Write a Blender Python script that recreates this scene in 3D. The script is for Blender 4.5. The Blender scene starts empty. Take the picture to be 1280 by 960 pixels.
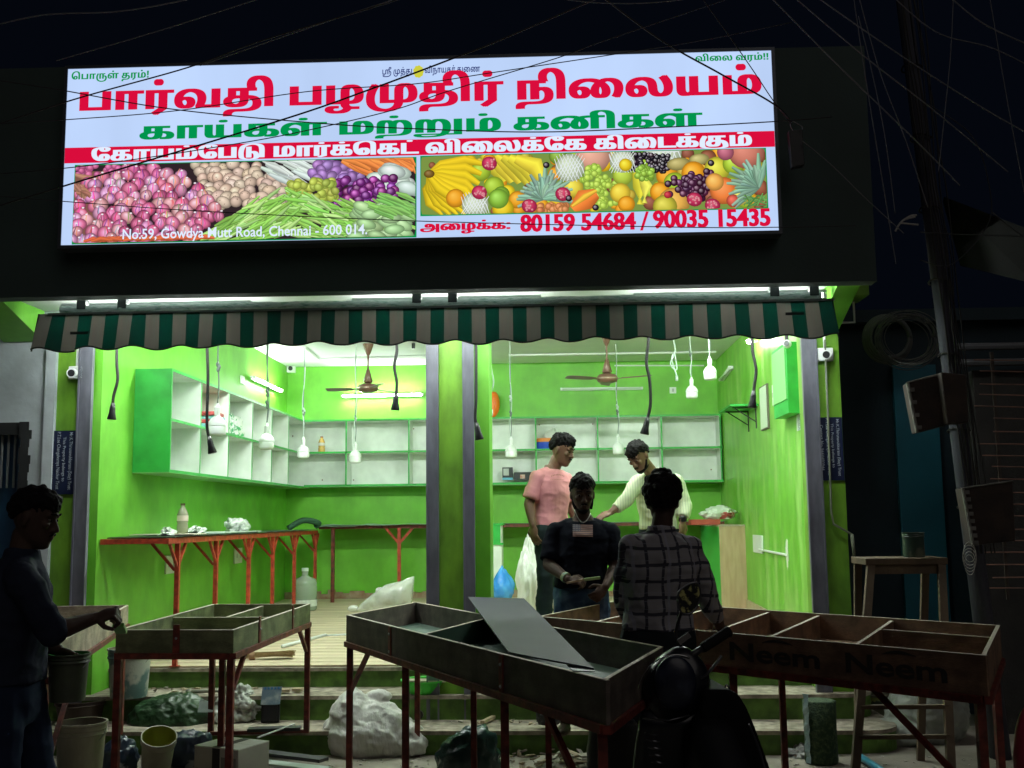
import bpy, bmesh, math, random
import numpy as np
from mathutils import Vector, Matrix, noise, geometry

# ------------------------------------------------------------ camera, world, light, exposure
scene = bpy.context.scene
COL = scene.collection
FPX = 1350.0                      # focal length in pixels of the 1280 px wide photograph
CAM = Vector((0.0, -7.8, 1.56))


def _basis():
    def d(px, py): return Vector(((px-640)/FPX, -(py-480)/FPX, -1.0))
    y = d(690, 647).normalized()
    roll = 0.0160
    z = Vector((-math.sin(roll), math.cos(roll), 0))
    z = (z - y*z.dot(y)).normalized()
    x = y.cross(z)
    return Matrix((x, y, z))      # rows: world axes seen from the camera = camera-to-world rotation


CR = _basis()
cd = bpy.data.cameras.new('camera')
cd.sensor_width = 36.0
cd.lens = FPX/1280*36.0
cd.clip_start = 0.05
cd.clip_end = 2000
cam = bpy.data.objects.new('camera', cd)
COL.objects.link(cam)
cam.matrix_world = Matrix.Translation(CAM) @ CR.to_4x4()
scene.camera = cam

w = bpy.data.worlds.new('World')
scene.world = w
w.use_nodes = True
wn = w.node_tree
bgn = wn.nodes['Background']
bgn.inputs['Color'].default_value = (0.15, 0.24, 0.50, 1)      # night sky over a lit city
bgn.inputs['Strength'].default_value = 0.0078

sd = bpy.data.lights.new('sun', 'SUN')                          # faint moon and street glow from behind the camera
sd.energy = 0.20
sd.angle = math.radians(50)
sd.color = (1.0, 0.94, 0.88)
so = bpy.data.objects.new('sun', sd)
COL.objects.link(so)
so.rotation_euler = (math.radians(48), 0, math.radians(24))

scene.view_settings.view_transform = 'Standard'
scene.view_settings.look = 'None'
scene.view_settings.exposure = 0
scene.view_settings.gamma = 1
scene.cycles.use_denoising = True
scene.cycles.max_bounces = 8
scene.cycles.diffuse_bounces = 5
scene.cycles.transmission_bounces = 6
scene.cycles.transparent_max_bounces = 8
scene.cycles.sample_clamp_indirect = 4
scene.cycles.caustics_reflective = False
scene.cycles.caustics_refractive = False


# ------------------------------------------------------------ measuring: a photo point on a real plane of the place
def _ray(px, py): return CR @ Vector(((px-640)/FPX, -(py-480)/FPX, -1.0))
def at(px, py, y):
    d = _ray(px, py); return CAM + d*((y-CAM.y)/d.y)
def atz(px, py, z):
    d = _ray(px, py); return CAM + d*((z-CAM.z)/d.z)
def atx(px, py, x):
    d = _ray(px, py); return CAM + d*((x-CAM.x)/d.x)


LX, RX, BY, CEIL = -3.33, 2.09, 5.7, 3.5
def fz(y): return 0.49 + 0.02*(y-0.3)          # the shop floor rises a little to the back


# ------------------------------------------------------------ materials
MATS = {}
def _n(nt, t, **kw):
    n = nt.nodes.new(t)
    for k, v in kw.items(): setattr(n, k, v)
    return n
def mat(name, c, rough=0.6, c2=None, ns=6.0, nd=4, lo=.35, hi=.7, bump=0.0, bs=60.0, metal=0.0, spec=None,
        stretch=(1, 1, 1), trans=0.0, alpha=None, coat=0.0, attr=None, rvar=0.0, sub=0.0):
    if name in MATS: return MATS[name]
    m = bpy.data.materials.new(name); m.use_nodes = True
    nt = m.node_tree; b = nt.nodes['Principled BSDF']
    b.inputs['Base Color'].default_value = (*c, 1)
    b.inputs['Roughness'].default_value = rough
    b.inputs['Metallic'].default_value = metal
    if spec is not None: b.inputs['Specular IOR Level'].default_value = spec
    if trans: b.inputs['Transmission Weight'].default_value = trans
    if alpha is not None: b.inputs['Alpha'].default_value = alpha
    if coat: b.inputs['Coat Weight'].default_value = coat
    tc = _n(nt, 'ShaderNodeTexCoord'); mp = _n(nt, 'ShaderNodeMapping')
    mp.inputs['Scale'].default_value = stretch
    nt.links.new(tc.outputs['Object'], mp.inputs['Vector'])
    if c2 is not None:
        nz = _n(nt, 'ShaderNodeTexNoise'); nz.inputs['Scale'].default_value = ns; nz.inputs['Detail'].default_value = nd
        nt.links.new(mp.outputs['Vector'], nz.inputs['Vector'])
        mr = _n(nt, 'ShaderNodeMapRange'); mr.inputs['From Min'].default_value = lo; mr.inputs['From Max'].default_value = hi
        nt.links.new(nz.outputs['Fac'], mr.inputs['Value'])
        mx = _n(nt, 'ShaderNodeMix', data_type='RGBA')
        mx.inputs['A'].default_value = (*c, 1); mx.inputs['B'].default_value = (*c2, 1)
        nt.links.new(mr.outputs['Result'], mx.inputs['Factor'])
        nt.links.new(mx.outputs['Result'], b.inputs['Base Color'])
        if rvar:
            mr2 = _n(nt, 'ShaderNodeMapRange'); mr2.inputs['To Min'].default_value = rough; mr2.inputs['To Max'].default_value = rough+rvar
            nt.links.new(mr.outputs['Result'], mr2.inputs['Value']); nt.links.new(mr2.outputs['Result'], b.inputs['Roughness'])
    if attr:
        a = _n(nt, 'ShaderNodeVertexColor'); a.layer_name = attr
        nt.links.new(a.outputs['Color'], b.inputs['Base Color'])
    if bump:
        nb = _n(nt, 'ShaderNodeTexNoise'); nb.inputs['Scale'].default_value = bs; nb.inputs['Detail'].default_value = 5
        nt.links.new(mp.outputs['Vector'], nb.inputs['Vector'])
        bu = _n(nt, 'ShaderNodeBump'); bu.inputs['Strength'].default_value = bump; bu.inputs['Distance'].default_value = .01
        nt.links.new(nb.outputs['Fac'], bu.inputs['Height']); nt.links.new(bu.outputs['Normal'], b.inputs['Normal'])
    MATS[name] = m
    return m
def emat(name, c, s=1.0, attr=None, mottling=0.0):
    if name in MATS: return MATS[name]
    m = bpy.data.materials.new(name); m.use_nodes = True
    nt = m.node_tree; nt.nodes.remove(nt.nodes['Principled BSDF'])
    e = _n(nt, 'ShaderNodeEmission'); e.inputs['Color'].default_value = (*c, 1); e.inputs['Strength'].default_value = s
    if attr:
        a = _n(nt, 'ShaderNodeVertexColor'); a.layer_name = attr
        nt.links.new(a.outputs['Color'], e.inputs['Color'])
    if mottling:
        tc = _n(nt, 'ShaderNodeTexCoord'); nz = _n(nt, 'ShaderNodeTexNoise'); nz.inputs['Scale'].default_value = 1.7; nz.inputs['Detail'].default_value = 3
        mp = _n(nt, 'ShaderNodeMapping'); mp.inputs['Scale'].default_value = (1, 1, .35)
        nt.links.new(tc.outputs['Object'], mp.inputs['Vector']); nt.links.new(mp.outputs['Vector'], nz.inputs['Vector'])
        mr = _n(nt, 'ShaderNodeMapRange'); mr.inputs['From Min'].default_value = .3; mr.inputs['From Max'].default_value = .7
        mr.inputs['To Min'].default_value = s*(1-mottling); mr.inputs['To Max'].default_value = s*(1+mottling)
        nt.links.new(nz.outputs['Fac'], mr.inputs['Value']); nt.links.new(mr.outputs['Result'], e.inputs['Strength'])
    nt.links.new(e.outputs[0], nt.nodes['Material Output'].inputs['Surface'])
    MATS[name] = m
    return m


GREEN = mat('lime_paint', (.145, .48, .03), .42, (.20, .57, .06), ns=1.3, nd=9, bump=.12, bs=14, rvar=.12)
GREEN_R = mat('lime_paint_patchy', (.18, .50, .05), .40, (.38, .62, .18), ns=2.2, lo=.46, hi=.75, stretch=(1, 2.4, .42), bump=.12, bs=14, rvar=.15)
GREEN_O = mat('lime_paint_outside', (.20, .44, .03), .55, (.14, .33, .03), ns=2.4, stretch=(1, 1, .5), bump=.2, bs=18)
SHELFG = mat('green_shelf_paint', (.03, .36, .055), .4, (.045, .42, .08), ns=5, bump=.05)
SHELFW = mat('white_laminate', (.80, .85, .80), .35, (.74, .80, .74), ns=3)
SOFF = mat('white_ceiling_paint', (.78, .80, .80), .7, (.70, .73, .74), ns=2.2, bump=.08, bs=20)
DARKF = mat('dark_fascia_paint', (.045, .075, .07), .75, (.035, .055, .05), ns=1.4, bump=.1)
STEEL = mat('grey_painted_steel', (.165, .165, .205), .5, (.13, .13, .165), ns=6, stretch=(1, 1, .3), bump=.04)
REDO = mat('red_oxide_paint', (.52, .065, .03), .45, (.36, .045, .025), ns=12, bump=.05)
REDD = mat('red_oxide_dull', (.21, .035, .022), .55, (.12, .024, .018), ns=14, bump=.08)
PLY = mat('plywood', (.25, .145, .085), .7, (.155, .09, .055), ns=3.2, nd=9, stretch=(1, 1, 6), bump=.12, bs=30)
PLYG = mat('plywood_green_wash', (.20, .22, .11), .7, (.14, .16, .08), ns=5, stretch=(1, 1, 6), bump=.12, bs=30)
PLYP = mat('plywood_pale', (.52, .44, .34), .7, (.42, .34, .25), ns=7, stretch=(1, 1, 6), bump=.12, bs=30)
PLYD = mat('plywood_dark', (.125, .10, .082), .7, (.075, .06, .05), ns=3.2, nd=9, stretch=(1, 1, 6), bump=.12, bs=30)
PLYE = mat('plywood_cut_edge', (.62, .55, .45), .7, (.45, .38, .30), ns=30, bump=.1)
CONC = mat('concrete', (.34, .30, .25), .85, (.22, .19, .155), ns=3.5, nd=8, bump=.35, bs=30)
TREAD = mat('dusty_step_tread', (.44, .38, .30), .9, (.25, .21, .165), ns=5, nd=8, bump=.4, bs=35)
RISER = mat('dark_green_riser', (.10, .21, .028), .6, (.07, .15, .022), ns=3, bump=.15, bs=20, stretch=(1, 1, 2))
BLK = mat('black_plastic', (.012, .012, .014), .4)
CABLE = mat('black_cable', (.02, .018, .018), .6)
WHT = mat('white_plastic', (.78, .80, .80), .35)
CLEARP = mat('milky_bulb', (.85, .88, .88), .2, spec=.6)
GRYM = mat('grey_metal', (.35, .36, .37), .45, metal=.6)


def weather(m, sc, lo, hi, stretch=(1, 1, 1), detail=9, rough=.5):
    """blotches, roller marks and grime: a second, finer layer over the base colour"""
    nt = m.node_tree; b = nt.nodes['Principled BSDF']; src = b.inputs['Base Color'].links[0].from_socket
    tc = _n(nt, 'ShaderNodeTexCoord'); mp = _n(nt, 'ShaderNodeMapping'); mp.inputs['Scale'].default_value = stretch
    nt.links.new(tc.outputs['Object'], mp.inputs['Vector'])
    nz = _n(nt, 'ShaderNodeTexNoise'); nz.inputs['Scale'].default_value = sc; nz.inputs['Detail'].default_value = detail; nz.inputs['Roughness'].default_value = rough
    nt.links.new(mp.outputs['Vector'], nz.inputs['Vector'])
    mr = _n(nt, 'ShaderNodeMapRange'); mr.inputs['From Min'].default_value = .36; mr.inputs['From Max'].default_value = .64
    mr.inputs['To Min'].default_value = lo; mr.inputs['To Max'].default_value = hi; nt.links.new(nz.outputs['Fac'], mr.inputs['Value'])
    mx = _n(nt, 'ShaderNodeMix', data_type='RGBA', blend_type='MULTIPLY'); mx.inputs['Factor'].default_value = 1
    nt.links.new(src, mx.inputs['A']); nt.links.new(mr.outputs['Result'], mx.inputs['B']); nt.links.new(mx.outputs['Result'], b.inputs['Base Color'])
weather(GREEN, 3.2, .84, 1.08); weather(GREEN, 22, .975, 1.02, (1, 1, .3)); weather(GREEN_R, 7, .90, 1.06, (1, 1, .6)); weather(GREEN_O, 8, .70, 1.12, (1, 1, .45))
weather(STEEL, 14, .75, 1.15, (1, 1, .3)); weather(REDO, 26, .6, 1.15); weather(REDD, 26, .5, 1.2); weather(SHELFW, 5, .88, 1.04); weather(SHELFG, 6, .82, 1.1)
for m_ in (PLY, PLYG, PLYP, PLYD): weather(m_, 9, .62, 1.2); weather(m_, 60, .8, 1.15, (1, 1, 8))
weather(TREAD, 14, .55, 1.2); weather(RISER, 9, .6, 1.25); weather(CONC, 1.2, .6, 1.15)


# ------------------------------------------------------------ tags and meshes
def tag(o, label=None, cat=None, group=None, kind=None):
    if label: o['label'] = label
    if cat: o['category'] = cat
    if group: o['group'] = group
    if kind: o['kind'] = kind
    return o
def thing(name, label, cat, loc, group=None):
    o = bpy.data.objects.new(name, None); COL.objects.link(o)
    o.empty_display_size = .1
    o.location = loc; o['org'] = list(loc)
    return tag(o, label, cat, group)


class MB:
    def __init__(s): s.v = []; s.f = []; s.mi = []; s.m = 0; s.col = []
    def add(s, vs, fs, col=None):
        b = len(s.v); s.v += [tuple(p) for p in vs]
        s.f += [tuple(i+b for i in f) for f in fs]; s.mi += [s.m]*len(fs)
        if col is not None:
            s.col += ([col]*len(vs) if not isinstance(col, list) else col)
        return s
    def box(s, a, b, M=None, col=None):
        x0, y0, z0 = a; x1, y1, z1 = b
        V = [Vector(p) for p in ((x0, y0, z0), (x1, y0, z0), (x1, y1, z0), (x0, y1, z0), (x0, y0, z1), (x1, y0, z1), (x1, y1, z1), (x0, y1, z1))]
        if M is not None: V = [M @ p for p in V]
        return s.add(V, [(0, 3, 2, 1), (4, 5, 6, 7), (0, 1, 5, 4), (1, 2, 6, 5), (2, 3, 7, 6), (3, 0, 4, 7)], col)
    def bar(s, p, q, w, h=None, up=Vector((0, 0, 1))):
        p = Vector(p); q = Vector(q); h = h or w
        d = (q-p).normalized()
        if abs(d.dot(up)) > .98: up = Vector((0, 1, 0))
        r = d.cross(up).normalized(); u = r.cross(d)
        V = [c + r*a*w/2 + u*b*h/2 for c in (p, q) for a, b in ((-1, -1), (1, -1), (1, 1), (-1, 1))]
        return s.add(V, [(0, 1, 2, 3), (7, 6, 5, 4), (0, 4, 5, 1), (1, 5, 6, 2), (2, 6, 7, 3), (3, 7, 4, 0)])
    def quadbox(s, P, down):
        """P four corner points of a top face, extruded by the vector down"""
        P = [Vector(p) for p in P]; d = Vector(down); V = P + [p+d for p in P]
        return s.add(V, [(0, 1, 2, 3), (7, 6, 5, 4), (0, 4, 5, 1), (1, 5, 6, 2), (2, 6, 7, 3), (3, 7, 4, 0)])
    def tube(s, pts, r, n=8, caps=True):
        pts = [Vector(p) for p in pts]; R = r if isinstance(r, (list, tuple)) else [r]*len(pts)
        ref = Vector((0, 0, 1))
        d0 = (pts[1]-pts[0]).normalized()
        if abs(d0.dot(ref)) > .95: ref = Vector((1, 0, 0))
        V = []; pr = None
        for i, p in enumerate(pts):
            a = pts[max(i-1, 0)]; b = pts[min(i+1, len(pts)-1)]
            d = (b-a).normalized()
            if pr is None: x = d.cross(ref).normalized()
            else: x = (pr - d*pr.dot(d)).normalized()
            pr = x; y = d.cross(x)
            V += [p + (x*math.cos(t)+y*math.sin(t))*R[i] for t in [2*math.pi*k/n for k in range(n)]]
        F = [(i*n+k, i*n+(k+1) % n, (i+1)*n+(k+1) % n, (i+1)*n+k) for i in range(len(pts)-1) for k in range(n)]
        if caps: F += [tuple(range(n-1, -1, -1)), tuple(range((len(pts)-1)*n, len(pts)*n))]
        return s.add(V, F)
    def lathe(s, prof, o=(0, 0, 0), n=20, M=None, caps=False):
        o = Vector(o); V = []
        for r, z in prof:
            for k in range(n):
                t = 2*math.pi*k/n; p = Vector((r*math.cos(t), r*math.sin(t), z))
                if M is not None: p = M @ p
                V.append(o+p)
        F = [(i*n+k, i*n+(k+1) % n, (i+1)*n+(k+1) % n, (i+1)*n+k) for i in range(len(prof)-1) for k in range(n)]
        if caps: F += [tuple(range(n-1, -1, -1)), tuple(range((len(prof)-1)*n, len(prof)*n))]
        return s.add(V, F)
    def sphere(s, c, r, n=12, m=8, M=None):
        c = Vector(c); r = Vector(r) if not isinstance(r, (int, float)) else Vector((r, r, r))
        V = [Vector((0, 0, -1))]
        for i in range(1, m):
            ph = math.pi*i/m - math.pi/2
            for k in range(n):
                t = 2*math.pi*k/n; V.append(Vector((math.cos(ph)*math.cos(t), math.cos(ph)*math.sin(t), math.sin(ph))))
        V.append(Vector((0, 0, 1)))
        V = [Vector((p.x*r.x, p.y*r.y, p.z*r.z)) for p in V]
        if M is not None: V = [M @ p for p in V]
        V = [c+p for p in V]
        F = [(0, 1+(k+1) % n, 1+k) for k in range(n)]
        F += [(1+i*n+k, 1+i*n+(k+1) % n, 1+(i+1)*n+(k+1) % n, 1+(i+1)*n+k) for i in range(m-2) for k in range(n)]
        e = 1+(m-1)*n
        F += [(1+(m-2)*n+k, 1+(m-2)*n+(k+1) % n, e) for k in range(n)]
        return s.add(V, F)
    def loft(s, rings, caps=True):
        n = len(rings[0]); V = [p for r in rings for p in r]
        F = [(i*n+k, i*n+(k+1) % n, (i+1)*n+(k+1) % n, (i+1)*n+k) for i in range(len(rings)-1) for k in range(n)]
        if caps: F += [tuple(range(n-1, -1, -1)), tuple(range((len(rings)-1)*n, len(rings)*n))]
        return s.add(V, F)
    def mesh(s, name, ms, org=Vector((0, 0, 0)), smooth=False):
        me = bpy.data.meshes.new(name)
        me.from_pydata([(p[0]-org[0], p[1]-org[1], p[2]-org[2]) for p in s.v], [], s.f)
        for m in (ms if isinstance(ms, (list, tuple)) else [ms]): me.materials.append(m)
        if s.m or any(s.mi): me.polygons.foreach_set('material_index', s.mi)
        if s.col and len(s.col) == len(s.v):
            a = me.color_attributes.new('Col', 'FLOAT_COLOR', 'POINT')
            a.data.foreach_set('color', [x for c in s.col for x in (c[0], c[1], c[2], 1)])
        if smooth: me.shade_smooth()
        me.update()
        return me
    def build(s, name, ms, parent=None, smooth=False, bevel=0, auto=None):
        org = Vector(parent['org']) if parent is not None else None
        if org is None:
            V = np.array(s.v); lo = V.min(0); hi = V.max(0)
            org = Vector(((lo[0]+hi[0])/2, (lo[1]+hi[1])/2, lo[2]))
        me = s.mesh(name, ms, org, smooth)
        o = bpy.data.objects.new(name, me); COL.objects.link(o)
        o['org'] = list(org)
        if parent is not None: o.parent = parent
        else: o.location = org
        if bevel:
            b = o.modifiers.new('bevel', 'BEVEL'); b.width = bevel; b.segments = 2; b.limit_method = 'ANGLE'
        if auto: me.shade_smooth(); me.set_sharp_from_angle(angle=math.radians(auto))
        return o


def single(mb, name, m, label, cat, group=None, **kw):
    return tag(mb.build(name, m, None, **kw), label, cat, group)
def copy_tree(o, parent=None, loc=None, rotz=None, label=None):
    c = o.copy(); COL.objects.link(c)
    if parent is not None: c.parent = parent
    if loc is not None: c.location = loc; c['org'] = list(loc)
    if rotz is not None: c.rotation_euler = (0, 0, rotz)
    if label: c['label'] = label
    for ch in list(o.children): copy_tree(ch, c)
    return c
def rz(a): return Matrix.Rotation(a, 4, 'Z')
def frame3(x, y, z): return Matrix((x, y, z)).transposed()
def spline(P, n=8):
    P = [Vector(p) for p in P]; out = []
    for i in range(len(P)-1):
        a = P[max(i-1, 0)]; b = P[i]; c = P[i+1]; d = P[min(i+2, len(P)-1)]
        for k in range(n):
            t = k/n
            out.append(.5*((2*b)+(c-a)*t+(2*a-5*b+4*c-d)*t*t+(3*b-a-3*c+d)*t**3))
    return out+[P[-1]]
def remeshed(mb, name, ms, parent, voxel, smooth=2, org=None, disp=None):
    """fuse overlapping shapes of mb into one continuous surface"""
    me = mb.mesh('tmp', ms)
    o = bpy.data.objects.new('tmp', me); COL.objects.link(o)
    r = o.modifiers.new('r', 'REMESH'); r.mode = 'VOXEL'; r.voxel_size = voxel
    if smooth:
        sm = o.modifiers.new('s', 'SMOOTH'); sm.iterations = smooth; sm.factor = .5
    dg = bpy.context.evaluated_depsgraph_get()
    nm = bpy.data.meshes.new_from_object(o.evaluated_get(dg))
    bpy.data.objects.remove(o); bpy.data.meshes.remove(me)
    nm.name = name
    n = len(nm.vertices); V = np.empty(n*3, 'f'); nm.vertices.foreach_get('co', V); V = V.reshape(-1, 3)
    if disp is not None:
        N = np.empty(n*3, 'f'); nm.vertices.foreach_get('normal', N); N = N.reshape(-1, 3)
        V = disp(V, N)
    g = Vector(parent['org']) if parent is not None else Vector(org if org is not None else (V[:, 0].mean(), V[:, 1].mean(), V[:, 2].min()))
    V = V - np.array(g, 'f')
    nm.vertices.foreach_set('co', V.astype('f').ravel())
    nm.materials.clear()
    for m in (ms if isinstance(ms, (list, tuple)) else [ms]): nm.materials.append(m)
    nm.shade_smooth(); nm.update()
    ob = bpy.data.objects.new(name, nm); COL.objects.link(ob); ob['org'] = list(g)
    if parent is not None: ob.parent = parent
    else: ob.location = g
    return ob
def blob(c, size, seed=0, amp=.18, fr=2.2, ridge=.5, sub=4, flat=True, M=None, pinch=None):
    """crumpled sack or bag as an MB"""
    bm = bmesh.new(); bmesh.ops.create_icosphere(bm, subdivisions=sub, radius=1)
    V = []; F = []
    off = Vector((seed*7.3, seed*3.1, seed*5.7))
    for v in bm.verts:
        p = v.co.copy()
        n1 = noise.fractal(p*fr*.5+off, 1, 2, 3)
        n2 = 1-abs(noise.noise(p*fr*1.6+off*2))*2
        n3 = 1-abs(noise.noise(p*fr*4+off*3))*2
        k = 1+amp*n1+amp*ridge*(n2-.5)+amp*ridge*.45*(n3-.5)
        q = p*k
        if pinch: q.x *= 1-pinch*max(0, q.z)**1.2; q.y *= 1-pinch*max(0, q.z)**1.2
        q = Vector((q.x*size[0], q.y*size[1], q.z*size[2]))
        if flat and q.z < -size[2]*.62: q.z = -size[2]*.62 + (q.z+size[2]*.62)*.12
        if M is not None: q = M @ q
        V.append(q+Vector(c))
    for f in bm.faces: F.append(tuple(v.index for v in f.verts))
    bm.free()
    mb = MB(); mb.add(V, F)
    return mb
def ring(c, Rv, Fv, hw, hf, hb=None, n=24, e=2.3):
    hb = hf if hb is None else hb; out = []
    for k in range(n):
        t = 2*math.pi*k/n; ct, st_ = math.cos(t), math.sin(t)
        x = abs(ct)**(2/e)*(1 if ct > 0 else -1); y = abs(st_)**(2/e)*(1 if st_ > 0 else -1)
        out.append(Vector(c)+Rv*(hw*x)+Fv*((hf if y > 0 else hb)*y))
    return out
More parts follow.
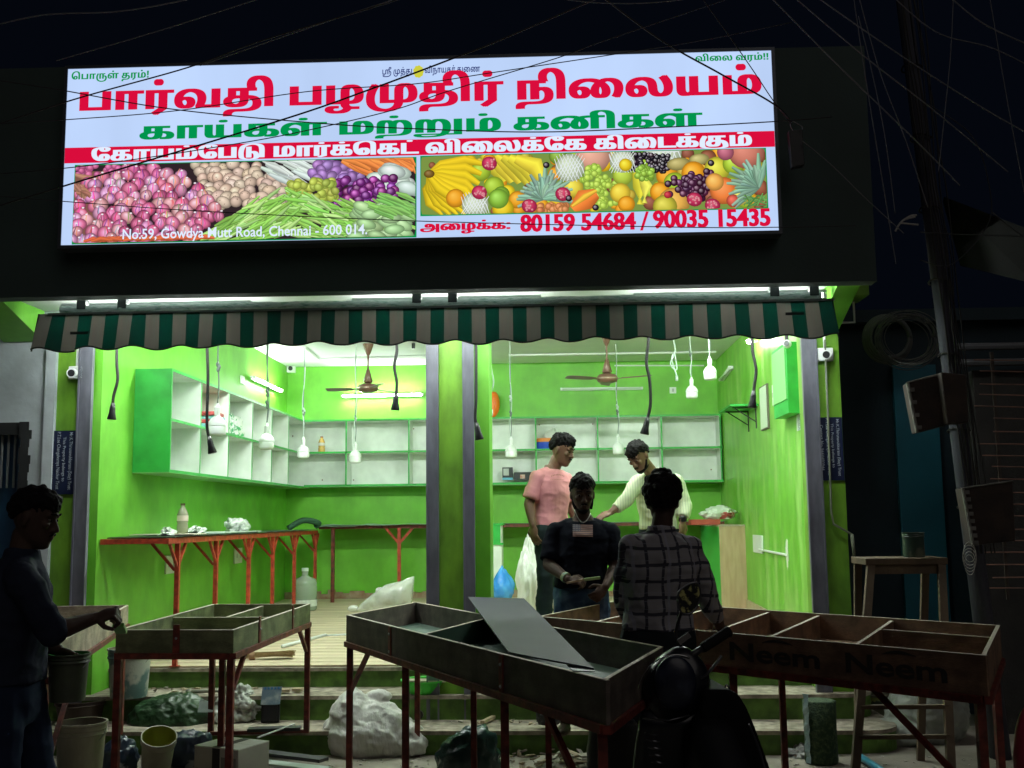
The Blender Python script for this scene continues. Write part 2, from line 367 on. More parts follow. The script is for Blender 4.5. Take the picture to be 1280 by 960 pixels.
GLYPHS={
3:(260,''),
6:(1199,'345,-137 9242,-137 9100,-86 9026,4 26,62 9026,91 9049,142 75,160 9089,170 9126,183 9182,189 223,189 990,189 990,90 234,90 9214,90 9189,88 9175,83 169,78 9157,67 157,50 9157,11 9255,-38 360,-38 373,-38 9474,-38 9615,9 9704,89 726,139 729,165 9735,185 9739,227 739,245 9739,302 9705,399 9631,465 572,475 9560,477 9536,478 524,478 9496,478 9447,463 9417,429 417,398 9417,366 9453,326 486,326 9515,326 9554,362 554,406 9554,443 9522,504 499,530 594,547 9611,532 9642,489 9663,432 663,394 9663,359 9642,300 9598,255 9528,231 479,231 9429,231 9345,266 9294,338 294,392 9294,456 9357,535 9464,572 529,572 9615,572 9743,519 9828,426 9870,310 870,248 9870,225 9864,182 860,161 859,128 9829,44 9691,-74 9489,-137 364,-137|982,-154 982,560 1117,560 1117,-154'),
18:(896,'287,-12 9215,-12 9105,28 9043,106 43,162 9043,217 9106,298 9244,343 356,343 562,343 9623,343 9705,333 9765,310 790,292 9819,271 9853,203 853,159 9853,79 9753,-11 659,-11 9636,-11 9576,-6 551,1 574,96 9588,92 9618,89 635,89 9678,89 9723,126 723,165 9723,193 9695,226 9648,243 9588,249 556,249 341,249 9302,249 9238,240 215,229 9195,218 9177,187 177,165 9177,125 9242,87 297,87 9337,87 9393,112 9424,176 424,233 424,461 269,461 269,302 147,286 147,560 744,560 744,461 557,461 557,237 9557,168 9530,88 506,60 9471,21 9359,-12'),
23:(732,'81,0 81,560 216,560 216,100 715,100 715,0'),
24:(1794,'269,-12 9204,-12 9104,43 9048,155 48,241 9048,340 9145,489 9325,572 450,572 9509,572 9607,557 9695,522 740,493 768,473 9835,420 9918,279 918,187 9918,125 9873,35 9787,-12 727,-12 9658,-12 9572,42 9532,132 532,187 9532,241 9562,341 9622,431 666,471 694,494 9749,534 9872,572 954,572 10006,572 10091,559 10169,527 1208,499 1235,477 10280,441 10344,352 10379,248 1379,187 10379,125 10334,35 10248,-12 1188,-12 10119,-12 10034,42 9994,132 994,187 9994,240 10024,340 10083,429 1124,465 1163,493 10199,516 10275,545 10381,560 1463,560 1777,560 1777,461 1628,461 1628,0 1492,0 1492,461 1444,461 10395,461 10329,455 10280,443 10239,422 1216,405 10185,385 10143,319 10121,239 1121,196 10121,136 10157,83 1184,83 10210,83 10239,114 10250,165 1250,194 10250,237 10224,324 10174,395 1137,417 10092,450 10001,471 954,471 9889,471 9799,441 766,417 9731,393 9683,325 9660,243 660,196 9660,138 9695,83 724,83 9749,83 9777,114 9789,165 789,194 9789,260 9728,376 670,412 9623,444 9513,471 449,471 9366,471 9249,419 9181,333 172,281 9171,269 9168,246 168,228 9168,176 9191,112 9236,84 266,84 9289,84 9322,103 9340,139 340,164 9340,204 9297,249 260,249 9218,249 9153,201 124,171 103,261 9139,296 9232,343 292,343 9371,343 9468,253 468,172 9468,115 9422,32 9334,-12'),
25:(893,'287,-12 9215,-12 9105,28 9043,106 43,162 9043,217 9106,298 9245,343 357,343 519,343 9617,343 9767,296 9853,189 853,97 9853,29 9798,-65 746,-100 9713,-122 9622,-152 9501,-166 421,-166 336,-166 9279,-166 9229,-177 213,-188 9197,-200 9179,-238 179,-270 9179,-282 9181,-303 182,-315 49,-321 9046,-301 9043,-259 43,-237 9043,-192 9078,-126 107,-106 9127,-92 9174,-74 9243,-67 294,-67 388,-67 9475,-67 9588,-53 9657,-25 679,-1 9699,19 9719,74 719,108 9719,153 9682,208 9620,238 9546,249 509,249 341,249 9302,249 9238,240 215,229 9195,218 9177,187 177,165 9177,126 9242,88 297,88 9337,88 9393,112 9424,176 424,233 424,461 269,461 269,302 147,286 147,560 745,560 745,461 557,461 557,237 9557,168 9530,88 506,60 9471,21 9359,-12'),
26:(868,'620,362 9681,362 9774,309 9826,206 826,129 9826,41 9768,-70 721,-103 9688,-126 9601,-154 9491,-166 419,-166 333,-166 9276,-166 9227,-177 211,-188 9195,-200 9177,-238 177,-270 9177,-282 9179,-303 180,-315 48,-321 9045,-301 9041,-259 41,-237 9041,-192 9077,-126 106,-106 9125,-92 9173,-74 9242,-67 292,-67 403,-67 9477,-67 9570,-55 9629,-28 650,-6 9669,13 9693,79 693,126 9693,171 9668,231 9622,262 589,262 9561,262 9516,244 496,228 494,328 9519,342 9582,362|81,0 81,560 657,560 657,461 506,461 506,0 371,0 371,461 216,461 216,0'),
27:(1332,'269,-12 9204,-12 9104,43 9048,155 48,241 9048,340 9145,489 9326,572 450,572 9509,572 9607,557 9695,522 740,493 769,472 9835,420 9918,278 918,187 9918,125 9873,35 9788,-12 728,-12 9659,-12 9572,42 9532,132 532,187 9532,241 9563,341 9622,429 661,464 701,493 9737,516 9813,545 9919,560 1000,560 1315,560 1315,461 1167,461 1167,0 1031,0 1031,461 982,461 9934,461 9867,455 9818,443 9777,422 755,405 9724,385 9681,319 9660,239 660,196 9660,136 9695,83 724,83 9749,83 9777,114 9789,165 789,194 9789,259 9728,376 670,412 9623,444 9513,471 449,471 9366,471 9249,419 9181,333 172,281 9171,269 9168,246 168,228 9168,176 9191,112 9236,84 266,84 9289,84 9322,103 9340,139 340,164 9340,204 9297,249 260,249 9218,249 9153,201 124,171 103,261 9139,296 9232,343 292,343 9371,343 9468,253 468,172 9468,115 9422,32 9334,-12'),
28:(820,'81,0 81,560 216,560 216,100 602,100 602,560 738,560 738,0'),
29:(919,'614,572 9703,572 9815,494 9868,356 868,268 9868,194 9834,92 797,60 9771,37 9705,11 9612,0 545,0 81,0 81,560 216,560 216,100 409,100 409,355 9409,417 9436,494 461,520 9487,546 9563,572|621,473 9607,473 9581,464 571,454 9557,440 9545,393 545,340 545,100 585,100 9641,100 9705,132 9732,207 732,269 9732,326 9710,418 9662,473'),
30:(1021,'366,0 366,560 501,560 501,100 804,100 804,560 940,560 940,0|253,-12 9210,-12 9150,12 129,34 9116,49 9094,89 9081,153 81,202 81,560 216,560 216,214 9216,175 9224,122 239,107 9247,98 9274,88 291,88 9319,88 9365,120 383,149 381,42 9358,19 9294,-12'),
31:(682,'292,-213 206,-133 380,31 380,461 216,461 216,0 81,0 81,560 665,560 665,461 516,461 516,0'),
33:(1095,'269,-12 9204,-12 9104,43 9048,156 48,241 9048,322 9103,446 9200,530 9326,572 397,572 9464,572 9569,542 609,507 9635,484 9670,419 9690,319 693,243 9695,214 9702,162 9719,122 735,108 9747,99 9778,88 798,88 9830,88 9877,117 9905,187 905,248 9905,299 9877,401 9827,498 792,539 906,608 9972,527 10040,352 1040,254 10040,173 9988,54 9877,-12 790,-12 9744,-12 9666,11 636,36 9602,64 9561,162 557,236 9555,273 9547,341 9529,398 512,419 9493,444 9432,471 386,471 9318,471 9220,409 9168,300 168,230 9168,177 9192,112 9236,84 266,84 9289,84 9322,103 9340,139 340,164 9340,204 9297,249 260,249 9219,249 9151,201 124,171 103,261 9139,296 9232,343 292,343 9370,343 9468,253 468,172 9468,115 9422,32 9334,-12'),
35:(919,'614,572 9703,572 9815,494 9868,356 868,268 9868,194 9834,92 797,60 9771,37 9705,11 9612,0 545,0 81,0 81,560 216,560 216,100 409,100 409,355 9409,417 9436,494 461,520 9487,546 9563,572|621,473 9607,473 9581,464 571,454 9557,440 9545,393 545,340 545,100 585,100 9641,100 9705,132 9732,207 732,269 9732,326 9710,418 9662,473|226,-47 9246,-47 9287,-50 305,-53 298,-146 9288,-144 9261,-143 245,-143 9217,-143 9180,-160 180,-180 9180,-199 9208,-217 9251,-224 274,-224 300,-224 9346,-224 9411,-203 9458,-162 473,-131 9480,-118 9508,-99 9557,-88 595,-88 683,-113 9640,-122 9601,-149 591,-170 9569,-221 9493,-289 9385,-321 308,-321 274,-321 9221,-321 9130,-298 103,-279 9083,-265 9050,-215 50,-179 9050,-118 9143,-47|561,-180 550,-169 9511,-160 9449,-122 9412,-52 410,1 542,2 9542,-23 9559,-60 579,-69 9593,-76 9630,-81 661,-81 771,-81 771,-180'),
36:(1121,'269,-12 9204,-12 9104,43 9048,156 48,241 9048,349 9140,496 9297,572 394,572 9482,572 9606,526 9684,445 9719,341 719,283 9719,231 9698,140 681,100 904,100 904,560 1039,560 1039,0 542,0 537,77 9557,111 9583,207 583,267 9583,332 9537,423 9449,471 384,471 9316,471 9219,406 9168,297 168,231 9168,177 9192,112 9236,84 266,84 9289,84 9322,103 9340,139 340,164 9340,205 9297,249 260,249 9218,249 9151,201 124,171 103,261 9139,296 9232,343 292,343 9370,343 9468,253 468,172 9468,115 9422,32 9334,-12'),
41:(682,'81,0 81,560 665,560 665,461 516,461 516,0 380,0 380,461 216,461 216,0'),
42:(298,'-81,849 8992,849 9100,806 134,771 9157,748 9194,677 9216,563 216,473 216,0 81,0 81,439 9081,515 9070,617 9045,686 22,709 9003,730 8952,751 -79,751 8878,751 8825,718 8801,667 -199,638 8801,610 8818,546 -165,515 -301,515 8686,540 8671,605 -329,636 8671,692 8713,773 8784,824 8873,849'),
46:(968,'409,-12 9327,-12 9196,44 9103,150 9055,297 55,388 9055,496 9127,666 9254,786 9423,849 519,849 9594,849 9716,816 765,778 9807,747 9860,660 9886,529 886,429 886,0 751,0 751,383 9751,440 9742,552 9714,649 684,681 9654,717 9570,747 514,747 9455,747 9338,705 9242,618 9185,479 185,381 9185,317 9207,219 9245,146 9297,101 328,91 356,91 9372,88 9407,84 424,84 9479,84 9525,143 525,184 9525,219 9487,272 448,272 9415,272 9370,229 370,184 9370,147 9395,82 415,62 307,58 9291,78 9255,147 255,194 9255,244 9298,322 9387,369 455,369 9520,369 9607,321 9652,238 652,186 9652,120 9591,32 9483,-12'),
47:(770,'475,-12 9383,-12 9227,44 9112,153 9049,314 49,419 9049,522 9115,682 9237,793 9402,849 500,849 9577,849 9687,805 9746,721 746,658 9746,606 9699,525 9612,479 549,479 9488,479 9404,523 9360,601 360,650 9360,697 9390,755 410,776 519,772 9500,754 9475,694 475,659 9475,614 9517,575 547,575 9584,575 9618,622 618,657 9618,683 9595,727 9546,753 504,753 9497,753 9464,751 444,747 9393,741 9298,696 9223,613 9179,495 179,416 9179,338 9221,221 9294,140 9386,95 436,89 9450,87 9477,84 493,84 9531,84 9581,109 9606,155 606,186 9606,222 9572,272 534,272 9503,272 9461,229 461,184 9461,147 9486,82 507,62 396,58 9373,84 9346,142 346,193 9346,241 9389,321 9473,368 537,368 9601,368 9689,319 9733,238 733,187 9733,121 9671,32 9555,-12'),
48:(1260,'270,-12 9205,-12 9104,43 9048,155 48,241 9048,340 9145,489 9326,572 450,572 9509,572 9607,557 9694,523 739,494 767,475 9834,422 9918,279 918,187 9918,125 9873,35 9788,-12 728,-12 9659,-12 9573,42 9532,132 532,187 9532,244 9564,345 9621,433 658,470 683,489 9734,531 9850,572 910,572 10016,572 10145,493 10205,360 1205,282 10205,219 10178,110 10138,21 1116,-12 1004,45 10031,86 10069,197 1069,274 10069,336 10028,424 9951,471 897,471 9856,471 9790,449 758,422 9727,398 9683,331 9660,245 660,193 9660,135 9695,83 724,83 9749,83 9778,114 9789,165 789,194 9789,260 9728,376 670,412 9623,444 9512,471 449,471 9366,471 9249,419 9181,333 172,281 9171,269 9168,246 168,228 9168,176 9191,112 9236,84 266,84 9290,84 9322,103 9340,139 340,164 9340,204 9297,249 260,249 9218,249 9153,201 124,171 103,261 9139,296 9232,343 292,343 9371,343 9468,253 468,172 9468,115 9422,32 9335,-12'),
77:(896,'287,-12 9215,-12 9105,28 9043,106 43,162 9043,217 9106,298 9244,343 356,343 562,343 9623,343 9705,333 9765,310 790,292 9819,271 9853,203 853,159 9853,79 9753,-11 659,-11 9636,-11 9576,-6 551,1 574,96 9588,92 9618,89 635,89 9678,89 9723,126 723,165 9723,193 9695,226 9648,243 9588,249 556,249 341,249 9302,249 9238,240 215,229 9195,218 9177,187 177,165 9177,125 9242,87 297,87 9337,87 9393,112 9424,176 424,233 424,461 269,461 269,302 147,286 147,560 744,560 744,461 557,461 557,237 9557,168 9530,88 506,60 9471,21 9359,-12|469,665 9435,665 9390,710 390,745 9390,779 9435,825 469,825 9503,825 9547,779 547,745 9547,710 9503,665'),
82:(732,'81,0 81,560 216,560 216,100 715,100 715,0|389,665 9355,665 9311,710 311,745 9311,779 9355,825 389,825 9423,825 9468,779 468,745 9468,710 9423,665'),
84:(893,'287,-12 9215,-12 9105,28 9043,106 43,162 9043,217 9106,298 9245,343 357,343 519,343 9617,343 9767,296 9853,189 853,97 9853,29 9798,-65 746,-100 9713,-122 9622,-152 9501,-166 421,-166 336,-166 9279,-166 9229,-177 213,-188 9197,-200 9179,-238 179,-270 9179,-282 9181,-303 182,-315 49,-321 9046,-301 9043,-259 43,-237 9043,-192 9078,-126 107,-106 9127,-92 9174,-74 9243,-67 294,-67 388,-67 9475,-67 9588,-53 9657,-25 679,-1 9699,19 9719,74 719,108 9719,153 9682,208 9620,238 9546,249 509,249 341,249 9302,249 9238,240 215,229 9195,218 9177,187 177,165 9177,126 9242,88 297,88 9337,88 9393,112 9424,176 424,233 424,461 269,461 269,302 147,286 147,560 745,560 745,461 557,461 557,237 9557,168 9530,88 506,60 9471,21 9359,-12|472,665 9438,665 9393,710 393,745 9393,779 9438,825 472,825 9506,825 9550,779 550,745 9550,710 9506,665'),
88:(919,'614,572 9703,572 9815,494 9868,356 868,268 9868,194 9834,92 797,60 9771,37 9705,11 9612,0 545,0 81,0 81,560 216,560 216,100 409,100 409,355 9409,417 9436,494 461,520 9487,546 9563,572|621,473 9607,473 9581,464 571,454 9557,440 9545,393 545,340 545,100 585,100 9641,100 9705,132 9732,207 732,269 9732,326 9710,418 9662,473|460,665 9426,665 9381,710 381,745 9381,779 9426,825 460,825 9494,825 9538,779 538,745 9538,710 9494,665'),
89:(1021,'366,0 366,560 501,560 501,100 804,100 804,560 940,560 940,0|253,-12 9210,-12 9150,12 129,34 9116,49 9094,89 9081,153 81,202 81,560 216,560 216,214 9216,175 9224,122 239,107 9247,98 9274,88 291,88 9319,88 9365,120 383,149 381,42 9358,19 9294,-12|510,665 9476,665 9431,710 431,745 9431,779 9476,825 510,825 9544,825 9588,779 588,745 9588,710 9544,665'),
90:(682,'292,-213 206,-133 380,31 380,461 216,461 216,0 81,0 81,560 665,560 665,461 516,461 516,0|341,665 9307,665 9262,710 262,745 9262,779 9307,825 341,825 9375,825 9419,779 419,745 9419,710 9375,665'),
91:(949,'628,572 9714,572 9834,492 9895,344 895,240 9895,118 9833,-38 777,-83 9737,-115 9635,-152 9511,-166 438,-166 331,-166 9274,-166 9225,-177 209,-188 9193,-200 9175,-238 175,-270 9175,-282 9177,-303 178,-315 46,-321 9043,-301 9039,-259 39,-237 9039,-192 9075,-126 104,-106 9123,-92 9171,-74 9240,-67 290,-67 417,-67 9505,-67 9634,-42 9718,23 9758,144 758,239 9758,324 9722,426 9659,473 619,473 9594,473 9553,457 538,439 9520,417 9508,359 508,311 508,0 372,0 372,307 9372,361 9365,424 351,444 9342,457 9315,473 294,473 9274,473 9244,458 236,444 9222,424 9214,361 214,308 214,0 79,0 79,333 9079,382 9092,454 9119,505 139,524 9165,549 9234,572 272,572 9323,572 9393,545 9445,488 468,441 421,452 9443,488 9498,542 9574,572|474,665 9440,665 9395,710 395,745 9395,779 9440,825 474,825 9508,825 9552,779 552,745 9552,710 9508,665'),
93:(1153,'269,-12 9204,-12 9104,43 9048,156 48,242 9048,323 9101,446 9194,530 9315,572 382,572 9433,572 9514,553 9587,515 625,487 575,373 9541,416 9446,471 378,471 9316,471 9221,411 9168,303 168,231 9168,177 9192,112 9236,83 266,83 9289,83 9322,102 9340,138 340,164 9340,205 9296,249 260,249 9218,249 9151,201 124,171 103,261 9139,296 9232,343 292,343 9370,343 9468,253 468,172 9468,115 9422,32 9334,-12|561,0 561,445 580,482 580,560 1136,560 1136,461 987,461 987,0 851,0 851,461 697,461 697,0|576,665 9542,665 9498,710 498,745 9498,779 9542,825 576,825 9610,825 9655,779 655,745 9655,710 9610,665'),
102:(1151,'545,-12 9474,-12 9364,28 9302,106 302,162 9302,217 9364,298 9503,343 615,343 753,343 9851,343 9987,294 10071,211 10109,105 1109,49 10109,-34 10055,-157 9959,-243 9833,-297 9689,-321 614,-321 587,-321 9466,-321 9288,-267 9166,-174 9091,-55 9058,75 58,139 58,160 9058,242 9096,389 9159,516 193,569 300,505 9266,455 9215,343 9188,226 188,170 188,147 9188,71 9233,-61 9330,-161 9484,-218 592,-218 599,-218 9686,-218 9823,-186 9920,-120 9971,-21 971,47 9971,117 9910,206 9805,249 737,249 599,249 9561,249 9496,240 473,229 9454,218 9435,188 435,165 9435,125 9501,88 555,88 9595,88 9652,112 9683,176 683,233 683,461 527,461 527,282 405,266 405,560 1003,560 1003,461 813,461 813,237 9813,168 9788,88 764,60 9728,21 9617,-12'),
116:(1118,'463,-309 9357,-309 9205,-232 9107,-92 9061,99 61,214 61,232 9061,340 9106,529 9195,682 9326,790 9497,849 602,849 9696,849 9838,807 891,765 9928,736 9983,662 10019,563 10037,432 1037,346 1037,0 901,0 901,322 9901,399 9885,534 9841,643 799,680 9766,710 9666,746 597,746 9532,746 9411,706 9309,624 9233,498 9191,326 191,215 9191,91 9233,-73 9308,-167 9406,-206 461,-206 9526,-206 9612,-166 9661,-93 9683,2 683,56 9683,121 9658,198 9613,232 581,232 9548,232 9495,201 467,178 463,280 9487,300 9563,332 607,332 9671,332 9766,273 9819,152 819,58 9819,-40 9766,-179 9670,-267 9541,-309|372,0 372,560 508,560 508,0'),
122:(1180,'287,-12 9216,-12 9105,28 9043,106 43,162 9043,217 9106,298 9245,343 357,343 532,343 9587,343 9697,315 9789,249 9844,140 844,57 9844,13 9822,-75 800,-114 791,-146 9752,-202 9627,-280 9454,-321 343,-321 329,-321 9246,-321 9112,-288 9033,-216 33,-159 9033,-135 9052,-99 69,-87 9085,-76 9130,-67 184,-67 1005,-67 1049,-166 723,-166 662,-158 191,-158 9175,-158 9157,-165 157,-177 9157,-199 9241,-228 325,-228 349,-228 9426,-228 9539,-209 9621,-172 652,-145 665,-107 9682,-81 9702,-29 9710,25 710,53 9710,123 9660,209 9566,249 500,249 341,249 9302,249 9238,240 215,229 9195,218 9177,187 177,165 9177,126 9242,88 297,88 9337,88 9393,112 9424,175 424,233 424,461 269,461 269,301 147,286 147,560 744,560 744,461 556,461 556,237 9556,168 9530,87 506,60 9471,21 9359,-12|963,-166 963,560 1098,560 1098,-166'),
134:(1211,'457,-296 9357,-296 9207,-233 9108,-117 9058,40 58,135 58,153 9058,233 9099,386 9163,520 195,569 307,508 9248,421 9188,227 188,140 188,125 9188,54 9219,-63 9286,-147 9389,-193 461,-193 9542,-193 9644,-138 9696,-40 703,25 835,21 9826,-81 9731,-222 9569,-296|905,572 9994,572 10106,494 10159,356 1159,268 10159,194 10125,92 1088,60 10062,37 9997,11 9905,0 837,0 372,0 372,560 508,560 508,100 701,100 701,355 9701,417 9727,494 752,520 9778,546 9854,572|913,473 9899,473 9872,464 862,454 9848,440 9836,393 836,340 836,100 876,100 9932,100 9997,132 10023,207 1023,269 10023,326 10002,418 9953,473'),
140:(1148,'899,332 9960,332 10052,279 10105,171 1105,91 10105,-19 10026,-176 9887,-274 9706,-321 604,-321 581,-321 9485,-321 9321,-280 9193,-201 9105,-89 9058,55 58,141 58,163 9058,242 9097,387 9160,515 195,569 304,508 9250,430 9188,255 188,173 188,144 9188,69 9232,-63 9327,-162 9480,-218 589,-218 613,-218 9722,-218 9881,-151 9969,-14 969,88 9969,137 9946,201 9901,232 868,232 9838,232 9785,205 755,179 751,281 9776,300 9850,332|369,0 369,560 945,560 945,461 795,461 795,0 659,0 659,461 504,461 504,0'),
143:(1250,'628,572 9714,572 9834,492 9895,344 895,240 9895,125 9847,-42 805,-111 803,-136 9731,-233 9499,-321 344,-321 326,-321 9244,-321 9111,-288 9033,-216 33,-159 9033,-135 9051,-99 69,-87 9085,-76 9130,-67 184,-67 1074,-67 1074,-166 736,-166 670,-158 191,-158 9175,-158 9157,-165 157,-177 9157,-199 9241,-228 324,-228 338,-228 9459,-228 9618,-180 674,-117 681,-77 9706,-40 9741,60 9758,176 758,239 9758,324 9722,426 9659,473 619,473 9594,473 9553,457 538,439 9520,417 9508,359 508,311 508,0 372,0 372,307 9372,361 9365,424 351,444 9342,457 9315,473 294,473 9274,473 9244,458 236,444 9222,424 9214,361 214,309 214,0 79,0 79,333 9079,382 9092,454 9119,505 139,524 9165,549 9234,572 273,572 9323,572 9393,545 9445,488 468,441 421,452 9443,488 9498,542 9574,572|1033,-166 1033,560 1168,560 1168,-166'),
163:(1638,'1390,362 10450,362 10542,310 10594,209 1594,135 10594,48 10536,-85 10433,-183 1363,-218 10280,-259 10077,-304 9858,-321 749,-321 630,-321 9538,-321 9382,-314 9262,-294 218,-277 9171,-257 9121,-197 121,-154 9121,-117 9162,-62 9252,-31 326,-31 9375,-31 9481,-42 519,-52 500,-148 9479,-143 9419,-134 9359,-129 338,-129 9291,-129 9251,-144 251,-161 9251,-174 9288,-195 9379,-211 9540,-219 663,-219 728,-219 9805,-219 9966,-210 10121,-188 10257,-147 1309,-116 10381,-76 10460,46 1460,132 10460,193 10407,262 1360,262 10323,262 10271,231 1243,207 1238,310 10269,331 10340,362|81,0 81,560 216,560 216,100 558,100 558,333 9558,382 9571,454 9598,505 618,524 9644,549 9712,572 746,572 9787,572 9844,548 863,527 863,560 1428,560 1428,461 1276,461 1276,0 1141,0 1141,461 987,461 987,0 851,0 851,334 9851,373 9839,436 9805,473 773,473 9753,473 9723,458 714,444 9701,424 9693,361 693,308 693,0|1419,849 10524,849 10618,772 1618,712 10618,650 10537,582 1463,582 10384,582 10309,651 1309,707 10309,736 10341,804 1370,831 1446,805 10429,783 10403,741 1403,714 10403,697 10415,673 10441,662 1459,662 10485,662 10509,690 1509,710 10509,740 10460,761 1423,761 10406,761 10374,758 1353,753 10303,742 10245,672 1245,621 10245,596 10256,555 1266,536 1155,519 10144,543 10132,596 1132,628 10132,668 10165,747 10233,811 10342,849'),
170:(298,'97,229 72,714 227,714 202,229|149,-13 9115,-13 9068,25 68,67 9068,110 9114,147 149,147 9183,147 9229,110 229,67 9229,25 9182,-13'),
193:(281,'141,-13 9107,-13 9060,25 60,67 9060,111 9107,147 141,147 9175,147 9221,112 221,67 9221,25 9175,-13|141,395 9107,395 9060,433 60,475 9060,519 9107,555 141,555 9175,555 9221,520 221,475 9221,433 9175,395'),
}
LINES=[[46, 28, 41, 140, 93, 3, 25, 31, 88, 170], [163, 3, 134, 84, 122], [36, 42, 26, 41, 30, 18, 90, 3, 122, 48, 24], [36, 42, 48, 33, 3, 36, 31, 88, 170, 170], [28, 41, 90, 36, 25, 42, 3, 28, 35, 134, 25, 42, 90, 3, 26, 42, 48, 33, 30, 88], [18, 41, 89, 18, 93, 3, 29, 91, 143, 88, 3, 18, 27, 42, 18, 93], [47, 18, 41, 30, 88, 47, 28, 116, 3, 29, 41, 90, 77, 46, 18, 82, 3, 36, 42, 48, 33, 77, 47, 18, 3, 18, 42, 48, 23, 77, 102, 88], [6, 48, 35, 77, 18, 193]]
# ============================================================ THE SETTING
# street
g = MB(); g.add([(-60, -40, -.002), (60, -40, -.002), (60, 60, -.002), (-60, 60, -.002)], [(0, 1, 2, 3)])
tag(g.build('ground', CONC), kind='structure')
# rubbish-strewn concrete apron in front of the shop, uneven sheet
N = 70; M_ = 40; V = []; F = []
for j in range(M_+1):
    for i in range(N+1):
        x = -6+12*i/N; y = -6.5+7*j/M_
        V.append((x, y, .006+.012*(noise.fractal(Vector((x*1.3, y*1.3, 0)), 1, 2, 4)+.3)))
for j in range(M_):
    for i in range(N): a = j*(N+1)+i; F.append((a, a+1, a+N+2, a+N+1))
g = MB(); g.add(V, F)
tag(g.build('pavement', CONC, smooth=True), kind='structure')

# shop building
SB = thing('shop_building', 'lime green open fronted shop under a dark fascia with a lit signboard', 'shop', (-.6, 0, 0))
b = MB(); b.box((LX-.17, .3, 0), (LX, BY, CEIL)); b.build('side_wall', GREEN, SB)
b = MB(); b.box((RX, .301, 0), (RX+.012, BY, CEIL)); b.build('side_wall', GREEN_R, SB)
b = MB(); b.box((LX-.17, BY, 0), (RX+.2, BY+.2, CEIL)); b.build('back_wall', GREEN, SB)
b = MB(); b.box((LX-.17, .1, CEIL), (RX+.2, BY+.2, CEIL+.15)); b.build('ceiling', SOFF, SB)
b = MB(); b.box((-4.9, -.02, 3.20), (RX, .1, 4.4)); b.build('lintel_wall', GREEN_O, SB)
b = MB(); b.box((-3.64, 0, 0), (-3.40, .3, 3.128)); tag(b.build('pilaster', GREEN_O, SB), 'left green end pilaster carrying a camera')
b = MB(); b.box((-3.40, .06, 0), (LX, .3, 3.05)); b.build('wall_return', GREEN, SB)
b = MB(); b.box((1.90, 0, 0), (RX, .3, 3.128)); b.box((1.86, .04, 0), (1.90, .3, 3.128)); tag(b.build('pilaster', GREEN_O, SB), 'right green end pilaster with a pipe running down it')
b = MB(); b.box((-.84, 0, 0), (-.60, .1, 3.128)); b.build('pillar', GREEN_O, SB)
b = MB(); b.box((-.84, .1, 0), (-.45, .5, 3.5)); b.build('pillar_core', GREEN, SB)
for x0, x1 in ((-3.47, -3.365), (-.90, -.81), (-.635, -.552), (1.815, 1.925)):
    b = MB(); b.box((x0, -.035, .02), (x1, -.002, 3.12))
    b.box((x1-.012, -.043, .02), (x1, -.035, 3.12)); b.box((x0, -.043, .02), (x0+.012, -.035, 3.12))
    b.build('shutter_guide', STEEL, SB)
b = MB(); b.box((-4.9, -.85, 3.13), (RX, 0, 3.20)); b.build('soffit', SOFF, SB)
b = MB(); b.box((-5.4, -.98, 3.03), (RX, -.85, 4.60)); b.build('fascia', DARKF, SB)
b = MB(); b.box((-5.4, -.85, 4.48), (RX, .1, 4.58)); b.build('roof_slab', DARKF, SB)
b = MB(); b.box((RX-.14, -.85, 3.20), (RX-.01, -.02, 4.48)); b.build('fascia_return', DARKF, SB)
# green brackets under the slab ends
for x0, x1, s in ((1.93, 2.08, 1), (-4.05, -3.75, -1)):
    b = MB(); V = [(x0, -.80, 3.128), (x0, -.02, 3.128), (x0, -.02, 2.86 if s > 0 else 2.9), (x1, -.80, 3.128), (x1, -.02, 3.128), (x1, -.02, 2.86 if s > 0 else 2.9)]
    b.add(V, [(0, 1, 2), (5, 4, 3), (0, 3, 4, 1), (1, 4, 5, 2), (2, 5, 3, 0)])
    b.build('bracket', GREEN, SB)
b = MB(); b.tube([(2.20, -.05, 3.10), (2.20, -.05, 2.93), (2.02, -.05, 2.93)], .009, 6); b.build('conduit', WHT, SB)
b = MB(); b.box((2.09, -.3, 3.08), (2.24, 0, 3.18)); b.build('slab_stub', GREEN_O, SB)

# floor with wood-look planks
fl = MB(); fl.add([(LX, .37, fz(.37)-.0022), (RX, .37, fz(.37)-.0022), (RX, BY, fz(BY)-.0022), (LX, BY, fz(BY)-.0022)], [(0, 1, 2, 3)])
FLOOR = tag(fl.build('floor', mat('floor_grout', (.55, .45, .32), .8)), kind='structure')
FLOOR['org'] = list(FLOOR['org'])
PK = [mat('wood_tile_a', (.68, .56, .40), .45, (.54, .43, .29), ns=4, nd=8, stretch=(.5, 7, 1), bump=.05, rvar=.2),
      mat('wood_tile_b', (.73, .61, .44), .45, (.58, .46, .31), ns=5, nd=8, stretch=(.5, 8, 1), bump=.05, rvar=.2),
      mat('wood_tile_c', (.64, .53, .38), .5, (.50, .40, .27), ns=4, nd=8, stretch=(.5, 7, 1), bump=.05, rvar=.2)]
random.seed(4)
pw, pl = .178, 1.08
pm = []
for k in range(3):
    q = MB(); q.box((0, 0, -.012), (pl-.003, pw-.003, 0)); me = q.mesh('plank', PK[k]); pm.append(me)
y = .375; r = 0
while y < BY:
    x = LX - (r % 3)*.36
    while x < RX:
        a = max(x, LX); e = min(x+pl, RX)
        if e-a > .05:
            o = bpy.data.objects.new('plank', pm[random.randrange(3)]); COL.objects.link(o)
            o.parent = FLOOR
            o.location = Vector((a, y, fz(y)+random.uniform(-.0006, .0006)))-Vector(FLOOR['org'])
            o.scale = ((e-a)/pl, 1 if y+pw < BY else (BY-y)/pw, 1)
        x += pl
    y += pw; r += 1

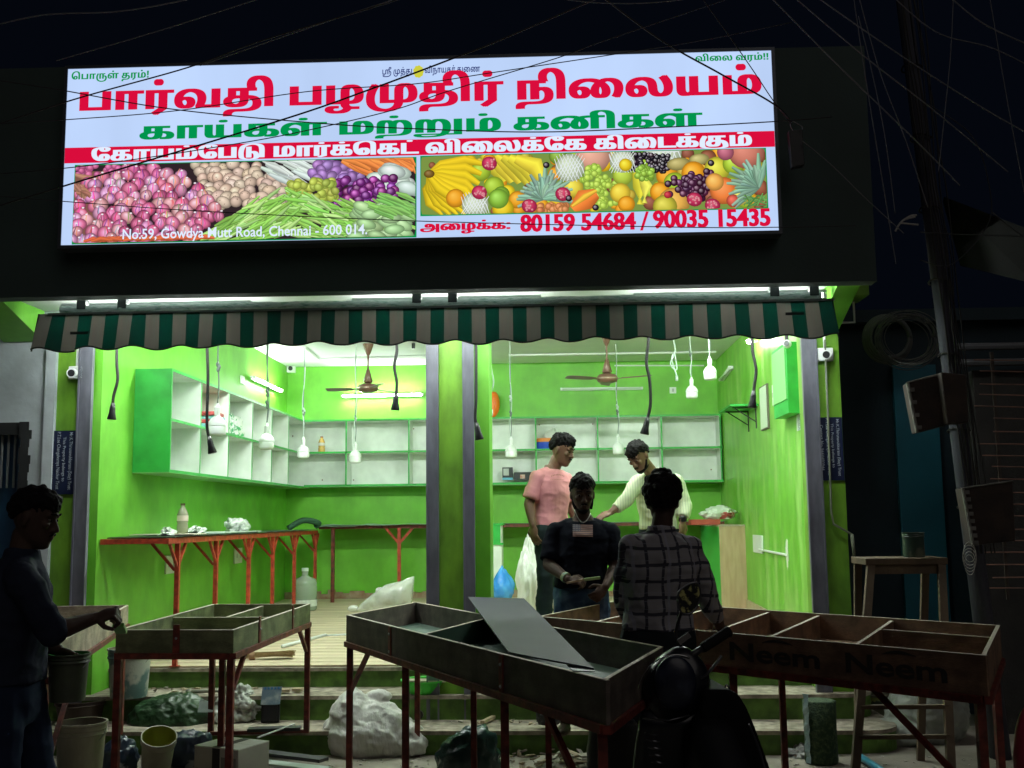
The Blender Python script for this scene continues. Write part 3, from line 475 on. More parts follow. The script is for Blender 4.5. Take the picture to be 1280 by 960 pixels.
# the steps: three risers, rounded at the right end where they come forward past the shop
def step_outline(yf, zt, grow):
    """front edge from left to right, then curving forward-right end"""
    P = [(-5.2, yf+.02), (-3.6, yf+.01), (-2, yf), (-.5, yf-.02), (.8, yf-.05), (1.7, yf-.07), (1.93+grow*.05, yf-.06)]
    cx, cy, r = 1.93+grow*.05, yf-.06+.25, .25
    for k in range(1, 7):
        t = -math.pi/2+math.pi/2*k/6
        P.append((cx+r*math.cos(t), cy+r*math.sin(t)))
    P.append((cx+r, 1.0))
    return P
ST = tag(MB().box((-5.2, .9, 0), (2.0, BY, .3)).build('steps', CONC), kind='structure')
zs = [(.49-.012, .335, .36, 0), (.335, .165, -.02, 1), (.165, -.01, -.40, 2)]
for zt, zb, yf, gr in zs:
    P = step_outline(yf, zt, gr)
    n = len(P)
    back = 1.0
    b = MB()
    top = [(x, y-.025, zt) for x, y in P]
    V = [(x, y, zb) for x, y in P] + [(x, y, zt-.02) for x, y in P]
    b.add(V, [(i, i+1, n+i+1, n+i) for i in range(n-1)])
    b.build('riser', RISER, ST)
    b = MB()
    V = []
    for x, y in P: V += [(x, y-.022, zt), (x, y-.022, zt-.026), (x, y+.004, zt-.026), (x if x < 1.9 else 1.9, back, zt)]
    F = []
    for i in range(n-1):
        a = i*4; c = a+4
        F += [(a, c, c+1, a+1)[::-1], (a+1, c+1, c+2, a+2)[::-1], (a, a+3, c+3, c)[::-1]]
    b.add(V, F)
    b.build('tread', TREAD, ST)

# skirting: rough strip at the back wall, tan tiles along the right wall
sk = MB()
for i in range(60):
    x = LX+.01+i*(RX-LX-.02)/60; sk.box((x, BY-.02-random.uniform(.005, .03), fz(BY)), (x+.0895, BY-.002, fz(BY)+random.uniform(.05, .11)))
sk.build('skirting', mat('bare_mortar', (.30, .17, .10), .9, (.42, .33, .24), ns=9, bump=.4), SB)
TILE = mat('tan_skirting_tile', (.58, .47, .33), .4, (.47, .36, .24), ns=8, stretch=(1, 4, 1))
q = MB(); q.box((-.014, 0, 0), (0, .19, .10)); tme = q.mesh('skirting_tile', TILE)
y = .35
while y < BY-.2:
    o = bpy.data.objects.new('skirting_tile', tme); COL.objects.link(o); o.parent = SB
    o.location = Vector((RX-.002, y, fz(y)))-Vector(SB['org']); y += .195

# neighbour on the left: whitewashed wall with a dark barred window
NW = thing('neighbour_wall', 'rough whitewashed wall with a dark window at the left of the shop', 'wall', (-4.8, 0, 0))
WW = mat('dirty_whitewash', (.62, .66, .71), .9, (.34, .36, .39), ns=2.6, nd=9, lo=.42, hi=.78, bump=.7, bs=9)
b = MB()
wx0, wx1, wz0, wz1 = -4.75, at(34, 590, .0).x, at(20, 700, 0).z-.6, at(20, 528, 0).z
b.box((-6.5, .0, 0), (wx0, .25, 3.128)); b.box((wx1, .0, 0), (-3.64, .25, 3.128)); b.box((wx0, .0, wz1), (wx1, .25, 3.128)); b.box((wx0, .0, 0), (wx1, .25, wz0))
b.build('wall', WW, NW)
b = MB(); b.box((-3.72, -.03, 0), (-3.645, .0, 3.0)); b.build('plaster_strip', WW, NW)
fr = MB()
for i in range(26):      # broken edge of the opening
    z = wz0+(wz1-wz0)*i/26; fr.box((wx1-.05-random.uniform(0, .02), -.012, z), (wx1+random.uniform(.0, .025), .03, z+(wz1-wz0)/26+.003))
fr.build('window_edge', mat('near_black', (.012, .012, .014), .9), NW)  # near-black strip along the window opening
b = MB(); b.box((wx0, .10, wz0), (wx1-.05, .13, wz1-.02)); b.build('shutter', mat('deep_blue_paint', (.02, .075, .16), .5, (.015, .05, .11), ns=5), NW)
fr = MB(); fr.box((wx0, .0, wz1-.09), (wx1, .06, wz1)); fr.build('window_head', mat('near_black', (0, 0, 0)), NW)
for i in range(4):
    x = at(3+i*8, 560, .05).x; b = MB(); b.box((x-.006, .04, wz1-.48), (x+.006, .055, wz1-.09)); b.build('window_bar', GRYM, NW)

# neighbour on the right: dark blue wall set back, then a dark yard wall
NB = thing('neighbour_house', 'unlit dark blue house wall to the right of the shop', 'house', (3.2, 1, 0))
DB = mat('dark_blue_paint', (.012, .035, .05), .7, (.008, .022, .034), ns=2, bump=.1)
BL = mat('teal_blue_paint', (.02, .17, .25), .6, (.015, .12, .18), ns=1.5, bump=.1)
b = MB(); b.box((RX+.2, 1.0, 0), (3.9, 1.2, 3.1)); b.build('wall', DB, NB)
x0 = at(1118, 500, .95).x; x1 = at(1172, 500, .95).x
b = MB(); b.box((x0, .95, 0), (x1, .998, 2.75)); b.build('painted_panel', BL, NB)
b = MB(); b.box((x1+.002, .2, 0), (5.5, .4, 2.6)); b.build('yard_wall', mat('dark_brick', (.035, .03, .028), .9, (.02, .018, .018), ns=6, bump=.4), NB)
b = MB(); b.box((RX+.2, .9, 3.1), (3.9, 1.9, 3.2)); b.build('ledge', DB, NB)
P = [at(1180, 246, .2), at(1282, 285, -.8), at(1284, 345, -.8), at(1202, 326, .2)]
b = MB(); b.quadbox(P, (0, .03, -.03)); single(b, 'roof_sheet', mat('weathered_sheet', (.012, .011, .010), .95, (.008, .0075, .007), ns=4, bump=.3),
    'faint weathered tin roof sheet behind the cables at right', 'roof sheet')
# ============================================================ SIGNBOARD
def outline_mesh(polys):
    """fill closed outlines with the non-zero winding rule -> verts2d, faces"""
    P = []; E = []
    for c in polys:
        b = len(P); n = len(c); P += [Vector(p) for p in c]; E += [(b+i, b+(i+1) % n) for i in range(n)]
    vs, es, fs, *_ = geometry.delaunay_2d_cdt(P, E, [], 1, 1e-7)
    seg = []
    for c in polys:
        a = np.array(c); seg.append((a, np.roll(a, -1, 0)))
    A = np.concatenate([s[0] for s in seg]); B = np.concatenate([s[1] for s in seg])
    keep = []
    for f in fs:
        q = (vs[f[0]]+vs[f[1]]+vs[f[2]])/3
        up = (A[:, 1] <= q.y) & (B[:, 1] > q.y); dn = (A[:, 1] > q.y) & (B[:, 1] <= q.y)
        cr = (B[:, 0]-A[:, 0])*(q.y-A[:, 1])-(q.x-A[:, 0])*(B[:, 1]-A[:, 1])
        if int((up & (cr > 0)).sum())-int((dn & (cr < 0)).sum()) != 0: keep.append(tuple(f))
    return [tuple(v) for v in vs], keep
def glyph_polys(g):
    out = []
    for c in GLYPHS[g][1].split('|'):
        if not c: continue
        P = [tuple(map(int, p.split(','))) for p in c.split()]
        P = [((x-9000, y, 0) if x > 5000 else (x, y, 1)) for x, y in P]
        Q = []
        for i, a in enumerate(P):
            b = P[(i+1) % len(P)]; Q.append(a)
            if not a[2] and not b[2]: Q.append(((a[0]+b[0])/2, (a[1]+b[1])/2, 1))
        k = next(i for i, q in enumerate(Q) if q[2]); Q = Q[k:]+Q[:k]; n = len(Q); pts = []; i = 0
        while i < n:
            a = Q[i]; b = Q[(i+1) % n]; pts.append((a[0]/1000, a[1]/1000))
            if b[2]: i += 1
            else:
                e = Q[(i+2) % n]
                for t in (.33, .67): pts.append((((1-t)**2*a[0]+2*t*(1-t)*b[0]+t*t*e[0])/1000, ((1-t)**2*a[1]+2*t*(1-t)*b[1]+t*t*e[1])/1000))
                i += 2
        out.append(pts)
    return out
GC = {}
def tamil(i):
    V = []; F = []; x = 0
    for g in LINES[i]:
        if g not in GC: GC[g] = outline_mesh(glyph_polys(g)) if GLYPHS[g][1] else ([], [])
        vs, fs = GC[g]; b = len(V)
        V += [(p[0]+x, p[1]) for p in vs]; F += [tuple(k+b for k in f) for f in fs]
        x += GLYPHS[g][0]/1000+.012
    return V, F
def latin(s, bold=0.0, space=1.0):
    cu = bpy.data.curves.new('t', 'FONT'); cu.body = s; cu.fill_mode = 'FRONT'; cu.offset = bold; cu.space_character = space; cu.resolution_u = 3
    o = bpy.data.objects.new('t', cu); COL.objects.link(o)
    me = bpy.data.meshes.new_from_object(o.evaluated_get(bpy.context.evaluated_depsgraph_get()))
    V = [(v.co.x, v.co.y) for v in me.vertices]; F = [tuple(p.vertices) for p in me.polygons]
    bpy.data.objects.remove(o); bpy.data.curves.remove(cu); bpy.data.meshes.remove(me)
    return V, F
def fit(mb, VF, o, ux, uy, wd, ht, italic=0, ref=None):
    """stretch 2-d lettering to a wd x ht rectangle whose lower left corner is o, spanned by the unit vectors ux and uy"""
    V, F = VF
    if ref:
        a_, b_, lo_, mi_, hi_ = ref; m0 = min(p[1] for p in V); m1 = max(p[1] for p in V)
        V = [(p[0], (p[1]-a_)/(a_-m0+1e-9)*lo_ if p[1] < a_ else ((p[1]-a_)/(b_-a_)*mi_ if p[1] < b_ else mi_+(p[1]-b_)/(m1-b_+1e-9)*hi_)) for p in V]
    xs = [p[0] for p in V]; ys = [p[1] for p in V]; x0, x1, y0, y1 = min(xs), max(xs), min(ys), max(ys)
    o = Vector(o); ux = Vector(ux); uy = Vector(uy)
    W = []
    for p in V:
        a = (p[0]-x0)/(x1-x0)*wd; b_ = (p[1]-y0)/(y1-y0)*ht; W.append(o+ux*(a+italic*b_)+uy*b_)
    mb.add(W, F)
    return mb


SY = -1.10                                   # front face of the lightbox
tl, br = at(83.5, 88, SY), at(971, 285.5, SY)
sx0, sx1, sz1, sz0 = -3.14, 1.458, at(520, 75, SY).z, at(520, 297.5, SY).z
SG = thing('signboard', 'large lit signboard of the fruit and vegetable shop with red and green lettering', 'signboard', ((sx0+sx1)/2, SY, sz0))
FACE = emat('sign_white_light', (.51, .66, .96), 1.0, mottling=.07)
b = MB(); b.box((sx0, SY, sz0), (sx1, SY+.01, sz1)); b.build('sign_face', FACE, SG)
b = MB(); t = .022
b.box((sx0-t, SY-.006, sz0-t), (sx1+t, SY+.118, sz0-.0005)); b.box((sx0-t, SY-.006, sz1+.0005), (sx1+t, SY+.118, sz1+t))
b.box((sx0-t, SY-.006, sz0), (sx0-.0005, SY+.118, sz1)); b.box((sx1+.0005, SY-.006, sz0), (sx1+t, SY+.118, sz1))
b.build('sign_frame', mat('dull_aluminium', (.10, .11, .13), .4, metal=.5), SG)
RED = emat('sign_red', (.70, .004, .045), 1.0); GRN = emat('sign_green', (.0, .30, .075), 1.0); NVY = emat('sign_navy', (.01, .02, .16), 1.0)
WTX = emat('sign_lettering_white', (.72, .82, 1.0), 1.05)
UX = (1, 0, 0); UZ = (0, 0, 1)
def line(i, x0, x1, ytop, ybot, m, name, xr=None, dy=-.003, VF=None, ref=None, fat=0.0):
    """x0, x1: ends; ytop, ybot: top and bottom of the lettering at its middle, measured in the photo"""
    xm = (x0+x1)/2
    a = at(x0, ybot, SY+dy); c = at(x1, ytop, SY+dy)
    z1 = at(xm, ytop, SY+dy).z; z0 = at(xm, ybot, SY+dy).z
    b = fit(MB(), VF or tamil(i), (a.x, SY+dy, z0), UX, UZ, c.x-a.x, z1-z0, ref=ref)
    if fat:
        n0, V0, F0 = len(b.v), list(b.v), list(b.f)
        for k_, s_ in enumerate((-fat, fat)): b.add([(p[0]+s_, p[1]-.0004*(k_+1), p[2]) for p in V0], F0)
    return b.build(name, m, SG)
# band
a = at(520, 174.5, SY); c = at(520, 194, SY)
b = MB(); b.box((sx0+.001, SY-.002, c.z), (sx1-.001, SY-.0001, a.z)); b.build('red_band', RED, SG)
line(0, 89.5, 186, 88, 102, GRN, 'lettering', fat=.0015)
line(1, 478, 515, 83.5, 96, NVY, 'lettering')
line(2, 531, 600, 81, 94, NVY, 'lettering')
line(3, 869.5, 960, 66, 78, GRN, 'lettering', fat=.0015)
line(4, 101, 949, 89, 139.5, RED, 'lettering', ref=(0, .56, 11.5, 24, 15), fat=.011)
line(5, 176, 876, 143, 172, GRN, 'lettering', ref=(0, .56, 6, 17, 6.5), fat=.010)
line(6, 115.5, 938.5, 174.3, 194.3, WTX, 'lettering', dy=-.005, ref=(0, .56, 2.5, 13.5, 4), fat=.007)
line(7, 526, 637, 275, 292, RED, 'lettering', fat=.005)
line(None, 651, 794, 266.5, 289, RED, 'lettering', VF=latin('80159 54684', .022), fat=.004)
line(None, 800, 811, 264.5, 288, RED, 'lettering', VF=latin('/', .01))
line(None, 817, 962, 261.5, 284.5, RED, 'lettering', VF=latin('90035 15435', .022), fat=.004)
line(None, 153, 459, 283, 300, WTX, 'lettering', VF=latin('No.59, Gowdya Mutt Road, Chennai - 600 014.', .014), dy=-.022)
em = MB()
c = at(523, 89.5, SY-.003)
for k in range(9):
    t = k*2*math.pi/9; em.sphere((c.x+.022*math.cos(t), SY-.003, c.z+.028*math.sin(t)), (.014, .002, .016), 8, 4)
em.sphere((c.x, SY-.003, c.z), (.024, .003, .03), 10, 5)
em.build('emblem', emat('sign_yellow', (.62, .62, .05), 1.0), SG)

# the two printed pictures
def quad_from(px0, px1, yt, yb):
    a = at(px0, yt, SY); c = at(px1, yb, SY); xm = (px0+px1)/2
    return a.x, c.x, at(xm, yb, SY).z, at(xm, yt, SY).z
class Print:
    def __init__(s, x0, x1, z0, z1, y): s.x0, s.x1, s.z0, s.z1, s.y = x0, x1, z0, z1, y; s.b = MB(); s.k = 0; s.W = (x1-x0); s.H = (z1-z0)
    def P(s, u, v):
        u = min(max(u, 0), s.W/s.H); v = min(max(v, 0), 1)
        # rounded corners
        r = .045
        for cu, cv in ((r, r), (s.W/s.H-r, r), (r, 1-r), (s.W/s.H-r, 1-r)):
            if (u < r or u > s.W/s.H-r) and (v < r or v > 1-r) and abs(u-cu) <= r+1e-9 and abs(v-cv) <= r+1e-9:
                d = math.hypot(u-cu, v-cv)
                if d > r: u = cu+(u-cu)*r/d; v = cv+(v-cv)*r/d
        return (s.x0+u*s.H, s.y-s.k*8e-6, s.z1-v*s.H)
    def disc(s, u, v, ru, rv, rot, c, n=14, hl=1.5, dark=.45, mid=1.0, hx=-.3, hy=-.35):
        """u runs along the picture in units of its height, v down"""
        s.k += 1
        cr, sr = math.cos(rot), math.sin(rot)
        def q(a, b_): return s.P(u+a*ru*cr-b_*rv*sr, v+a*ru*sr+b_*rv*cr)
        V = [q(hx, hy)]+[q(hx*.4+.62*math.cos(2*math.pi*i/n), hy*.4+.62*math.sin(2*math.pi*i/n)) for i in range(n)]+[q(math.cos(2*math.pi*i/n), math.sin(2*math.pi*i/n)) for i in range(n)]
        cl = lambda k: tuple(min(1, x*k) for x in c)
        h = tuple(min(1, x*hl+.12*(hl-1)) for x in c)
        C = [h]+[cl(mid)]*n+[cl(dark)]*n
        F = [(0, 1+i, 1+(i+1) % n) for i in range(n)]+[(1+i, 1+n+i, 1+n+(i+1) % n, 1+(i+1) % n) for i in range(n)]
        s.b.add(V, F, C)
    def strip(s, pts, wd, c, dark=.5, hl=1.35):
        s.k += 1
        V = []; C = []; n = len(pts)
        for i, (u, v) in enumerate(pts):
            a = pts[max(0, i-1)]; e = pts[min(n-1, i+1)]; dx, dy = e[0]-a[0], e[1]-a[1]; L = math.hypot(dx, dy) or 1
            nx, ny = -dy/L, dx/L; t = i/(n-1); w_ = wd*(math.sin(math.pi*min(max(t*.86+.07, 0), 1))**.5)
            if ny > 0: nx, ny = -nx, -ny
            for k, (o, cc) in enumerate(((1, .8), (.35, hl), (-.3, 1), (-1, dark))):
                V.append(s.P(u+nx*o*w_, v+ny*o*w_)); C.append(tuple(min(1, x*cc) for x in c))
        F = [(i*4+k, i*4+k+1, i*4+k+5, i*4+k+4) for i in range(n-1) for k in range(3)]
        s.b.add(V, F, C)
    def bg(s, c, u0=0, v0=0, u1=None, v1=1):
        u1 = s.W/s.H if u1 is None else u1; s.k += 1; n = 24
        V = []
        for i in range(n+1):
            for j in range(13): V.append(s.P(u0+(u1-u0)*i/n, v0+(v1-v0)*j/12))
        F = [(i*13+j, i*13+j+1, (i+1)*13+j+1, (i+1)*13+j) for i in range(n) for j in range(12)]
        s.b.add(V, F, [c]*len(V))
R = random.Random(11)
def vary(c, a=.18): k = 1+R.uniform(-a, a); return tuple(min(1, x*k*(1+R.uniform(-a, a)*.4)) for x in c)
PRT = emat('sign_photo_print', (1, 1, 1), 1.0, attr='Col')
# --- vegetables
x0, x1, z0, z1 = quad_from(95, 519.5, 202.3, 300)
b = MB(); b.box((x0-.006, SY-.0016, z0-.006), (x1+.006, SY-.0002, z1+.006)); b.build('picture_border', GRN, SG)
p = Print(x0, x1, z0, z1, SY-.004); UW = p.W/p.H      # about 4.35
k = UW/1080                                              # measured in a 1080 x 248 enlargement
def U(x): return x*k
def Vv(y): return y/250.
p.bg((.03, .018, .022)); p.bg((.22, .10, .07), 0, .08, U(90), 1)
for i in range(34): p.disc(U(R.uniform(0, 220)), Vv(R.uniform(0, 30)), .045, .04, 0, vary((.55, .12, .28)), hl=1.7)
p.strip([(U(-10), Vv(30)), (U(60), Vv(48)), (U(130), Vv(44))], .05, (.45, .22, .14))
# potatoes and white roots
for yy in range(0, 7):
    for xx in range(0, 12):
        u = 390+xx*30+R.uniform(-10, 10)+yy*6; v = 14+yy*20+R.uniform(-8, 8)
        if u > 690 or (v < 30 and 590 < u): continue
        p.disc(U(u), Vv(v), .085+R.uniform(-.02, .02), .072, R.uniform(-.6, .6), vary((.62, .47, .36), .15), hl=R.uniform(1.3, 1.7), dark=.3)
        for q_ in range(2): p.disc(U(u)+R.uniform(-.05, .05), Vv(v)+R.uniform(-.04, .04), .008, .006, 0, (.3, .2, .14), n=6)
for i in range(26):
    u = R.uniform(620, 780); v = R.uniform(0, 60); p.strip([(U(u-35), Vv(v-16)), (U(u), Vv(v)), (U(u+38), Vv(v+22))], .04, vary((.62, .70, .66), .12))
# aubergine purples, small ones and shiny dark ones
for i in range(60): p.disc(U(R.uniform(755, 905)), Vv(R.uniform(12, 70)), .075, .062, R.uniform(-1, 1), vary((.30, .16, .42)), hl=1.8)
for i in range(24): u = R.uniform(880, 1070); v = R.uniform(-4, 38); p.strip([(U(u-45), Vv(v-26)), (U(u), Vv(v-4)), (U(u+46), Vv(v+22))], .045, vary((.82, .24, .06)))
for i in range(12): p.disc(U(R.uniform(960, 1075)), Vv(R.uniform(40, 100)), .17, .09, R.uniform(.1, .5), vary((.62, .74, .66), .1))
for i in range(85): p.disc(U(R.uniform(795, 1020)), Vv(R.uniform(62, 150)), .062, .056, 0, vary((.20, .03, .20), .5), hl=2.6, dark=.3)
for i in range(70): p.disc(U(R.uniform(680, 830)), Vv(R.uniform(66, 125)), .058, .05, R.uniform(-1, 1), vary((.42, .50, .08)), hl=1.5)
# onions, big at the bottom left
for yy in range(11):
    v = 16+yy*22.5
    for xx in range(13):
        u = -12+xx*42+R.uniform(-13, 13)+(22 if yy % 2 else 0)
        lim = 330+min(yy, 6)*26-max(0, yy-7)*30
        if v < 60 and (u < 150 - (v-16)*3): continue
        if u > lim - (70 if v < 34 else 0) or u < -5: continue
        c = vary(R.choice([(.66, .17, .30), (.60, .12, .26), (.62, .26, .44), (.70, .30, .34)]), .2)
        p.disc(U(u), Vv(v+R.uniform(-5, 5)), .098+R.uniform(-.022, .014), .086+R.uniform(-.016, .010), R.uniform(-.8, .8), c, hl=R.uniform(1.6, 2.5), dark=.25, hx=R.uniform(-.45, .1), hy=R.uniform(-.5, -.1))
        uu, vv = U(u), Vv(v)
        for q_ in range(3):
            o_ = R.uniform(-.05, .05); p.strip([(uu+o_*.3, vv-.08), (uu+o_, vv), (uu+o_*.4, vv+.075)], .006, tuple(x*R.choice([.45, 1.35]) for x in c), dark=.9, hl=1)
        p.disc(uu+R.uniform(-.05, .05), vv-.05+R.uniform(-.02, .02), .018, .012, 0, (.88, .76, .84), n=6, dark=.8)
# green beans, fanning out
for i in range(420):
    t = R.random(); v = 108+R.random()**.8*140; u = 430+R.random()*(560+ (v-108)*.6)
    if u > 720 and v < 118+(u-720)*.14: continue
    if u < 600-(v-108)*1.4: continue
    an = R.uniform(-.75, -.25) if u < 700 else R.uniform(.05, .75)
    ln = 42
    p.strip([(U(u-ln*math.cos(an)), Vv(v-ln*math.sin(an))), (U(u), Vv(v+R.uniform(-4, 4))), (U(u+ln*math.cos(an)), Vv(v+ln*math.sin(an)))], .022+.008*R.random(), vary((.26, .56, .10) if R.random() < .7 else (.42, .68, .22), .25), dark=.35)
for i in range(38): u = R.uniform(890, 1075); v = R.uniform(150, 250); p.disc(U(u), Vv(v), .13, .065, R.uniform(-.1, .5), vary((.36, .58, .27), .15), hl=1.6)
for i in range(30): u = R.uniform(960, 1075); v = R.uniform(120, 185); p.strip([(U(u-30), Vv(v-10)), (U(u), Vv(v)), (U(u+30), Vv(v+16))], .03, vary((.22, .50, .12)))
for i in range(34): u = R.uniform(60, 440); p.strip([(U(u-30), Vv(246)), (U(u), Vv(238)), (U(u+30), Vv(244))], .03, vary((.62, .13, .05)))
for i in range(24): p.strip([(U(R.uniform(-5, 35)), Vv(R.uniform(60, 90))), (U(R.uniform(20, 60)), Vv(R.uniform(80, 110)))], .05, vary((.38, .18, .12)))
pv = p.b.build('picture_print', PRT, SG)
# --- fruit
x0, x1, z0, z1 = quad_from(526.5, 959.5, 191, 264.5)
b = MB(); b.box((x0-.006, SY-.0016, z0-.006), (x1+.006, SY-.0002, z1+.006)); b.build('picture_border', GRN, SG)
p = Print(x0, x1, z0, z1, SY-.004); UW = p.W/p.H; k = UW/1175
def Vv(y): return y/200.
p.bg((.20, .30, .06))
def ball(x, y, r, c, **kw): p.disc(U(x), Vv(y), r/200*1.0, r/200, 0, c, n=18, **kw)
YEL = (.80, .58, .02); LIM = (.38, .56, .04); ORG = (.85, .36, .02); MNG = (.78, .62, .06); DKG = (.02, .012, .02)
for i in range(120): ball(R.uniform(0, 1175), R.uniform(0, 200), R.uniform(10, 30), vary(R.choice([YEL, LIM, ORG, (.5, .4, .05), (.3, .1, .05)])), hl=1.4)
for j in range(6):      # papaya and mango slices
    p.strip([(U(215+j*22), Vv(-5+j*4)), (U(260+j*26), Vv(40)), (U(290+j*26), Vv(90+j*3))], .16, vary((.78, .66, .05), .1))
for x, y, r, c in ((235, 18, 22, ORG), (205, 55, 34, LIM), (250, 108, 34, LIM), (275, 136, 28, (.22, .42, .04)), (130, 140, 32, ORG), (330, 155, 30, ORG), (470, 8, 30, (.25, .42, .05)), (530, 22, 28, LIM), (460, 70, 24, ORG), (520, 118, 34, MNG), (280, 185, 36, YEL)):
    ball(x, y, r, vary(c, .06), hl=1.45)
ball(590, 8, 60, (.70, .36, .26), hl=1.3)
# bananas
for j in range(6):
    y = 14+j*22; p.strip([(U(28), Vv(60)), (U(70), Vv(30+j*14)), (U(150), Vv(y+j*4)), (U(215-j*8), Vv(y+16+j*12))], .085, vary(YEL, .06), dark=.55, hl=1.25)
for j in range(5):
    x = 20+j*26; p.strip([(U(26), Vv(66)), (U(20+j*10), Vv(110)), (U(x+10), Vv(160)), (U(x+50), Vv(205))], .085, vary(YEL, .06), dark=.5, hl=1.25)
p.disc(U(28), Vv(60), .09, .07, 0, (.2, .11, .02))
ball(118, 145, 32, ORG, hl=1.4); ball(265, 150, 34, (.25, .50, .05), hl=1.6)
def net(x, y, r):
    ball(x, y, r, (.52, .60, .42), hl=1.3, dark=.6)
    for j in range(-3, 4):
        for s_ in (-1, 1):
            q = math.sqrt(max(0, 1-(j/4)**2))
            p.strip([(U(x+j*r/4-s_*q*r*.5), Vv(y-q*r)), (U(x+j*r/4+s_*j*2), Vv(y)), (U(x+j*r/4+s_*q*r*.5), Vv(y+q*r))], .009, (.80, .86, .86), dark=.9, hl=1.0)
net(490+20, 50, 48); net(185, 170, 44); net(690, 35, 42); net(830, 4, 60)
# grapes green
for i in range(90): ball(R.gauss(600, 26)+12, R.uniform(45, 185), 11, vary((.42, .62, .08), .15), hl=1.6, dark=.5)
# star fruit, guava, pears
for x, y, r, c in ((690, 80, 34, (.45, .60, .06)), (680, 140, 34, (.80, .58, .05)), (700, 178, 28, ORG), (840, 85, 36, ORG)): ball(x, y, r, c, hl=1.4)
p.strip([(U(735), Vv(70)), (U(752), Vv(120)), (U(748), Vv(180))], .14, (.72, .66, .05)); p.strip([(U(748), Vv(70)), (U(770), Vv(120)), (U(762), Vv(176))], .10, (.80, .74, .10))
for i in range(120): x = R.uniform(680, 850); ball(x, R.uniform(0, 60)+(x-680)*.08, 9, vary(DKG, .5), hl=5, dark=.5)
net(690, 32, 40); ball(700, 45, 22, YEL)
for i in range(60):
    t = R.uniform(0, 6.3); r = R.uniform(0, 34); ball(770+r*math.cos(t), 76+r*.75*math.sin(t), 10, vary((.30, .52, .06), .2), hl=1.7)
ball(865, 110, 36, LIM, hl=1.4); ball(815, 140, 34, ORG); ball(860, 178, 52, (.78, .42, .08), hl=1.4); ball(830, 190, 40, (.55, .50, .05))
for x, y, rx, ry, c in ((880, 46, 40, 22, (.42, .36, .12)), (950, 32, 34, 20, (.45, .40, .14))): p.disc(U(x), Vv(y), rx/200, ry/200, -.1, c)
ball(930, 78, 40, ORG, hl=1.5); ball(1010, 66, 42, (.62, .60, .05), hl=1.5); ball(1066, 50, 36, LIM, hl=1.5); ball(1130, 60, 32, YEL)
ball(1110, 8, 60, (.60, .20, .14), hl=1.3); ball(1040, 10, 28, (.45, .12, .18))
for i in range(70): x = R.gauss(925, 36); ball(x, 128+R.gauss(0, 20), 12, vary((.07, .015, .05), .5), hl=3.2, dark=.4)
for x, y, r, c in ((1030, 140, 46, (.86, .22, .05)), (1000, 110, 30, (.85, .40, .08)), (1085, 160, 32, (.70, .62, .10)), (1060, 175, 22, (.62, .10, .06)), (1090, 118, 20, (.68, .05, .08)), (840, 150, 12, (.5, .03, .05))): ball(x, y, r, c, hl=1.5)
def crown(x, y, ln, n, a0, a1, c):
    for i in range(n):
        a = a0+(a1-a0)*i/(n-1)+R.uniform(-.08, .08); L = ln*R.uniform(.6, 1.1)
        p.strip([(U(x), Vv(y)), (U(x+L*.5*math.cos(a)), Vv(y+L*.5*math.sin(a)-4)), (U(x+L*math.cos(a)), Vv(y+L*math.sin(a)))], .045, vary(c, .2), dark=.45)
for rr in (1, .8, .6): crown(420, 155, 110*rr, 20, -3.35, .1, (.26, .44, .32))
for rr in (1, .75): crown(1150, 130, 105*rr, 16, -3.9, -1.2, (.24, .42, .30))
for i in range(26): ball(R.uniform(400, 500), R.uniform(175, 200), 12, vary((.66, .24, .08)), hl=1.6)
p.strip([(U(520), Vv(195)), (U(560), Vv(160)), (U(600), Vv(140))], .19, (.86, .22, .04)); p.strip([(U(515), Vv(182)), (U(560), Vv(150)), (U(600), Vv(130))], .05, (.85, .50, .05))
for x, y in ((235, 30), (200, 128), (485, 140), (930, 168), (370, 178), (990, 190)):
    p.disc(U(x), Vv(y), .13, .12, .3, (.52, .03, .10))
    for i in range(16): ball(x+R.uniform(-16, 16), y+R.uniform(-14, 14), 4, (.75, .25, .30), hl=1.2)
for x, y in ((430, 40), (505, 155), (595, 188), (990, 46)): ball(x, y, 11, DKG, hl=4)
for i in range(30): p.strip([(U(R.uniform(1090, 1175)), Vv(R.uniform(160, 200))), (U(R.uniform(1090, 1175)), Vv(R.uniform(150, 200)))], .02, vary((.12, .30, .08), .4))
p.b.build('picture_print', PRT, SG)

# ============================================================ AWNING
AY = -.78
AW = thing('awning', 'green and grey striped roll-up awning with a scalloped edge below the signboard', 'awning', (-.8, AY, 2.95))
G1 = mat('awning_green', (.006, .045, .036), .75, (.004, .030, .026), ns=6, bump=.05, stretch=(1, 1, .3))
G2 = mat('awning_grey', (.20, .20, .19), .75, (.145, .145, .138), ns=5, bump=.05, stretch=(1, 1, .3))
for m_, c_, k_ in ((G1, (.002, .06, .04), .06), (G2, (.20, .175, .15), .06)):
    nt_ = m_.node_tree; o_ = nt_.nodes['Material Output']; tr_ = nt_.nodes.new('ShaderNodeBsdfTranslucent'); tr_.inputs['Color'].default_value = (*c_, 1)
    ms_ = nt_.nodes.new('ShaderNodeMixShader'); ms_.inputs[0].default_value = k_
    nt_.links.new(nt_.nodes['Principled BSDF'].outputs[0], ms_.inputs[1]); nt_.links.new(tr_.outputs[0], ms_.inputs[2]); nt_.links.new(ms_.outputs[0], o_.inputs['Surface'])
G3 = mat('awning_black_trim', (.008, .008, .01), .7)
ax0, ax1 = -3.42, 1.855
nst = 58; per = (ax1-ax0)/nst
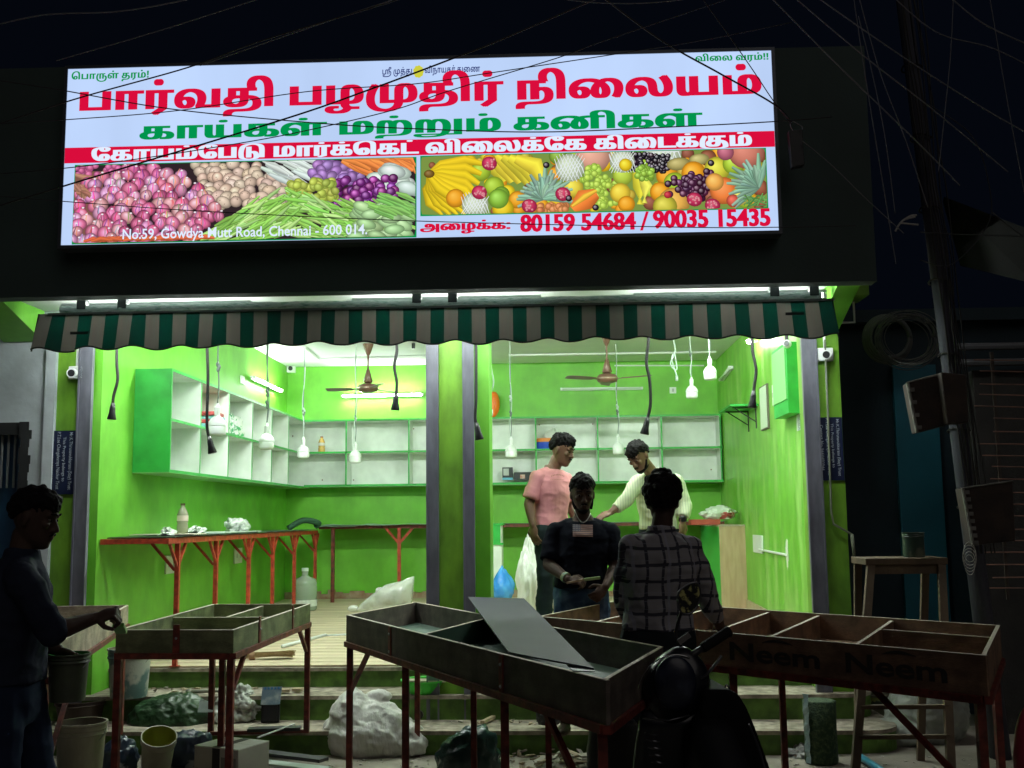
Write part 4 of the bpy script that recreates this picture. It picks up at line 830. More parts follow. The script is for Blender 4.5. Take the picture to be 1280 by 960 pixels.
for i in range(nst):
    xa = ax0+i*per; b = MB(); sub = 6; rows = 6; V = []
    for q in range(sub+1):
        x = xa+per*q/sub
        zt = 2.955; zb = 2.705+.026*(.5+.5*math.cos(2*math.pi*(x-ax0-.36)/.306))**1.3 + .004*math.sin(x*3.1)
        zb += -.012 if i < 3 else 0
        for r_ in range(rows+1):
            t = r_/rows; z = zt+(zb-zt)*t
            yy = AY+.018*math.sin(x*9.3+1.2*math.sin(x*2.3))*t+.01*math.sin(x*23)*t-.01*t
            xx = x + (-.035*t*max(0, 1-(x-ax0)/.9) if x < ax0+.9 else .0) + .03*t*max(0, 1-(ax1-x)/.7)
            V.append((xx, yy, z))
    n = rows+1
    b.add(V, [(q*n+r_, q*n+r_+1, (q+1)*n+r_+1, (q+1)*n+r_) for q in range(sub) for r_ in range(rows)])
    b.build('stripe', G1 if i % 2 else G2, AW, smooth=True)
    e = MB(); E_ = [Vector(V[q*n+rows]) for q in range(sub+1)]
    e.tube(E_, .0055, 5); e.build('edge_trim', G3, AW)
# end tapes
for x in (ax0-.036, ax1+.028):
    b = MB(); b.tube([(x+(.036 if x < 0 else -.028), AY-.001, 2.955), (x, AY-.012, 2.70)], .006, 5); b.build('edge_trim', G3, AW)
# rolled cloth on its tube
rl = MB(); pts = []; rad = []
for i in range(150):
    x = -3.30+i*(1.80+3.30)/149
    pts.append((x, AY+.06, 2.992+.003*math.sin(x*2.1))); rad.append(.030+.004*noise.noise(Vector((x*7, 0, 0)))+.0035*noise.noise(Vector((x*22, 3, 0))))
rl.tube(pts, rad, 14)
SILV = mat('rolled_cloth', (.85, .88, .86), .3, (.22, .42, .36), ns=3.0, lo=.5, hi=.72, stretch=(5, 1, 30), bump=.8, bs=14)
rl.build('rolled_cloth', SILV, AW, smooth=True)
b = MB(); b.box((-3.36, AY-.006, 2.948), (1.87, AY+.03, 2.962)); b.build('front_bar', GRYM, AW)
for px in (99, 520, 565, 1020, 970, 150):
    x = at(px, 375, AY).x; b = MB(); b.box((x-.03, AY+.03, 2.99), (x+.03, AY+.09, 3.058)); b.build('bracket', BLK, AW)
for px, yy in ((92, 416), (985, 392)):          # stitched repair tape
    c = at(px+8, yy, AY-.015); b = MB(); b.box((c.x-.06, AY-.03, c.z-.012), (c.x+.06, AY-.024, c.z+.006)); b.build('repair_tape', G3, AW)

# ============================================================ LAMPS
def tube_lamp(name, p, q, label, cat, on, power, nrm, group=None, fixture=True, rad=.011, hood=0):
    """batten p-q standing off a surface along nrm"""
    p = Vector(p); q = Vector(q); nrm = Vector(nrm)
    t = thing(name, label, cat, (p+q)/2, group)
    if fixture:
        b = MB(); b.bar(p-nrm*.03, q-nrm*.03, .035, .022, up=nrm); b.build('batten', WHT, t)
    if hood:
        b = MB(); b.box((p.x-.04, p.y-.04, p.z+.016), (q.x+.04, p.y+hood, p.z+.019)); b.build('reflector', WHT, t)
    b = MB(); d = (q-p).normalized(); b.tube([p+d*.02, q-d*.02], rad, 10)
    b.build('lamp_tube', emat('lamp_glow_%d' % round(power*10), (.90, 1.0, .93), power) if on else mat('unlit_tube', (.70, .78, .70), .25), t, smooth=True)
    for e in (p, q):
        s_ = 1 if e is p else -1
        b = MB(); b.bar(e, e+d*s_*.025, .03, .03); b.build('end_cap', WHT, t)
    return t
tube_lamp('tube_lamp', (-2.63, BY-.07, 3.11), (-1.59, BY-.07, 3.115), 'lit tube lamp on the green back wall behind the left fan', 'tube lamp', True, 170, (0, -1, 0))
tube_lamp('tube_lamp', (LX+.07, 3.9, 3.13), (LX+.07, 5.15, 3.13), 'lit tube lamp on the green side wall seen at a slant', 'tube lamp', True, 130, (1, 0, 0))
tube_lamp('tube_lamp', (.13, BY-.07, 3.155), (1.16, BY-.07, 3.15), 'unlit thin tube lamp on the back wall behind the right fan', 'tube lamp', False, 0, (0, -1, 0))
tube_lamp('tube_lamp', atx(900, 475, RX-.05), atx(912, 459, RX-.05), 'short unlit tube lamp slanting high on the right green wall', 'tube lamp', False, 0, (-1, 0, 0), rad=.016)
for i, (xa, xb) in enumerate(((-3.38, -2.05), (-1.35, -.05), (.58, 1.88))):
    tube_lamp('tube_lamp', (xa, -.54, 3.03), (xb, -.54, 3.03), 'lit tube lamp hidden behind the rolled awning, %s' % ('left of the pillar', 'in front of the pillar', 'right of the pillar')[i], 'tube lamp', True, 190, (0, 0, -1), 'tube lamps behind the rolled awning')
# the ceiling battens that light the room, behind the awning line
for i, (xa, xb) in enumerate(((-2.6, -1.4), (.3, 1.5))):
    tube_lamp('tube_lamp', (xa, 1.1, CEIL-.05), (xb, 1.1, CEIL-.05), 'lit tube lamp on the ceiling near the front, in the %s bay' % ('left', 'right')[i], 'tube lamp', True, 740, (0, 0, -1), 'tube lamps on the ceiling')
# bright little bulb near the right wall
c = atx(936, 427, RX-.10)
t = thing('wall_bulb', 'small glaring lit bulb at the top of the right wall beside the black cable', 'bulb', c)
b = MB(); b.sphere(c, .022, 12, 8); b.build('bulb_glass', emat('bulb_glow', (.95, 1, .95), 500), t, smooth=True)
b = MB(); b.tube([c, c+Vector((.09, 0, 0))], .012, 8); b.build('bulb_holder', WHT, t)

# ---- hanging white LED bulbs
def bulb_mesh():
    t = thing('hanging_bulb', 'x', 'bulb', (0, 0, 0))
    b = MB(); b.lathe([(.0, .0), (.045, .0), (.058, .008), (.062, .02), (.062, .06), (.06, .066)], n=20)
    b.build('bulb_cover', CLEARP, t, smooth=True)
    b = MB(); b.lathe([(.061, .064), (.064, .068), (.064, .078), (.055, .10), (.035, .125), (.02, .135), (.018, .16)], n=20); b.build('bulb_body', WHT, t, auto=35)
    b = MB(); b.lathe([(.0, .157), (.021, .157), (.022, .195), (.014, .205), (.009, .225), (0, .226)], n=14); b.build('bulb_holder', WHT, t, auto=35)
    return t
BU = bulb_mesh(); first = True
WCAB = mat('pale_flex', (.50, .58, .55), .5)
def hang(px, py, y, s, label, top=None, knot=None, dark=False, topz=CEIL, sway=.02):
    """px, py: lower end of the bulb in the photo"""
    global first
    c = at(px, py, y)
    if first: o = BU; first = False; o.location = c; o['org'] = list(c)
    else: o = copy_tree(BU, loc=c)
    o['label'] = label; o['group'] = 'unlit white bulbs hanging from the ceiling'; o.scale = (s, s, s)
    z0 = c.z+.225*s; tp = Vector((top.x, top.y, topz)) if top is not None else Vector((c.x, c.y, topz))
    a = Vector((c.x, c.y, z0)); pts = [a]
    for k in range(1, 8):
        f = k/8; q = a.lerp(tp, f); q.x += sway*math.sin(f*9+px)*(1-f); pts.append(q)
    pts.append(tp); pts = spline(pts, 4)
    pts = [(p.x-c.x, p.y-c.y, p.z-c.z) for p in pts]
    b = MB(); b.tube([Vector(p)/s for p in pts], .0055/s, 6)
    if knot:
        kz = (at(px, knot, y).z-c.z)/s
        for q in range(3): b.sphere((.006*math.sin(q*2)/s, 0, kz+q*.018), (.013, .013, .02), 8, 5)
    me = b.mesh('flex', WCAB if not dark else mat('grey_flex', (.12, .15, .14), .5), smooth=True)
    f = bpy.data.objects.new('flex', me); COL.objects.link(f); f.parent = o
hang(271, 545, .35, 1.12, 'large unlit white bulb hanging in front of the stacked packets on the left shelf', knot=462, dark=True, sway=.01)
hang(333, 562, .95, .98, 'unlit white bulb hanging between the left wall shelf and the lit side tube', knot=508, dark=True)
hang(379, 573, 3.0, .98, 'unlit white bulb hanging at the inner corner of the shelves', knot=516)
hang(444, 579, 3.5, 1.0, 'unlit white bulb hanging in front of the back shelf beside the left fan', knot=525)
hang(599, 549, .45, 1.02, 'unlit white bulb behind a black cable next to the green pillar', sway=.01)
hang(639, 572, 4.0, 1.02, 'unlit white bulb hanging above the black carton on the back shelf', knot=500)
hang(773, 568, 4.3, 1.0, 'unlit white bulb hanging between the two men inside', knot=511)
hang(865, 498, 3.2, .98, 'unlit white bulb hanging beside the right fan, lower of the two near the right wall', knot=480, sway=.015)
hang(888, 475, 1.9, .95, 'unlit white bulb hanging nearest the right wall, higher than its neighbour', sway=.004)
# ---- black lamp-holder cables
def cable(pts, y, label, th=.011):
    P = [at(px, py, y) for px, py in pts]
    t = thing('holder_cable', label, 'cable', P[-1], 'black cables with empty lamp holders hanging behind the awning')
    top = P[0].copy(); top.z = 3.055
    Q = spline([top]+P, 8)
    b = MB(); b.tube(Q, th, 8); b.build('cable', CABLE, t, smooth=True)
    d = (P[-1]-P[-2]).normalized(); e = P[-1]
    b = MB(); b.tube([e-d*.02, e+d*.02, e+d*.05, e+d*.095, e+d*.10], [.013, .02, .022, .032, .030], 12); b.build('lamp_holder', BLK, t, smooth=True)
cable([(146, 436), (146, 455), (147, 475), (142, 495), (141, 507)], -.3, 'black cable with an empty holder hanging left of the shelf end')
cable([(259, 430), (260, 470), (259, 510), (259, 535), (262, 549)], -.35, 'long black cable with an empty holder in front of the stacked packets')
cable([(496, 428), (496, 440), (493, 458), (496, 478), (495, 495)], -.3, 'black cable with an empty holder between the left fan and the pillar')
cable([(595, 428), (595, 460), (595, 500), (594, 522), (596, 532)], -.3, 'black cable with an empty holder hanging along the pillar')
cable([(811, 420), (808, 452), (812, 475), (813, 505), (809, 525)], -.35, 'long black cable with an empty holder in front of the right back shelf')
cable([(940, 424), (941, 440), (945, 462), (943, 482), (942, 492)], -.3, 'black cable with an empty holder ending above the small wall bracket')
# thin loose flex with bare end at ceiling
for pts, y, lb in (([(842, 425), (844, 440), (838, 455), (846, 462), (843, 442), (840, 450), (846, 470)], 3.2, 'tangled pale flex with a bare end hanging beside the two right bulbs'),
                   ([(612, 438), (614, 460), (617, 478), (613, 495), (614, 512)], 1.0, 'pale knotted flex hanging in front of the orange bag')):
    b = MB(); b.tube(spline([at(px, py, y) for px, py in pts], 6), .007, 6); q = at(*pts[-1], y); b.tube([q, q-Vector((0, 0, .05))], .014, 8)
    single(b, 'loose_flex', WCAB, lb, 'flex', smooth=True)

# ---- ceiling fans
FANM = mat('brown_fan_enamel', (.16, .075, .055), .35, coat=.3); FANC = mat('fan_band', (.5, .36, .3), .25, metal=.7)
def fan(c, a0, label, s=.5):
    t = thing('ceiling_fan', label, 'fan', c)
    b = MB(); b.lathe([(0, -.06), (.05, -.06), (.10, -.045), (.115, -.02), (.115, .0), (.09, .03), (.03, .045)], c, 24); b.build('motor', FANM, t, smooth=True)
    b = MB(); b.lathe([(.112, -.024), (.119, -.018), (.119, -.006), (.112, -.001)], c, 24); b.build('trim_ring', FANC, t, smooth=True)
    b = MB(); b.lathe([(.045, .05), (.055, .06), (.02, .19), (.013, .20)], c, 16); b.build('lower_canopy', FANM, t, smooth=True)
    H_ = CEIL-c[2]
    b = MB(); b.tube([Vector(c)+Vector((0, 0, .15)), Vector(c)+Vector((0, 0, H_-.06))], .011, 8); b.build('down_rod', FANM, t)
    b = MB(); b.lathe([(.014, H_-.13), (.03, H_-.10), (.06, H_-.01), (.06, H_)], c, 16); b.build('upper_canopy', FANM, t, smooth=True)
    for k in range(3):
        a = a0+k*2*math.pi/3; M = Matrix.Translation(Vector(c)) @ rz(a) @ Matrix.Rotation(math.radians(11), 4, 'X')
        b = MB(); b.box((.10, -.02, -.022), (.22, .02, -.016), M)
        V = []
        for i in range(9):
            x = .17+(s-.17)*i/8; wv = .042+.014*math.sin(i/8*math.pi*.8)
            if i == 8: wv = .045
            V += [M @ Vector((x, -wv, -.018)), M @ Vector((x, 0, -.010)), M @ Vector((x, wv, -.018)), M @ Vector((x, wv, -.021)), M @ Vector((x, -wv, -.021))]
        b.add(V, [(i*5+q, i*5+(q+1) % 5, (i+1)*5+(q+1) % 5, (i+1)*5+q) for i in range(8) for q in range(5)]+[(4, 3, 2, 1, 0), (40, 41, 42, 43, 44)])
        b.build('blade', FANM, t)
fan(at(460, 484, 4.0), math.radians(-64), 'brown ceiling fan in the left bay above the lit tube lamp', .47)
fan(at(759, 472, 3.6), math.radians(-30), 'brown ceiling fan in the right bay in front of the unlit tube lamp')

# ============================================================ SHOP FITTINGS
# wall shelves: one run along the left wall, one along the back wall
SH = thing('wall_shelves', 'green edged white pigeonhole shelves running round the left corner', 'shelves', (LX, 3, 1.96))
sy0, sz_0, sz_1, sxf, syf = .69, 1.955, 2.785, -3.03, 5.37
szm = 2.365; T = .018
def shelf_board(lo, hi, name, mats=SHELFW, edge=None, par=None):
    b = MB(); b.box(lo, hi); b.build(name, mats, par or SH)
    if edge:
        b = MB(); b.box(*edge); b.build('edge_strip', SHELFG, par or SH)
shelf_board((LX+.001, sy0, sz_0), (sxf, sy0+T, sz_1), 'end_panel', SHELFG)
for z, nm in ((sz_0, 'bottom_board'), (szm, 'middle_board'), (sz_1-T, 'top_board')):
    shelf_board((LX+.001, sy0+T, z), (sxf-.003, BY-.002, z+T), nm, SHELFW, ((sxf-.003, sy0+T, z-.002), (sxf+.001, syf, z+T+.002)))
b = MB(); b.box((LX+.001, sy0, sz_0-.006), (sxf, syf, sz_0-.001)); b.build('underside', mat('green_underside', (.26, .52, .20), .5), SH)
b = MB(); b.box((LX+.001, sy0+T, sz_0+T), (LX+.008, BY-.002, sz_1-T)); b.build('back_panel', SHELFW, SH)
for px in (250.6, 285.7, 315.4, 339.7, 360.7):
    y = atx(px, 560, sxf).y; shelf_board((LX+.008, y-T/2, sz_0+T), (sxf-.003, y+T/2, sz_1-T), 'divider', SHELFW, ((sxf-.003, y-T/2, sz_0+T), (sxf, y+T/2, sz_1-T)))
SK = thing('wall_shelves', 'green edged white pigeonhole shelves along the back wall', 'shelves', (0, BY, 1.97))
xs = [at(px, 565, syf).x for px in (432.6, 511, 590, 670, 747.6, 827.5)]
for z, nm in ((1.97, 'bottom_board'), (2.375, 'middle_board'), (2.77, 'top_board')):
    shelf_board((sxf+.002, syf+.003, z), (RX-.02, BY-.002, z+T), nm, SHELFW, ((sxf+.002, syf-.002, z-.003), (RX-.01, syf+.003, z+T+.003)), SK)
b = MB(); b.box((sxf+.002, syf, 1.962), (RX-.01, BY-.002, 1.966)); b.build('underside', mat('green_underside', (0, 0, 0)), SK)
b = MB(); b.box((LX+.009, BY-.010, 1.975), (RX-.02, BY-.003, 2.77)); b.build('back_panel', SHELFW, SK)
for x in xs+[RX-.03]:
    wd = .022 if abs(x-xs[-1]) < .01 else T
    shelf_board((x-wd/2, syf+.003, 1.99), (x+wd/2, BY-.011, 2.77), 'divider', SHELFW, ((x-wd/2, syf-.002, 1.99), (x+wd/2, syf+.003, 2.77)), SK)
for px, py in ((366, 545), (403, 600), (614, 534), (674, 531), (741, 530), (889, 587), (442, 600), (517, 536)):
    q = at(px, py, BY-.012); b = MB(); b.sphere(q, .009, 8, 5); b.build('screw_cap', mat('brown_screw', (.2, .1, .07), .5), SK)

# welded table frames along the walls with loose boards on top
TB = thing('wall_table', 'long red oxide steel table along the left wall with dark board tops', 'table', (-2.83, 2.6, .49))
tz = 1.44; tx = -2.83
b = MB(); b.bar((tx, .10, tz-.02), (tx, 5.2, tz-.02), .04); b.bar((LX+.03, .10, tz-.02), (LX+.03, 5.2, tz-.02), .04)
for y in np.linspace(.12, 5.18, 7): b.bar((LX+.04, y, tz-.02), (tx, y, tz-.02), .035)
b.build('frame', REDO, TB)
for px in (222, 270, 311, 341, 368, 394):
    y = atx(px, 700, tx).y; b = MB(); b.bar((tx, y, fz(y)), (tx, y, tz-.04), .034)
    b.bar((tx, y, tz-.22), (tx, y-.18, tz-.04), .02); b.bar((tx, y, tz-.22), (tx, y+.18, tz-.04), .02)
    b.bar((tx-.02, y, tz-.24), (tx-.20, y, tz-.04), .02); b.box((tx-.03, y-.03, fz(y)), (tx+.03, y+.03, fz(y)+.006)); b.build('leg', REDO, TB)
GLS = mat('dark_board_top', (.035, .06, .05), .35, (.10, .14, .12), ns=3, bump=.2)
for i, (ya, yb, m, dz) in enumerate(((.2, 1.25, BLK, 0), (.62, .95, mat('pale_card', (.70, .62, .52), .8), .013), (1.27, 3.0, GLS, 0), (1.4, 2.6, mat('pale_grey_board', (.50, .58, .54), .5), .013), (3.02, 5.15, GLS, 0))):
    b = MB(); n = 14; V = []
    for q in range(n+1):
        y = ya+(yb-ya)*q/n; h = dz+tz+.003+.006*abs(math.sin(q*1.7+i)); V += [(LX+.02, y, h+.006), (tx+.03, y, h+.006), (tx+.03, y, h), (LX+.02, y, h)]
    b.add(V, [(q*4+k_, q*4+(k_+1) % 4, q*4+4+(k_+1) % 4, q*4+4+k_) for q in range(n) for k_ in range(4)]+[(3, 2, 1, 0), (n*4, n*4+1, n*4+2, n*4+3)]); b.build('board_top', m, TB)
TC = thing('wall_table', 'long red oxide steel table along the back wall behind the men', 'table', (0, 5.2, .58))
b = MB(); b.bar((-2.8, 5.2, 1.47), (RX-.05, 5.2, 1.47), .035); b.bar((-2.8, BY-.04, 1.47), (RX-.05, BY-.04, 1.47), .035); b.build('frame', REDD, TC)
for px, m in ((416, REDD), (499, REDO), (600, REDO), (718, REDO)):
    x = at(px, 700, 5.2).x; b = MB(); b.bar((x, 5.2, fz(5.2)), (x, 5.2, 1.455), .04, up=Vector((0, 1, 0)))
    if px > 420:
        b.bar((x, 5.2, 1.27), (x-.16, 5.2, 1.455), .028); b.bar((x, 5.2, 1.27), (x+.16, 5.2, 1.455), .028)
    b.build('leg', m, TC)
b = MB(); b.box((-2.86, 5.17, 1.49), (RX-.04, BY-.02, 1.497)); b.build('board_top', GLS, TC)
b = MB(); n = 20; V = []
for i in range(n+1):
    x = -2.84+1.4*i/n; h = 1.502+.012*max(0, math.sin(i*.9)); V += [(x, 5.10, h-.03*(1-i/n)), (x, 5.55, h)]
b.add(V, [(i*2, i*2+1, i*2+3, i*2+2) for i in range(n)]); b.build('plastic_sheet', mat('pale_sheet', (.35, .48, .42), .4), TC)

# wall cupboard counter on the right
CT = thing('counter', 'plain plywood counter with a green painted side by the right wall', 'counter', (1.9, 4.4, .56))
cx0, cx1, cy0 = at(900, 700, 4.1).x, at(934, 700, 4.1).x, 4.1
ctz = at(900, 656, 4.1).z
b = MB(); b.box((cx0+.003, cy0, fz(4)), (cx1, cy0+.018, ctz-.018)); b.build('front_panel', mat('bare_plywood', (.55, .40, .25), .65, (.46, .32, .19), ns=4, stretch=(6, 1, 1), bump=.06), CT)
b = MB(); b.box((cx0-.0, cy0+.018, fz(4)), (cx0+.018, cy0+1.45, ctz-.018)); b.build('side_panel', mat('green_counter_paint', (.05, .44, .08), .3, (.06, .50, .10), ns=2), CT)
b = MB(); b.box((cx1-.018, cy0+.02, fz(4)), (cx1-.001, cy0+1.25, ctz-.018)); b.build('side_panel', mat('bare_plywood', (0, 0, 0)), CT)
b = MB(); b.box((cx0-.012, cy0-.012, ctz-.018), (cx1+.006, cy0+1.46, ctz)); b.build('top', PLYP, CT)

# orange bag, sockets, cameras and other wall things
def wallbox(name, lo, hi, m, label, cat, bev=.004, group=None):
    b = MB(); b.box(lo, hi); return single(b, name, m, label, cat, group, bevel=bev)
q = at(617, 505, 5.5)
b = blob((q.x, 5.5, q.z), (.075, .05, .165), 3, .10, 2.2, .6, 3, False)
single(b, 'carry_bag', mat('orange_bag', (.85, .17, .01), .4), 'orange bag hanging on the back wall beside the pillar', 'bag', smooth=True)
def switchplate(px0, px1, py0, py1, wall, label, n=0):
    if wall == 'L': a = atx(px0, (py0+py1)/2, LX+.01); c = atx(px1, (py0+py1)/2, LX+.01); top = atx((px0+px1)/2, py0, LX+.01).z; bt = atx((px0+px1)/2, py1, LX+.01).z; lo = (LX+.0005, min(a.y, c.y), bt); hi = (LX+.018, max(a.y, c.y), top)
    elif wall == 'R': a = atx(px0, (py0+py1)/2, RX-.01); c = atx(px1, (py0+py1)/2, RX-.01); top = atx((px0+px1)/2, py0, RX-.01).z; bt = atx((px0+px1)/2, py1, RX-.01).z; lo = (RX-.018, min(a.y, c.y), bt); hi = (RX-.0005, max(a.y, c.y), top)
    else: a = at(px0, py1, BY); c = at(px1, py0, BY); lo = (a.x, BY-.02, a.z); hi = (c.x, BY-.0005, c.z)
    t = thing('switch_plate', label, 'switch plate', Vector(lo))
    b = MB(); b.box(lo, hi); b.build('plate', WHT, t, bevel=.003)
    for k in range(n):
        f = (k+.5)/n
        b = MB()
        if wall in 'LR':
            x = LX+.018 if wall == 'L' else RX-.022; yy = lo[1]+(hi[1]-lo[1])*f
            b.box((x, yy-.012, (lo[2]+hi[2])/2-.022), (x+.004, yy+.012, (lo[2]+hi[2])/2+.022))
        else:
            xx = lo[0]+(hi[0]-lo[0])*f; b.box((xx-.012, BY-.024, (lo[2]+hi[2])/2-.02), (xx+.012, BY-.02, (lo[2]+hi[2])/2+.02))
        b.build('switch', mat('grey_switch', (.45, .47, .46), .4), t)
    return t
switchplate(207, 219, 694, 717, 'L', 'white socket plate under the left table behind its first leg', 2)
switchplate(293, 302, 685, 704, 'L', 'white socket plate under the middle of the left table', 2)
switchplate(837-0, 845, 484, 492, 'B', 'small white switch plate high on the back wall', 1)
switchplate(301, 305, 470, 480, 'L', 'small white box beside the lit side tube lamp', 0)
switchplate(966, 974, 479, 506, 'R', 'white switch board with rounded corners on the right wall', 3)
switchplate(942, 953, 669, 691, 'R', 'square white box low on the right wall joined to a conduit', 0)
# speaker box
q = at(364, 461, BY-.05)
t = thing('wall_speaker', 'small white box with a round black grille at the back ceiling corner', 'speaker', q)
b = MB(); b.box((q.x-.05, BY-.09, q.z-.05), (q.x+.05, BY-.001, q.z+.05)); b.build('housing', WHT, t, bevel=.006)
b = MB(); b.tube([(q.x, BY-.09, q.z), (q.x, BY-.096, q.z)], .028, 16); b.build('grille', BLK, t)
# bullet cameras on the pilasters
def cctv(px, py, d, label):
    c = at(px, py, -.12); t = thing('security_camera', label, 'camera', c)
    b = MB(); b.box((c.x-.055, -.035, c.z-.045), (c.x+.055, -.0005, c.z+.05)); b.build('junction_box', WHT, t, bevel=.006)
    e = c+Vector((.03*d, -.05, -.02)); s_ = c+Vector((-.01*d, .085, 0))
    b = MB(); b.tube([s_, c+Vector((0, .03, .0))], .012, 8); b.build('mount', WHT, t)
    b = MB(); b.tube([s_.lerp(e, .25), e], .031, 16); b.tube([e, e+Vector((.004*d, -.010, -.002))], [.033, .033], 16); b.build('camera_body', WHT, t, auto=40)
    dd = (e-s_).normalized()
    b = MB(); b.tube([e+dd*.011, e+dd*.014], [.026, .024], 16); b.build('lens', BLK, t)
    b = MB(); b.tube([(c.x, -.012, c.z+.05), (c.x, -.012, 3.05)], .010, 8); b.build('conduit', WHT, t)
cctv(88, 464, 1, 'white bullet camera on the left pilaster above the dark name plate')
cctv(1036, 441, -1, 'white bullet camera on the right pilaster above the dark name plate')
# dome camera near right guide
q = at(984, 430, .15)
t = thing('dome_camera', 'small round camera at the top of the right opening by the grey guide', 'camera', q)
b = MB(); b.sphere(q, .032, 16, 10); b.build('camera_ball', WHT, t, smooth=True)
b = MB(); b.tube([q+Vector((-.01, -.024, 0)), q+Vector((-.014, -.034, 0))], .020, 14); b.build('lens', mat('grey_glass', (.12, .12, .13), .15), t)
b = MB(); b.box((q.x-.012, q.y, q.z), (q.x+.012, q.y+.02, 3.0)); b.build('mount', BLK, t)

# name plates on the pilasters
PLQ = mat('dark_blue_plate', (.008, .013, .045), .35, (.012, .02, .06), ns=8)
PTX = mat('plate_lettering', (.62, .66, .72), .6, (.3, .33, .38), ns=60, lo=.4, hi=.8)
def plaque(x0, x1, z0, z1, label, mirror=False):
    t = thing('name_plate', label, 'name plate', ((x0+x1)/2, -.01, z0))
    b = MB(); b.box((x0, -.012, z0), (x1, -.0015, z1)); b.build('plate', PLQ, t)
    W_ = x1-x0; L_ = z1-z0
    for s_, a, e, h, u in (('Mr.K.Thirunavukkarasu (Stay) Trust', .03, .93, .15, .73), ('This Property belongs to', .10, .80, .13, .52), ('P.T.Lee Chengalvaraya Naicker Trust', .02, .92, .15, .32), ('Contact No 9444480944', .12, .84, .13, .11)):
        b = fit(MB(), latin(s_, .004), (x0+u*W_, -.0135, z1-a*L_), (0, 0, -1), (1, 0, 0), (e-a)*L_, h*W_)
        b.build('lettering', PTX, t)
plaque(-3.695, -3.475, 1.77, 2.235, 'dark blue name plate with sideways white lettering on the left pilaster')
plaque(1.905, 2.085, 1.80, 2.25, 'dark blue name plate with sideways white lettering on the right pilaster')
# pipe down the right pilaster
b = MB(); P = [at(1031, 425, -.03), at(1035, 520, -.03), at(1039, 640, -.03), at(1042, 655, -.03), at(1065, 668, -.03), at(1068, 697, -.03)]
b.tube(P, .008, 8); b.tube([P[-2], P[-1]], .012, 8)
single(b, 'wall_pipe', mat('dull_pipe', (.20, .22, .16), .5), 'thin grey pipe running down the right pilaster over its name plate', 'pipe', smooth=True)
b = MB(); P = [at(100, 432, .29), at(90, 432, -.02)]

# right wall: electrical cabinet, bracket shelf, framed board, sticker
def rw(px, py, off=0): return atx(px, py, RX-off)
EC = thing('electrical_cabinet', 'green painted electrical cabinet at the top of the right wall', 'cabinet', rw(985, 500))
b = MB(); b.box((RX-.11, 1.22, 2.40), (RX-.001, 1.80, 3.0)); b.build('cabinet_body', SHELFG, EC, bevel=.003)
b = MB(); b.box((RX-.119, 1.25, 2.52), (RX-.111, 1.77, 2.97)); b.build('door', mat('pale_green_door', (.25, .60, .22), .35), EC, bevel=.002)
b = MB(); b.tube(spline([(RX-.05, 1.84, 2.75), (RX-.03, 1.90, 2.80), (RX-.04, 1.92, 2.7), (RX-.02, 1.86, 2.62), (RX-.03, 1.92, 2.55)], 6), .005, 6); b.build('loose_wire', CABLE, EC, smooth=True)
BR = thing('bracket_shelf', 'small green wall shelf on two black brackets on the right wall', 'shelf', rw(935, 505))
p0 = rw(948, 507); ya, yb = p0.y, p0.y+.75; zz = p0.z
b = MB(); b.box((RX-.28, ya, zz), (RX-.001, yb, zz+.02)); b.build('board', SHELFG, BR)
for y in (ya+.12, yb-.2):
    b = MB(); b.bar((RX-.006, y, zz-.22), (RX-.006, y, zz-.001), .012); b.bar((RX-.24, y, zz-.008), (RX-.006, y, zz-.008), .012); b.bar((RX-.22, y, zz-.012), (RX-.01, y, zz-.15), .010); b.build('bracket', BLK, BR)
FB = thing('framed_board', 'tall pale board in a dark frame on the right wall below the cabinet', 'framed board', rw(956, 510))
a = rw(951, 485); c = rw(960.5, 480); zt = a.z; zb = rw(955, 538).z; y0, y1 = c.y, a.y
b = MB(); b.box((RX-.018, y0, zb), (RX-.001, y1, zt)); b.build('frame', mat('brown_frame', (.12, .11, .08), .5), FB)
b = MB(); b.box((RX-.022, y0+.03, zb+.012), (RX-.0185, y1-.03, zt-.012)); b.build('sheet', mat('pale_paper', (.62, .74, .58), .6), FB)
SN = thing('wall_notice', 'narrow white notice with sideways print next to the right grey guide', 'notice', rw(999, 515))
# nearly edge-on strip beside the guide
ps = at(999, 540, .62)
yN = atx(999, 512, RX).y
b = MB(); zt = rw(996, 491).z; zb = rw(999, 538).z; b.box((RX-.004, yN-.12, zb), (RX-.001, yN+.10, zt)); b.build('paper', mat('notice_paper', (.66, .72, .68), .6), SN)
b = fit(MB(), latin('APARNA ELECTRICAL', .006), (RX-.0055, yN+.04, zt-.10), (0, 0, -1), (0, -1, 0), (zt-zb)*.7, .09); b.build('lettering', mat('notice_ink', (.2, .25, .35), .6), SN)
b = MB(); b.box((RX-.007, yN-.12, zt-.07), (RX-.0045, yN+.10, zt)); b.build('notice_head', mat('notice_blue', (.15, .2, .35), .6), SN)
# conduit with plaster patch low on the right wall
a = rw(951, 687); c = rw(984, 692)
b = MB(); b.tube([(RX-.015, a.y, a.z), (RX-.015, c.y, a.z-.01)], .012, 8); single(b, 'wall_conduit', WHT, 'short white conduit low on the right wall between box and plaster patch', 'conduit')
b = blob((RX, c.y, rw(983, 690).z), (.007, .045, .12), 5, .5, 3, .6, 3, False); single(b, 'plaster_patch', mat('white_filler', (.72, .76, .66), .9), 'rough white filler patch around a socket on the right wall', 'filler patch')
